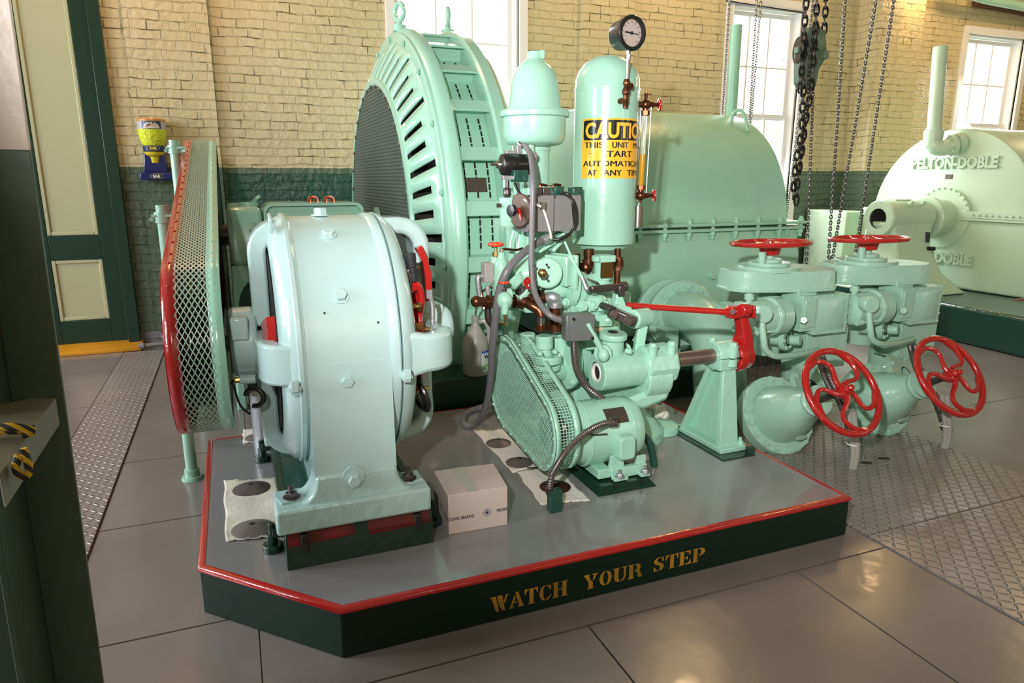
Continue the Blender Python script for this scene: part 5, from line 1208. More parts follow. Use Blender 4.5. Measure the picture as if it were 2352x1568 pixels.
# small mint valves on the left, with red wheels
LV=T('needle_valve','upright mint needle valve bottle with orange-red handwheel left of the hose','valve',aY(1150,690,2.80))
O('bottle',MB().lathe(aY(1152,672,2.80),(0,0,1),[(0,0),(0,.034),(.10,.035),(.13,.032),(.15,.02),(.16,.016),(.178,.016),(.178,0)],24).cyl(aY(1135,640,2.83),aY(1137,590,2.83),.027,.018,18),MINT,LV,bev=.002)
O('valve_stem',MB().cyl(aY(1139,592,2.82),aY(1139,566,2.82),.006,n=8).cyl(aY(1139,588,2.82),aY(1139,578,2.82),.015,n=6),BRASS,LV)
O('handwheel',handwheel(MB(),aY(1139,561,2.82),(0,-.05,1),.029,.0075,5,hub=.35),REDO,LV)
O('copper_line',MB().tube([aY(1152,585,2.80),aY(1152,575,2.80),aY(1160,572,2.80),aY(1185,574,2.82),aY(1200,570,2.84)],.0055,8),COPPER,LV)
O('grey_switch',MB().obox(aY(1119,625,2.83),.042,.05,.085,ax=(1,.05,0)).cyl(aY(1119,655,2.83),aY(1122,680,2.83),.010,n=8),mat('pinkish_grey',(.36,.33,.33),.45),LV,bev=.004)
O('grey_conduit',MB().tube([aY(1108,634,2.84),aY(1098,637,2.84),aY(1098,652,2.84),aY(1103,688,2.84)],.012,10),GALV,LV)
SP=T('drain_cock','small mint drain cock with downward spout and red handwheel, in front of the copper pipes','valve',aY(1160,735,2.62))
O('body',MB().ball(aY(1159,690,2.64),.034,18,sz=1.15).cyl(aY(1160,690,2.64),aY(1159,672,2.64),.018,.020,14).cyl(aY(1158,676,2.66),aY(1174,674,2.66),.024,n=16).cyl(aY(1160,690,2.62),aY(1159,722,2.62),.019,.013,14),MINT,SP,bev=.003)
O('valve_stem',MB().cyl(aY(1158,675,2.64),aY(1157,652,2.64),.005,n=8).cyl(aY(1158,672,2.64),aY(1158,662,2.64),.010,n=6),DSTEEL,SP)
O('handwheel',handwheel(MB(),aY(1157,648,2.64),(0,-.05,1),.019,.005,5,hub=.35),REDO,SP)
O('drip_tip',MB().cyl(aY(1160,722,2.62),aY(1160,742,2.62),.008,.003,8).lathe(aY(1157,745,2.66),(0,0,1),[(0,0),(0,.022),(.01,.026),(.01,0)],16),BRASS,SP)
O('small_red_wheel',handwheel(MB(),aY(1213,650,2.60),(-1,-.3,0),.020,.006,5,hub=.35),RED,SP)
# linkage
LK=T('link_rods','slim mint and dark steel linkage rods in front of the tank pipes','linkage',aY(1345,665,2.55))
O('mint_rod',MB().tube([aY(1309,585,2.66),aY(1338,640,2.58)],.0075,8,1).tube([aY(1297,555,2.69),aY(1310,585,2.66)],.005,8,1),MINT,LK)
O('clevis',MB().tube([aY(1336,636,2.58),aY(1346,663,2.56)],.009,8,1).ball(aY(1348,663,2.56),.011,10),GALV,LK)
O('dark_bar',MB().obox(aY(1395,661,2.56),.175,.028,.028,ax=aY(1438,657,2.58)-aY(1350,664,2.56)),DSTEEL,LK,bev=.006)
O('bar_end',MB().obox(aY(1424,667,2.57),.032,.04,.05).cyl(aY(1425,658,2.60),aY(1439,657,2.60),.022,n=16),DSTEEL,LK,bev=.006)
O('thin_arm',MB().sweep([aY(1322,632,2.72),aY(1370,648,2.66),aY(1376,655,2.64)],(0,1,0),.01,.004).cyl(aY(1321,629,2.76),aY(1346,629,2.76),.011,n=10),DSTEEL,LK)
O('mint_lug',MB().prism([(p.x,p.z) for p in (aY(1408,702,2.58),aY(1412,674,2.58),aY(1424,674,2.58),aY(1434,702,2.58))],'xz',2.56,2.60),MINT,LK,bev=.004)
# crank
CK=T('crank_lever','dark steel crank with mint boss and arm on the front of the governor','lever',aY(1440,740,2.52))
O('piston_rod',MB().cyl(aY(1374,697,2.62),aY(1408,712,2.50),.0165,n=20),DSTEEL,CK)
O('crank_plate',MB().obox(aY(1430,727,2.50),.125,.05,.045,ax=aY(1455,738,2.47)-aY(1405,716,2.53)),DSTEEL,CK,bev=.008)
O('hex_nut',MB().bolt(aY(1410,722,2.47),(-.3,-1,.2),.014,.012).bolt(aY(1443,736,2.44),(-.3,-1,.2),.016,.012),DSTEEL,CK)
O('mint_boss',MB().cyl(aY(1452,733,2.50),aY(1486,728,2.54),.042,n=28,bev=.004).cyl(aY(1486,728,2.54),aY(1493,728,2.54),.018,n=14).prism([(p.x,p.z) for p in (aY(1408,706,2.55),aY(1420,698,2.55),aY(1445,704,2.55),aY(1450,722,2.55))],'xz',2.53,2.57),MINT,CK,bev=.004)
aa=[aY(1476,745,2.53),aY(1468,790,2.53),aY(1462,840,2.54),aY(1460,860,2.54)]
O('crank_arm',MB().sweep(aa,(0.3,1,0),[.018,.02,.025,.03],[.022,.022,.024,.03]).sweep([aY(1440,790,2.56),aY(1452,815,2.56),aY(1450,842,2.56),aY(1440,850,2.56)],(0.3,1,0),.02,.008),MINT,CK,bev=.008)
# regulating shaft group
RS=T('regulating_shaft','horizontal bare steel shaft from the mint bearing block to the mint stand','shaft',(1.8,2.5,.62))
sy,sz=2.50,.615
O('steel_shaft',MB().cyl((1.55,sy,sz),(1.985,sy,sz),.034,n=28),SHAFT,RS)
O('sleeve',MB().lathe((1.385,sy,sz-.015),(1,0,0),[(.02,.045),(0,.045),(0,.076),(.006,.082),(.10,.080),(.30,.074),(.30,0)],36),MINTR,RS)
O('sleeve_bore',MB().lathe((1.388,sy,sz-.015),(1,0,0),[(0,.045),(.06,.043),(.06,0)],28),DARK,RS)
O('inner_ring',MB().torus((1.392,sy,sz-.018),(1,0,0),.036,.008,n=24),WIN,RS)
O('oil_hood',MB().lathe((1.47,sy+.02,sz+.05),(0,-.1,1),[(0,0),(0,.05),(.07,.048),(.075,.060),(.095,.060),(.10,.055),(.10,0)],30).cyl((1.50,sy-.045,sz+.08),(1.515,sy-.07,sz+.078),.012,n=12),MINT,RS,bev=.004)
O('hood_hole',MB().lathe((1.47,sy+.015,sz+.151),(0,-.1,1),[(0,0),(0.001,.022)],18),DARK,RS,smooth=0)
O('release_handle',MB().cyl(aY(1348,742,2.44),aY(1385,810,2.44),.013,n=14).ball(aY(1385,815,2.44),.030,16,sx=.8).lathe(aY(1384,812,2.47),(-.7,-.7,0),[(-.02,0),(-.02,.038),(0,.038),(0,0)],24),MINT,RS,bev=.002)
O('bearing_block',MB().lathe((1.595,sy,sz-.01),(1,0,0),[(0,0),(0,.085),(.01,.094),(.15,.094),(.16,.085),(.16,0)],10).box(1.60,sy-.088,sz-.03,1.75,sy+.08,sz-.01).lathe((1.60,sy+.01,sz-.06),(1,0,0),[(0,0),(0,.10),(.12,.10),(.13,.08),(.13,0)],32),MINTR,RS,bev=.008)
O('pedestal_horn',MB().prism([(1.44,.46),(1.60,.50),(1.74,.52),(1.72,.45),(1.60,.42)],'xz',2.44,2.72),MINTR,RS,bev=.02)
m=MB()
for x,y in ((1.625,2.44),(1.72,2.44),(1.63,2.57)): m.cyl((x,y,sz+.03),(x,y,sz+.088),.019,n=14).bolt((x,y,sz+.088),(0,0,1),.018,.016)
O('cap_bolt',m,MINT,RS)
ST_=T('shaft_stand','tall tapered mint cast stand on a dark green pad at the right of the plinth','stand',(2.04,2.56,PZ))
O('green_pad',MB().box(1.955,2.335,PZ,2.135,2.785,PZ+.006),DGRN,ST_,bev=.001)
O('foot_plate',MB().box(1.985,2.39,PZ+.006,2.13,2.755,PZ+.030),MINTR,ST_,bev=.004)
O('web',MB().prism([(2.42,.19),(2.455,.585),(2.545,.585),(2.735,.19)],'yz',2.045,2.068),MINTR,ST_,bev=.003)
O('rib',MB().add([(1.995,2.412,.195),(2.10,2.412,.195),(2.082,2.452,.60),(2.015,2.452,.60),(1.995,2.452,.195),(2.10,2.452,.195),(2.082,2.475,.60),(2.015,2.475,.60)],[(0,1,2,3),(4,7,6,5),(0,4,5,1),(1,5,6,2),(2,6,7,3),(3,7,4,0)]),MINTR,ST_,bev=.004)
O('rib',MB().add([(2.0,2.70,.195),(2.10,2.70,.195),(2.08,2.53,.58),(2.015,2.53,.58),(2.0,2.73,.195),(2.10,2.73,.195),(2.08,2.555,.58),(2.015,2.555,.58)],[(0,1,2,3),(4,7,6,5),(0,4,5,1),(1,5,6,2),(2,6,7,3),(3,7,4,0)]),MINTR,ST_,bev=.004)
O('bearing_head',MB().lathe((1.985,sy,sz),(1,0,0),[(0,.034),(0,.062),(.006,.066),(.10,.066),(.106,.06),(.106,0)],32).cyl((2.055,sy-.055,sz-.045),(2.055,sy-.055,sz+.05),.024,n=16).box(1.99,2.44,.585-.03,2.085,2.56,.60),MINTR,ST_,bev=.004)
O('split_line',MB().box(2.03,sy-.0815,sz-.003,2.092,sy+.066,sz-.0005).box(1.986,sy-.0672,sz-.003,2.092,sy+.0672,sz-.0005),DARK,ST_)
m=MB(); m.bolt((2.055,sy-.055,sz+.05),(0,0,1),.020,.018).bolt((2.02,sy+.05,sz+.055),(0,0,1),.018,.018)
m.stud((2.115,2.42,PZ+.03),(0,0,1),.010); O('cap_bolt',m,MINT,ST_)
O('pad_nut',MB().cut().cyl((1.975,2.73,PZ),(1.975,2.73,PZ+.03),.022,n=6).cut().cyl((2.12,2.355,PZ),(2.12,2.355,PZ+.035),.022,n=6),DGRN,ST_)
RL=T('red_lever','red cast lever with hub at the end of the shaft beyond the mint stand','lever',(2.12,sy,sz))
O('hub',MB().lathe((2.092,sy,sz-.01),(1,0,0),[(0,0),(0,.068),(.008,.076),(.045,.076),(.052,.070),(.085,.066),(.09,0)],32),RED,RL,bev=.003)
tp=aY(1700,716,2.47)
O('arm',MB().sweep([V((2.145,sy-.01,sz+.01)),V((2.14,sy-.02,sz+.10)),tp],(1,0,.0),[.030,.026,.022],[.050,.034,.028]),RED,RL,bev=.008)
O('fork',MB().obox(aY(1684,716,2.455),.055,.045,.055).cyl(aY(1700,712,2.43),aY(1718,712,2.43),.030,n=20).obox(aY(1722,714,2.46),.014,.07,.06),RED,RL,bev=.005)
O('fork_pin',MB().cyl(aY(1683,716,2.43),aY(1683,716,2.415),.013,n=12),mat('rusty_pin',(.10,.04,.035),.6),RL)
RR=T('red_connecting_rod','long glossy red rod running from the governor to the red lever','rod',aY(1550,710,2.6))
p0,p1=aY(1425,700,2.66),aY(1662,716,2.46); p2=aY(1686,716,2.455)
O('rod',MB().tube([p0,p1],.0140,16,1),RED,RR); O('rod_end',MB().lathe(p1,p2-p1,[(-.02,0),(-.02,.014),(0,.016),(.02,.024),(.055,.026),(.055,0)],16),RED,RR)
# ================= GOVERNOR MOTOR + BELT GUARD =================
M_=T('electric_motor','mint electric motor with riveted nameplate on a dark green slide base','motor',(1.40,2.44,PZ))
my,mz=2.435,.362
O('frame',MB().lathe((1.275,my,mz),(1,0,0),[(0,0),(0,.130),(.004,.137),(.19,.137),(.195,.130),(.195,0)],48),MINT,M_)
O('end_bell',MB().lathe((1.475,my,mz),(1,0,0),[(-.008,.0),(-.008,.134),(.03,.132),(.05,.12),(.062,.09),(.066,0)],48),MINT,M_,bev=.003)
O('end_bell',MB().lathe((1.275,my,mz),(-1,0,0),[(-.003,0),(-.003,.140),(.004,.140),(.010,.130),(.055,.118),(.062,.10),(.062,0)],48),MINT,M_,bev=.003)
O('nameplate',arc_plate if False else MB().add([(1.345+.10*i/8,my-.1385*math.cos(a),mz+.1385*math.sin(a)) for i in (0,8) for a in [math.radians(30+4.2*j) for j in range(8)]],[(j,j+1,9+j,8+j) for j in range(7)]),PLATE,M_,fix=False,solid=.0)
tb_=rr(-.034,.034,-.05,.05,.018,5)
O('terminal_cover',MB().add([(1.408+p[0]*1.1,2.255,mz+.0+p[1]-.022) for p in tb_]+[(1.408+p[0]*1.15,2.32,mz+p[1]*1.05-.022) for p in tb_],[tuple(range(len(tb_)))]+[(j,(j+1)%len(tb_),len(tb_)+(j+1)%len(tb_),len(tb_)+j) for j in range(len(tb_))]),MINT,M_,bev=.008)
O('foot',MB().prism([(2.262,.215),(2.262,.200),(2.335,.200),(2.335,.205),(2.31,.30),(2.30,.30),(2.30,.215)],'yz',1.355,1.42).box(1.355,2.29,.20,1.525,2.315,.245).prism([(2.262,.215),(2.262,.200),(2.335,.200),(2.335,.205),(2.31,.28),(2.30,.28),(2.30,.215)],'yz',1.48,1.525).box(1.30,2.30,.205,1.36,2.55,.245),MINT,M_,bev=.003)
O('foot_bolt',MB().stud((1.385,2.275,.215),(0,0,1),.009).stud((1.505,2.275,.215),(0,0,1),.009),GALV,M_)
O('slide_base',MB().add([(1.262,2.225,PZ),(1.535,2.225,PZ),(1.535,2.62,PZ),(1.262,2.62,PZ),(1.29,2.255,.196),(1.515,2.255,.196),(1.515,2.60,.196),(1.29,2.60,.196)],[(0,3,2,1),(4,5,6,7),(0,1,5,4),(1,2,6,5),(2,3,7,6),(3,0,4,7)]),DGRN,M_,bev=.003)
O('slot',MB().cut().box(1.345,2.235,.185,1.353,2.30,.1975).cut().box(1.465,2.235,.185,1.473,2.30,.1975),DARK,M_)
O('dark_hose_tail',MB().tube([(1.535,2.44,.33),(1.575,2.43,.32),(1.62,2.42,.27),(1.635,2.40,PZ)],.017,12),DTEAL,M_)
BG=T('belt_guard','slanted mint wire-mesh belt guard leaning down to the electric motor','guard',(1.14,2.6,.25))
b1,b2=V((2.42,.402)),V((2.80,.495)); bp=oval_path(b1,.165,b2,.225,24,24); bin_=oval_path(b1,.128,b2,.188,24,24)
P1c_,P2c_=P1c,P2c; P1c,P2c=b1,b2
X0,X1=1.085,1.195
def flange(mb,o,i,x):
    n=len(o); return mb.add([(x,p.x,p.y) for p in o]+[(x,p.x,p.y) for p in i],[(j,(j+1)%n,n+(j+1)%n,n+j) for j in range(n)])
O('side_flange',flange(MB(),bp,bin_,X0),MINT,BG,solid=.003)
O('side_flange',flange(MB(),bp,bin_,X1),MINT,BG,solid=.003)
O('edge_strip',strip(MB(),bp,X0,X0+.022,0),MINT,BG,solid=.003); O('edge_strip',strip(MB(),bp,X1-.026,X1,0),MINT,BG,solid=.003)
# wire screen on the side, clipped to the slot outline
def clip(poly,o,d):
    t0,t1=-9,9; n=len(poly)
    ar=sum(poly[i].x*poly[(i+1)%n].y-poly[(i+1)%n].x*poly[i].y for i in range(n)); sg=1 if ar>0 else -1
    for i in range(n):
        a,b=poly[i],poly[(i+1)%n]; e=b-a
        if e.length<1e-7: continue
        nn=V((-e.y,e.x))*sg; den=nn.dot(d); num=nn.dot(a-o)
        if abs(den)<1e-9:
            if num>0: return None
            continue
        t=num/den
        if den>0: t0=max(t0,t)
        else: t1=min(t1,t)
    return (t0,t1) if t1>t0 else None
m=MB()
for ang in (13.5,103.5):
    d=V((math.cos(math.radians(ang)),math.sin(math.radians(ang)))); nn=V((-d.y,d.x)); c=b1.lerp(b2,.5)
    for i in range(-60,61):
        o=c+nn*(i*.0105); r=clip(bin_,o,d)
        if not r: continue
        A=o+d*r[0]; B=o+d*r[1]; w_=nn*.0014; x=X0+.001
        m.add([(x-.0012,A.x,A.y),(x,A.x+w_.x,A.y+w_.y),(x+.0012,A.x,A.y),(x,A.x-w_.x,A.y-w_.y),(x-.0012,B.x,B.y),(x,B.x+w_.x,B.y+w_.y),(x+.0012,B.x,B.y),(x,B.x-w_.x,B.y-w_.y)],[(0,1,5,4),(1,2,6,5),(2,3,7,6),(3,0,4,7)])
O('side_mesh',m,MINT,BG,fix=False,smooth=0,kind='stuff')
m=MB(); cm=[0]
for i in range(len(bp)): cm.append(cm[-1]+(bp[(i+1)%len(bp)]-bp[i]).length)
for x in [X0+.022+i*.0125 for i in range(6)]: strip(m,bp,x-.0012,x+.0012,-.001)
op_,cum_=op,cum; op,cum=bp,cm; s=0
while s<cm[-1]:
    p,nn=at(s); t=V((-nn.y,nn.x))*.0013; m.add([(X0+.02,p.x+t.x,p.y+t.y),(X1-.02,p.x+t.x,p.y+t.y),(X1-.02,p.x-t.x,p.y-t.y),(X0+.02,p.x-t.x,p.y-t.y)],[(0,1,2,3)]); s+=.0125
O('edge_mesh',m,MINT,BG,fix=False,smooth=0,kind='stuff')
m=MB(); s=0
while s<cm[-1]:
    p,nn=at(s)
    for x in (X0+.011,X1-.013): m.cut(); m.lathe((x,p.x,p.y),(0,nn.x,nn.y),[(0,.0055),(.003,.004),(.004,0)],8)
    q=p-nn*.018; m.cut(); m.lathe((X0,q.x,q.y),(-1,0,0),[(0,.0065),(.004,.005),(.005,0)],8); s+=.085
O('rivet',m,MINT,BG)
op,cum=op_,cum_; P1c,P2c=P1c_,P2c_
bc=T('drive_pulley','dark pulley and belt barely visible behind the slanted mesh guard','pulley',(1.14,2.42,.4))
O('small_sheave',MB().lathe((1.11,2.42,.402),(1,0,0),[(0,0),(0,.06),(.02,.05),(.05,.05),(.07,.06),(.07,0)],28).cyl((1.10,2.42,.402),(1.22,2.42,.402),.015,n=10),DSTEEL,bc)
O('large_sheave',MB().lathe((1.11,2.80,.495),(1,0,0),[(0,0),(0,.15),(.02,.135),(.05,.135),(.07,.15),(.07,0)],36).cyl((1.10,2.80,.495),(1.33,2.80,.495),.02,n=10),BLACK,bc)
bx_=T('junction_box','small grey junction box between the grey hose and the ribbed steel conduit','junction box',aY(1325,748,2.45))
jc=aY(1325,749,2.47)
O('box_body',MB().obox(jc,.118,.06,.112,ax=(1,-.08,0)),GREYD,bx_,bev=.008)
O('box_lid',MB().obox(jc+V((.008,-.034,-.002)),.108,.008,.106,ax=(1,-.08,0)),GREYD,bx_,bev=.006)
O('lid_screw',MB().cut().cyl(jc+V((-.035,-.036,.04)),jc+V((-.035,-.044,.04)),.006,n=8).cut().cyl(jc+V((.05,-.04,-.045)),jc+V((.05,-.048,-.045)),.006,n=8),DARK,bx_)
fx=T('flexible_conduit','ribbed steel conduit dropping from the grey junction box behind the motor','conduit',aY(1318,780,2.46))
O('conduit',MB().flex([aY(1318,778,2.46),aY(1319,815,2.45),aY(1326,852,2.44),aY(1345,885,2.43),aY(1372,908,2.44),aY(1398,925,2.48)],.0155,.0105),FLEXM,fx)
O('connector',MB().cyl(aY(1318,770,2.46),aY(1318,782,2.46),.018,n=14),GALV,fx)
fx=T('flexible_conduit','ribbed steel conduit arching from the motor down to the green floor box','conduit',aY(1264,1130,2.19))
O('conduit',MB().flex([aY(1408,970,2.27),aY(1385,973,2.25),aY(1350,990,2.22),aY(1315,1020,2.20),aY(1285,1058,2.185),aY(1267,1095,2.18),aY(1262,1122,2.185)],.0125,.0095),FLEXM,fx)
O('connector',MB().cyl(aY(1261,1118,2.185),aY(1263,1132,2.19),.0155,n=14).cyl(aY(1402,972,2.275),aY(1415,972,2.28),.016,n=10).obox(aY(1410,966,2.29),.03,.02,.03),DSTEEL,fx)
O('floor_box',MB().box(1.024,2.168,PZ,1.074,2.205,PZ+.088),DTEAL,None,label='small dark green electrical box standing on the plinth in front of the rusty disc',cat='electrical box',bev=.003)
O('bonding_wire',MB().tube([aY(1340,985,2.32),aY(1360,998,2.30),aY(1395,996,2.28)],.003,6),BLACK,None,label='thin dark bonding wire curling below the conduit on the motor front',cat='wire')
O('loose_wire',MB().tube([aZ(1290,1050,PZ+.02),aZ(1245,1070,PZ+.008),aZ(1210,1075,PZ+.008)],.003,6),BLACK,None,label='short dark green wire end lying on the pads below the slanted guard tip',cat='wire')
# rag on the governor foot
rp=aZ(1500,945,.27)
m=MB(); pts=[rp+V((-.04,.10,.03)),rp+V((-.02,.04,.035)),rp+V((.0,-.01,.02)),rp+V((.02,-.07,.0))]
m.tube(pts,lambda t:.028+.009*math.sin(t*17)+.006*math.sin(t*31),14,6); m.tube([p+V((.02,0,-.012)) for p in pts],lambda t:.02+.006*math.sin(t*23),10,6)
O('rag',m,mat('white_cloth',(.72,.69,.60),.9,bump=.8,bscale=50),label='crumpled white rag resting on the governor foot beside a bolt',cat='cloth',sub=1)
# jug
jx=aY(1093,868,3.575); jz=.326
J=T('plastic_jug','empty translucent one-gallon plastic jug with handle behind the grey hose','jug',(jx.x,3.575,jz))
O('body',MB().lathe((jx.x,3.575,jz),(0,0,1),[(0,0),(0,.066),(.012,.074),(.165,.074),(.205,.068),(.255,.040),(.285,.022),(.30,.020),(.335,.021),(.335,.017),(.30,.016)],28),JUGM,J)
O('handle',MB().tube([(jx.x+.025,3.58,jz+.30),(jx.x+.055,3.565,jz+.30),(jx.x+.075,3.56,jz+.25),(jx.x+.072,3.565,jz+.19),(jx.x+.06,3.57,jz+.165)],.013,10),JUGM,J)
O('paper_label',arc2 if False else MB().add([(jx.x+.0755*math.cos(a),3.575+.0755*math.sin(a),z) for z in (jz+.03,jz+.145) for a in [math.radians(-82+10*k) for k in range(10)]],[(k,k+1,11+k,10+k) for k in range(9)]),mat('label_pale',(.55,.60,.60),.5),J,fix=False)
O('label_band',MB().add([(jx.x+.0762*math.cos(a),3.575+.0762*math.sin(a),z) for z in (jz+.135,jz+.147) for a in [math.radians(-82+10*k) for k in range(10)]],[(k,k+1,11+k,10+k) for k in range(9)]),mat('label_blue',(.02,.10,.35),.5),J,fix=False)
t=MB(); put_text(t,'W',(jx.x+.022,3.575-.0765,jz+.105),(1,.25,0),(0,0,1),.022,bold=.001); O('label_letter',t,INK,J,fix=False,smooth=0)
t=MB()
for k in range(7): t.ball((jx.x+.02+.008*(k%4),3.575-.0745+.004*(k%4),jz+.045+.012*(k//3)+.004*(k%2)),.006,8)
O('label_picture',t,mat('label_green',(.12,.30,.04),.5),J)
O('old_oil',MB().lathe((jx.x,3.575,jz+.003),(0,0,1),[(0,0),(0,.070),(.02,.072),(.028,.072),(.028,0)],28),OIL,J)
O('siphon_tube',MB().tube([aY(1092,722,3.55),aY(1098,690,3.35),aY(1108,670,3.1),aY(1130,655,2.86)],.006,8),mat('clear_hose',(.32,.32,.20),.3,trans=.3),J)
# cardboard box
BX=T('cardboard_box','small closed white cardboard box printed PROFESSIONAL BEARING beside the exciter foot','box',(.73,2.25,PZ))
bot=[(.621,2.159),(.842,2.150),(.868,2.365),(.630,2.382)]; ht=.152
m=MB(); m.add([(x,y,PZ) for x,y in bot]+[(x,y,PZ+ht) for x,y in bot],[(0,3,2,1),(4,5,6,7),(0,1,5,4),(1,2,6,5),(2,3,7,6),(3,0,4,7)]); O('carton',m,CARD,BX,bev=.002)
r_=(V((.842,2.150,0))-V((.621,2.159,0))).normalized(); fo=V((.621,2.159,PZ))+V((0,-.0006,0))
t=MB(); t.cut(); put_text(t,'SIONAL BEARING',fo+r_*.001+V((0,0,.053)),r_,(0,0,1),.0125,width=.094,bold=.0003); put_text(t,'PROFES',fo+r_*.180+V((0,0,.058)),r_,(0,0,1),.0125,width=.040,bold=.0003)
cc=fo+r_*.143+V((0,0,.063)); n_=V((0,-1,0))
def ringflat(mb,c,r0,r1,n=32):
    vs=[];fs=[]
    for i in range(n):
        g=2*PI*i/n
        for r in (r0,r1): vs.append(c+r_*(r*math.cos(g))+V((0,0,r*math.sin(g))))
    for i in range(n): k=(i+1)%n; fs.append((2*i,2*k,2*k+1,2*i+1))
    return mb.add(vs,fs)
t.cut(); ringflat(t,cc,.0115,.0132); ringflat(t,cc,.0,.0055); t.obox(cc,.036,.0003,.0006,ax=r_); t.obox(cc,.0006,.0003,.036,ax=r_)
O('printed_mark',t,INK,BX,fix=False,smooth=0)
l_=(V((.621,2.159,0))-V((.630,2.382,0))).normalized(); lo=V((.630,2.382,PZ))+V((-.0009,0,0))
t=MB(); put_text(t,'PROFES',lo+l_*.165+V((0,0,.05)),l_,(0,0,1),.012,width=.05)
c2_=lo+l_*.12+V((0,0,.063)); r_s=r_; r_=l_; ringflat(t,c2_,.0115,.0132); ringflat(t,c2_,.0,.0055); r_=r_s
O('printed_mark',t,INK,BX,fix=False,smooth=0)
up0,up1=V((bot[0][0],bot[0][1])).lerp(V(bot[1]),.42),V((bot[3][0],bot[3][1])).lerp(V(bot[2]),.40)
m=MB().add([(up0.x-.022,up0.y,PZ+ht+.0006),(up0.x+.022,up0.y,PZ+ht+.0006),(up1.x+.022,up1.y,PZ+ht+.0006),(up1.x-.022,up1.y,PZ+ht+.0006)],[(0,1,2,3)]).add([(up0.x-.001,up0.y,PZ+ht+.0009),(up0.x+.001,up0.y,PZ+ht+.0009),(up1.x+.001,up1.y,PZ+ht+.0009),(up1.x-.001,up1.y,PZ+ht+.0009)],[(0,1,2,3)])
O('tape',m,mat('clear_tape',(.50,.45,.38),.25),BX,fix=False,smooth=0)
# absorbent pads with discs
def pad(pts,lab,nm='absorbent_pad'):
    # quad corners in world xy; gently wavy sheet
    N=22; A,B,Cc,Dd=[V((p.x,p.y)) for p in pts]; vs=[];fs=[]
    for j in range(N+1):
        for i in range(N+1):
            u,v=i/N,j/N; p=A.lerp(B,u).lerp(Dd.lerp(Cc,u),v); e=min(u,v,1-u,1-v)
            z=PZ+.0035+.0018*math.sin(u*9+v*4)*math.cos(v*7)+(.004 if e==0 and (i+j)%5==0 else 0)
            if lab.startswith('stained'): z+=.016*math.exp(-((v-.5)/.12)**2)*u
            vs.append((p.x+.003*math.sin(v*13+u*3),p.y+.003*math.sin(u*11),z))
    for j in range(N):
        for i in range(N): a=j*(N+1)+i; fs.append((a,a+1,a+N+2,a+N+1))
    return O(nm,MB().add(vs,fs),PAPER2 if lab.startswith('stained') else PAPER,label=lab,cat='absorbent pad',solid=.0025,smooth=60)
def ddisc(u,v,r,mt,lab,dome=.020,tilt=None):
    p=aZ(u,v,PZ+.010)
    t=T('round_blade_disc',lab,'metal disc',(p.x,p.y,PZ+.006))
    O('disc',MB().lathe((p.x,p.y,PZ+.007),(0,0,1),[(0,r-.004),(0,r),(.0015,r),(dome*.55,r*.62),(dome*.9,r*.3),(dome,.010)],40),mt,t,smooth=50)
    O('centre_hole',MB().lathe((p.x,p.y,PZ+.007+dome-.002),(0,0,1),[(0,0),(0,.0095),(.0028,.0095),(.0028,0)],16),DARK if mt is not RUST else STEEL,t)
pad([aZ(1088,990,PZ),aZ(1168,985,PZ),aZ(1262,1068,PZ),aZ(1178,1086,PZ)],'white dimpled absorbent pad under two dark discs left of the slanted belt guard')
pad([aZ(1187,1085,PZ),aZ(1270,1068,PZ),aZ(1355,1150,PZ),aZ(1243,1160,PZ)],'white absorbent pad under the rusty disc beside the green floor box')
pad([aZ(514,1107,PZ),aZ(638,1100,PZ),aZ(655,1232,PZ),aZ(519,1246,PZ)],'stained white absorbent pad under two discs left of the exciter feet')
pad([aZ(558,990,PZ),aZ(640,984,PZ),aZ(645,1012,PZ),aZ(559,1020,PZ)],'small white absorbent pad at the back left corner of the plinth')
ddisc(1145,1016,.060,IRON,'dark round disc lying on the pad farther from the slanted guard tip')
ddisc(1193,1060,.060,IRON,'dark round disc lying on the pad next to the box corner, nearer the camera')
ddisc(1275,1116,.064,RUST,'rusty brown round disc on the pad beside the green floor box')
ddisc(577,1120,.072,IRON,'dark dished disc on the stained pad, farther of the two left of the exciter')
ddisc(580,1212,.072,mat('greyed_disc',(.24,.21,.205),.4,.5),'grey dished disc on the stained pad, nearer of the two left of the exciter')
ddisc(590,1003,.055,mat('pinkish_disc',(.20,.16,.16),.45,.3),'pale grey disc on the small pad at the back left corner of the plinth')
O('drain_canister',MB().cyl((.06,3.30,PZ),(.06,3.30,PZ+.26),.055,n=24),GALV,label='grey cylinder standing behind the exciter next to the belt guard',cat='canister')
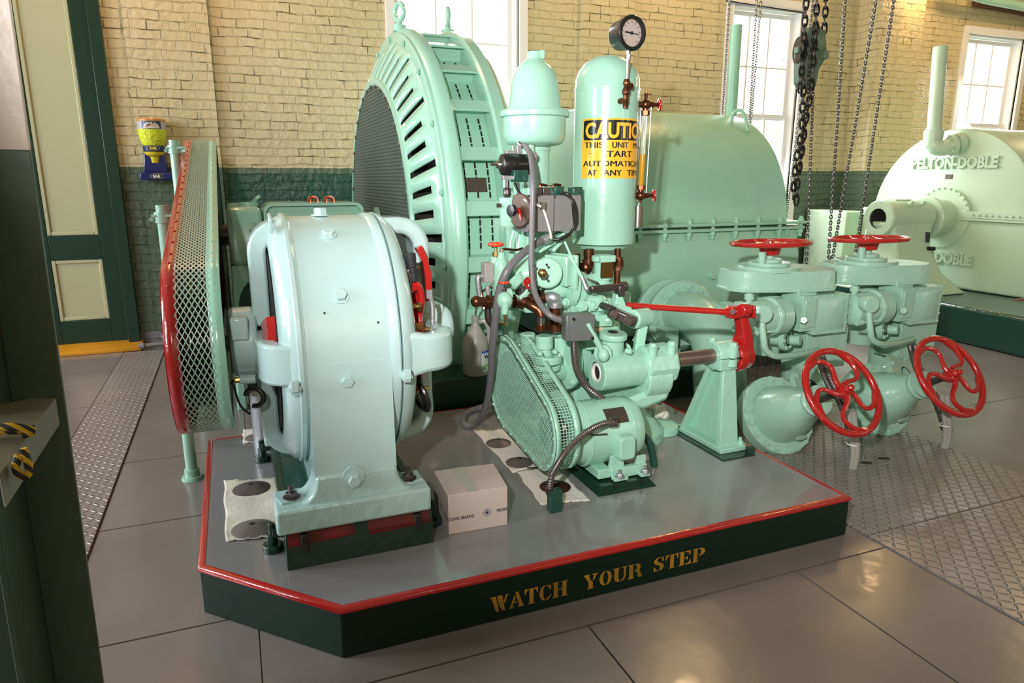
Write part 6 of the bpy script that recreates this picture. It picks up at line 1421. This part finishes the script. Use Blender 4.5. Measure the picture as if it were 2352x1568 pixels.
# ================= INLET VALVES =================
def valve_unit():
    y=3.0
    R_=T('inlet_valve','motor-operated mint inlet valve nearest the mint shaft stand, with flat red top wheel','valve',(2.72,y,0))
    wc=V((2.722,y,1.062))
    w_=O('top_handwheel',handwheel(MB(),wc,(-.02,.035,1),.205,.0125,5,curved=.7,hub=.16),RED,R_)
    O('wheel_hub',MB().cyl((wc.x,y,1.0),(wc.x,y,1.05),.052,.064,20),RED,R_)
    O('stem_nut',MB().cyl((wc.x,y,.95),(wc.x,y,1.01),.026,n=20).cyl((wc.x,y,.958),(wc.x,y,.978),.068,n=28).cyl((wc.x,y,.94),(wc.x,y,.960),.112,n=32).cyl((wc.x,y,.915),(wc.x,y,.942),.170,n=36).cyl((wc.x-.085,y-.04,.945),(wc.x-.085,y-.04,1.02),.02,n=14),VALV,R_,bev=.004)
    # gear case: flat wedge-shaped housing
    poly=[(2.43,2.98),(2.47,2.90),(2.56,2.86),(2.85,2.76),(3.02,2.76),(3.10,2.83),(3.13,2.95),(3.08,3.10),(2.95,3.20),(2.60,3.22),(2.46,3.14)]
    def sc(p,k): cx_=2.80; cy_=2.99; return (2.79+(p[0]-cx_)*k*.90,cy_+(p[1]-cy_)*k*.87)
    n=len(poly); vs=[(*sc(p,1.03),.815) for p in poly]+[(*sc(p,1.03),.828) for p in poly]+[(*sc(p,1.01),.829) for p in poly]+[(*sc(p,.985),.925) for p in poly]
    fs=[tuple(range(n-1,-1,-1)),tuple(range(3*n,4*n))]+[(k*n+i,k*n+(i+1)%n,(k+1)*n+(i+1)%n,(k+1)*n+i) for k in range(3) for i in range(n)]
    O('gear_case',MB().add(vs,fs),VALV,R_,bev=.014,smooth=50)
    ay=2.80
    c0=aY(1712,708,ay); c1=aY(1826,700,ay); yy=ay
    L=V((c0.x,yy,.70)); Rr=V((c1.x,yy,.70))
    O('actuator_motor',MB().lathe(L,Rr-L,[(-.02,0),(-.02,.055),(.0,.085),(.02,.088),(.15,.088),(.155,.10),(.175,.10),(.18,.095),(.25,.092),(.25,0)],36),VALV,R_,bev=.003)
    m=MB()
    for k in range(4):
        g=PI/4+PI/2*k; o=V((0,math.cos(g),math.sin(g)))*.092; m.cut(); m.cyl(L+o,L+V((.17,0,0))+o,.007,n=8).cyl(L+o-V((.01,0,0)),L+o+V((.03,0,0)),.016,n=10)
    O('tie_rod',m,VALV,R_)
    O('oiler',MB().cyl((L.x+.02,yy,.77),(L.x+.02,yy,.83),.017,n=14).cyl((L.x+.02,yy,.80),(L.x+.02,yy,.825),.025,n=14),VALV,R_)
    cap=aY(1757,722,2.66)
    O('round_cap',MB().lathe(cap,(-.25,-1,.05),[(-.06,0),(-.06,.045),(-.01,.046),(0,.043),(0,0)],30),VALV,R_,bev=.004)
    m=MB().tube([cap+V((0,.02,-.03)),aY(1754,780,2.66),aY(1760,805,2.66),aY(1785,818,2.66),aY(1830,815,2.70),aY(1880,803,2.78)],.0165,14); O('conduit_loop',m,VALV,R_)
    b0=aY(1826,752,2.80); b1_=aY(1866,676,2.80)
    O('square_housing',MB().box(b0.x,2.762,.61,b1_.x-.004,2.92,.80).box(b0.x+.012,2.752,.63,b1_.x-.012,2.768,.78).box(b0.x+.004,2.80,.79,b1_.x+.03,2.95,.832),VALV,R_,bev=.002)
    O('latch_knob',MB().cyl(aY(1846,735,2.75),aY(1846,735,2.72),.022,n=5),VALV,R_,bev=.004)
    t0=aY(1866,748,2.75); t1=aY(1956,668,2.75)
    m=MB().box(t0.x+.012,2.765,.585,t1.x,3.02,.80); O('terminal_box',m,VALV,R_,bev=.012)
    nx0,nx1=t0.x+.026,t1.x-.012
    O('terminal_lid',MB().add([(nx0,2.765,.597),(nx1,2.765,.597),(nx1,2.765,.788),(nx0,2.765,.788),(nx0+.05,2.745,.64),(nx1-.04,2.745,.63),(nx1-.04,2.745,.76),(nx0+.05,2.745,.755)],[(0,1,5,4),(1,2,6,5),(2,3,7,6),(3,0,4,7),(4,5,6,7)]).box(t0.x+.012,2.7605,.586,t1.x-.001,2.7665,.799).cyl(((nx0+nx1)/2,2.747,.705),((nx0+nx1)/2,2.742,.705),.012,n=16),VALV,R_)
    m=MB()
    for i in range(5):
        for z in (.592,.794): m.cut(); m.cyl((t0.x+.022+(t1.x-t0.x-.032)*i/4,2.765,z),(t0.x+.022+(t1.x-t0.x-.032)*i/4,2.754,z),.005,n=8)
    for x in (t0.x+.019,t1.x-.006):
        for z in (.64,.69,.74): m.cut(); m.cyl((x,2.765,z),(x,2.754,z),.005,n=8)
    O('lid_screw',m,VALV,R_)
    c0=aY(1862,760,2.84); c1=aY(1948,760,2.84)
    O('cable_column',MB().box(c0.x-.02,2.84,.36,c1.x,3.02,.59),VALV,R_,bev=.003)
    vp=aY(1835,860,3.12)
    O('yoke_body',MB().cyl((vp.x,3.12,.008),(vp.x,3.12,.42),.105,n=32).cyl((vp.x,3.12,.02),(vp.x,3.12,.07),.17,n=32).cyl((2.80,3.05,.42),(2.80,3.05,.82),.075,n=24).cyl((2.80,3.05,.60),(2.80,3.05,.64),.11,n=24),VALV,R_,bev=.004)
    fl=aY(1795,777,2.86)
    O('gland_flange',MB().lathe(fl+V((.015,-.03,0)),(.4,-.9,.1),[(-.14,0),(-.14,.035),(-.03,.035),(-.03,.062),(0,.062),(0,0)],28).cyl(fl+V((.02,-.045,0)),fl+V((.045,-.09,.005)),.028,n=20),VALV,R_,bev=.003)
    m=MB(); ax=V((.4,-.9,.1)).normalized(); a_,b_,_=frame(ax)
    for k in range(6): g=2*PI*k/6; m.bolt(fl+V((.015,-.03,0))+(a_*math.cos(g)+b_*math.sin(g))*.050,ax,.009,.010)
    O('gland_bolt',m,VALV,R_)
    O('gland_bore',MB().lathe(fl+V((.017,-.034,0)),ax,[(0,.026),(.001,.036)],20),DARK,R_,smooth=0)
    # slanted gate valve bonnet and handwheel
    nrm=V((.015,-.81,.58)).normalized(); ax=nrm
    hw=aY(1935,899,2.30); basec=V((2.605,2.70,.188)); ax=(hw-basec).normalized(); LT=(hw-basec).length
    b_=(V((0,0,1))-ax*ax.z).normalized(); a_=b_.cross(ax)
    O('bonnet_flange',MB().lathe(basec,ax,[(-.05,0),(-.05,.206),(-.044,.212),(-.006,.212),(0,.206),(0,.15)],56),VALV,R_,bev=.004)
    O('flange_body',MB().lathe(basec-ax*.052,-ax,[(0,0),(0,.204),(.03,.204),(.035,.17),(.07,.15),(.07,0)],48),VALV,R_,bev=.004)
    nk=ax*1.0+a_*0; N=40; vs=[]; fs=[]
    rings=[(0,.168,.155),(.03,.166,.150),(.07,.158,.140),(.11,.142,.125),(.15,.128,.112),(.19,.100,.088),(.225,.078,.074),(.26,.068,.068)]
    for t,ra,rb in rings:
        for i in range(N):
            g=2*PI*i/N; vs.append(basec+ax*t+a_*(ra*math.cos(g))+b_*(rb*math.sin(g)))
    for j in range(len(rings)-1):
        for i in range(N): k=(i+1)%N; fs.append((j*N+i,j*N+k,(j+1)*N+k,(j+1)*N+i))
    O('bonnet',MB().add(vs,fs).lathe(basec+ax*.255,ax,[(0,.064),(.0,.068),(.012,.074),(.024,.074),(.030,.066),(.040,.066),(.046,.074),(.058,.074),(.064,.05),(.064,0)],36),VALV,R_)
    for k in range(18):
        g=2*PI*k/18+.12; p=basec+a_*(math.cos(g)*.190)+b_*(math.sin(g)*.190)
        O('flange_bolt',MB().bolt(p,ax,.0165,.014),VALV,R_)
    rc=aY(1868,890,2.78); rx3=V((.25,-.75,.6)).normalized()
    O('gland_ring',MB().lathe(rc,rx3,[(-.16,0),(-.16,.10),(-.03,.10),(-.03,.155),(0,.155),(0,.05)],36),VALV,R_,bev=.003)
    m=MB(); p3,q3,_=frame(rx3)
    for k in range(8): g=2*PI*k/8; m.bolt(rc+(p3*math.cos(g)+q3*math.sin(g))*.130,rx3,.015,.014)
    O('ring_bolt',m,VALV,R_)
    O('maker_oval',MB().lathe(basec+ax*.075+a_*.03-b_*.145,(-b_*.8+ax*.6),[(0,0),(0,.036),(.004,.034),(.004,0)],28,squash=.42),VALV,R_,bev=.001)
    O('stem',MB().cyl(basec+ax*.30,hw,.018,n=16),DSTEEL,R_)
    nrm=V((.015,-.81,.58)).normalized(); a,b,_=frame(nrm)
    m=MB(); R=.206; m.torus(hw,nrm,R,.0165,56,14)
    for k in range(5):
        g=2*PI*k/5+1.05; pts=[]
        for i in range(8):
            t=i/7; rad=.03+(R-.03)*t; gg=g-.80*math.sin(t*PI*.9)+.35*t; pts.append(hw+(a*math.cos(gg)+b*math.sin(gg))*rad+nrm*(.012*(1-t)))
        m.tube(pts,lambda t:.0150-.004*math.sin(t*PI)+.003*(t>.9),10,5)
    O('handwheel',m,RED,R_)
    O('handwheel_hub',MB().lathe(hw-nrm*.03,nrm,[(0,0),(0,.024),(.02,.035),(.05,.033),(.056,.021),(.072,.019),(.077,.015),(.090,.016),(.097,.010),(.099,0)],24),RED,R_)
    return R_
VU=valve_unit()
copy_tree(VU,shift=(.721,0,0),label='motor-operated mint inlet valve farther right, nearer the pale turbine, with flat red top wheel')
# maker's oval on bonnet etc. kept plain; cables by the handwheels
CABM=mat('cable_grey',(.33,.33,.29),.5)
for k,(pp,lab) in enumerate((([ (1878,820,2.70),(1900,880,2.62),(1930,930,2.56),(1948,985,2.50)],'bundle of ribbed and painted cables passing behind the nearer red handwheel into the tread plate'),
        ([(2088,790,2.75),(2105,850,2.70),(2150,930,2.55),(2168,985,2.45)],'bundle of ribbed and painted cables passing behind the farther right red handwheel into the floor'))):
    base=aZ(1955,1077,0) if k==0 else aZ(2166,1030,0)
    t=T('cable_bundle',lab,'cables',base,group=None)
    top=base+V((-.03,.03,.28))
    for j,(dx,dy) in enumerate(((0,0),(.03,.01),(.012,-.02))):
        pts=[aY(*q)+V((dx*1.5,dy,0)) for q in pp]
        O('ribbed_conduit',MB().flex(pts+[top+V((dx,dy,.0))],.014,.012),FLEXM,t)
        O('painted_pipe',MB().tube([top+V((dx,dy,.02)),base+V((dx*.7,dy*.7,.10)),base+V((dx*.5,dy*.5,0))],.014,10),CABM,t)
    O('cable_tie',MB().torus(base+V((.005,.01,.13)),(0,0,1),.03,.004,n=20,m=6),WHITEC,t)
# ================= CHAINS =================
def chain(name,pts,link,wire,mt,lab,cat='chain',group=None,hang=True):
    P=[V(p) for p in pts]; m=MB(); rest=0; k=0
    D=[0]
    for i in range(1,len(P)): D.append(D[-1]+(P[i]-P[i-1]).length)
    n=int(D[-1]/link); pitch=D[-1]/n
    N=8; Mm=5
    for i in range(n):
        d=(i+.5)*pitch; s=0
        while s<len(D)-2 and D[s+1]<d: s+=1
        c=P[s].lerp(P[s+1],(d-D[s])/(D[s+1]-D[s])); t=(P[s+1]-P[s]).normalized()
        a,b,_=frame(t); g=PI/4+(PI/2 if i%2 else 0); w_=a*math.cos(g)+b*math.sin(g); nn=t.cross(w_)
        L=pitch*.5+wire*.9; W=wire*1.75; loop=[]
        for q in range(N):
            h=2*PI*q/N+PI/N; loop.append(c+t*(L*math.copysign(min(1,abs(math.sin(h))*1.08),math.sin(h)))+w_*(W*math.copysign(abs(math.cos(h))**.6,math.cos(h))))
        b0=len(m.v); vs=[];fs=[]
        for q in range(N):
            p=loop[q]; tg=(loop[(q+1)%N]-loop[q-1]).normalized(); u=tg.cross(nn)
            for j in range(Mm): h=2*PI*j/Mm; vs.append(p+u*(wire*.5*math.cos(h))*1.5+nn*(wire*.5*math.sin(h))*1.5)
        for q in range(N):
            for j in range(Mm): fs.append((q*Mm+j,((q+1)%N)*Mm+j,((q+1)%N)*Mm+(j+1)%Mm,q*Mm+(j+1)%Mm))
        m.add(vs,fs)
    me_o=O(name,m,mt,label=lab,cat=cat,group=group,fix=False,smooth=60); return me_o
def up_to_ceiling(u0,v0,u1,v1,y,zt=4.38):
    a,b=aY(u0,v0,y),aY(u1,v1,y); d=a-b; k=(zt-a.z)/d.z; return [a+d*k,a,b]
hc=dict(link=.0235,wire=.0058,mt=CHAINM)
chain('hand_chain',up_to_ceiling(1676,0,1660,262,6.05),lab='thin steel hand chain at the left edge of the middle window',**hc)
chain('hand_chain',up_to_ceiling(1738,0,1721,290,6.0),lab='thin steel hand chain in front of the middle window, left strand of the close pair',**hc)
chain('hand_chain',up_to_ceiling(1748,0,1724,292,6.04),lab='thin steel hand chain in front of the middle window, right strand of the close pair',**hc)
chain('hand_chain',up_to_ceiling(1838,240,1806,500,6.1),lab='thin steel hand chain slanting beside the right jamb of the middle window',**hc)
chain('hand_chain',up_to_ceiling(1868,190,1852,612,4.35),lab='thin steel hand chain hanging directly below the hoist block',**hc)
lo=aY(1907,598,4.3)
a=up_to_ceiling(1941,0,1903,588,4.3); b=up_to_ceiling(2012,0,1913,588,4.3)
chain('hand_chain',a+[lo]+b[::-1],lab='long looped steel hand chain with both strands meeting behind the farther valve gear case',**hc)
chain('hand_chain',up_to_ceiling(2053,0,1962,600,4.3),lab='rightmost thin steel hand chain slanting past the pale turbine end',**hc)
cb=dict(link=.052,wire=.0095,mt=CHAINB)
hy=3.95
def hoistchain(p,q,y,lab):
    a,b=aY(*p,y),aY(*q,y); d=a-b; k=(4.38-a.z)/d.z; chain('hoist_chain',[a+d*k,a,b],lab=lab,**cb)
hoistchain((1852,0),(1838,210),hy-.06,'black hoist chain, leftmost of the three strands above the hoist block')
hoistchain((1877,0),(1866,170),hy-.09,'black hoist chain, middle of the three strands above the hoist block')
hoistchain((1897,0),(1893,75),hy+.05,'black hoist chain, rightmost short strand running onto the hoist block')
tail=[aY(1866,165,hy-.09),aY(1862,215,hy-.08),aY(1850,280,hy-.08),aY(1843,340,hy-.08),aY(1832,410,hy-.08),aY(1829,468,hy-.08)]
chain('hoist_chain',tail,lab='black hoist chain tail hanging lowest below the block, ending in an open link',**cb)
chain('hoist_chain',[aY(1846,180,hy-.12),aY(1844,235,hy-.12),aY(1842,300,hy-.11),aY(1828,370,hy-.10),aY(1822,455,hy-.10)],lab='black hoist chain tail gathered beside the lowest one, left of it',**cb)
chain('hoist_chain',[aY(1870,60,hy-.12),aY(1858,150,hy-.14),aY(1856,230,hy-.14),aY(1848,300,hy-.12),aY(1836,400,hy-.11)],link=.026,wire=.005,mt=CHAINB,lab='finer black chain twisted among the heavy hoist chains')
HB=T('hoist_block','olive green hoist block with round side plate hanging on black chains','hoist',aY(1868,110,hy))
hcn=aY(1872,108,hy+.03)
O('side_plate',MB().lathe(hcn,(.25,-1,0),[(-.03,0),(-.03,.115),(0,.118),(.01,.10),(.012,0)],28,squash=1.25,up=(0,0,1)).lathe(aY(1885,98,hy-.04),(.3,-1,0),[(0,0),(0,.05),(.012,.045),(.012,.03),(.022,.028),(.022,0)],24),mat('hoist_green',(.13,.20,.12),.45,var=.1),HB,bev=.003)
O('hook_shank',MB().prism([(p.x,p.z) for p in (aY(1834,190,hy),aY(1835,110,hy),aY(1860,60,hy),aY(1895,70,hy),aY(1898,130,hy),aY(1880,160,hy),aY(1872,200,hy),aY(1842,205,hy))],'xz',hy-.01,hy+.05),mat('hoist_green_dark',(.09,.14,.09),.45),HB,bev=.008)
O('arm',MB().obox(aY(1840,116,hy-.02),.09,.04,.04).obox(aY(1893,127,hy-.02),.04,.05,.05),mat('hoist_green_arm',(.13,.20,.12),.45),HB,bev=.004)
O('sheave',MB().lathe(aY(1838,115,hy),(1,-.4,0),[(-.02,0),(-.02,.085),(-.008,.07),(.008,.07),(.02,.085),(.02,0)],28),BLACK,HB)

# ---------------- sub-parts and groups ----------------
def base_name(o): return o.name.split('.')[0]
def top(o):
    while o.parent: o=o.parent
    return o
SUB={'exciter_generator':{'brush_holder':'brush_ring','brush_bolt':'brush_ring','commutator':'armature','foot_bolt':'foot','clamp_wire':'rocker_handle','drain_union':'oil_cup'},
 'main_generator':{'vent_slots':'stator_frame','nameplate':'stator_frame','mesh_clip':'face_rim','shield_bolt':'end_shield','hub':'hub_ring'},
 'water_turbine':{'flange_bolt':'joint_flange','flange_nut':'inlet_flange','vent_flange_bolt':'vent_elbow','bearing_bore':'shaft_bearing','cap_bolt':'shaft_bearing','raised_word':'hood','plug_bolt':'lower_casing'},
 'pressure_gauge':{'dial_marks':'dial','needle':'dial'},'sight_glass':{'oil':'glass_tube'},
 'governor':{'set_screw':'valve_body','brass_cap':'valve_body','speed_knob':'speed_disc','speed_pointer':'speed_disc','bronze_plate':'pilot_tower','anchor_bolt':'base_foot','motor_nose':'black_motor'},
 'control_cabinet':{'cover_screw':'cabinet_body','cabinet_cover':'cabinet_body'},
 'regulating_shaft':{'sleeve_bore':'sleeve','inner_ring':'sleeve','hood_hole':'oil_hood','cap_bolt':'bearing_block'},
 'shaft_stand':{'cap_bolt':'bearing_head','split_line':'bearing_head','pad_nut':'green_pad'},
 'electric_motor':{'foot_bolt':'foot','slot':'slide_base','nameplate':'frame'},
 'junction_box':{'lid_screw':'box_lid'},'belt_guard':{'rivet':'side_flange'},
 'pulley_guard':{'red_rivet':'red_rim','green_rivet':'green_rim'},
 'plastic_jug':{'label_letter':'paper_label','label_picture':'paper_label','label_band':'paper_label'},
 'cardboard_box':{'printed_mark':'carton','tape':'carton'},'concrete_plinth':{'stencilled_word':'side_faces'},
 'earplug_dispenser':{'lettering':'badge','label_front':'label_band','label_back':'label_band'},
 'inlet_valve':{'lid_screw':'terminal_lid','gland_bolt':'gland_flange','gland_bore':'gland_flange','ring_bolt':'gland_ring','flange_bolt':'bonnet_flange','tie_rod':'actuator_motor','maker_oval':'bonnet','wheel_hub':'top_handwheel','handwheel_hub':'handwheel','latch_knob':'square_housing'},
 'cable_bundle':{},'pipe_post':{},'tread_plate':{}}
for t in [o for o in bpy.data.objects if o.parent is None]:
    mp=SUB.get(base_name(t))
    if not mp: continue
    kids=list(t.children)
    for ch in kids:
        pn=mp.get(base_name(ch))
        if not pn: continue
        tg=[k for k in kids if base_name(k)==pn]
        if tg and ch is not tg[0]: ch.parent=tg[0]
GR={'hand_chain':'hand chains hanging from the hoist','hoist_chain':'heavy hoist chains','inlet_valve':'motor-operated inlet valves','round_blade_disc':'round metal discs on the pads','absorbent_pad':'absorbent pads on the plinth','pipe_post':'pipe posts of the belt guard','flexible_hose':'grey hoses of the governor','flexible_conduit':'ribbed steel conduits','tread_plate':'tread plates in the floor','cable_bundle':'cable bundles at the handwheels','water_turbine':'water turbines','machine_foundation':'machine foundations'}
for o in bpy.data.objects:
    if o.parent is None and base_name(o) in GR: o['group']=GR[base_name(o)]
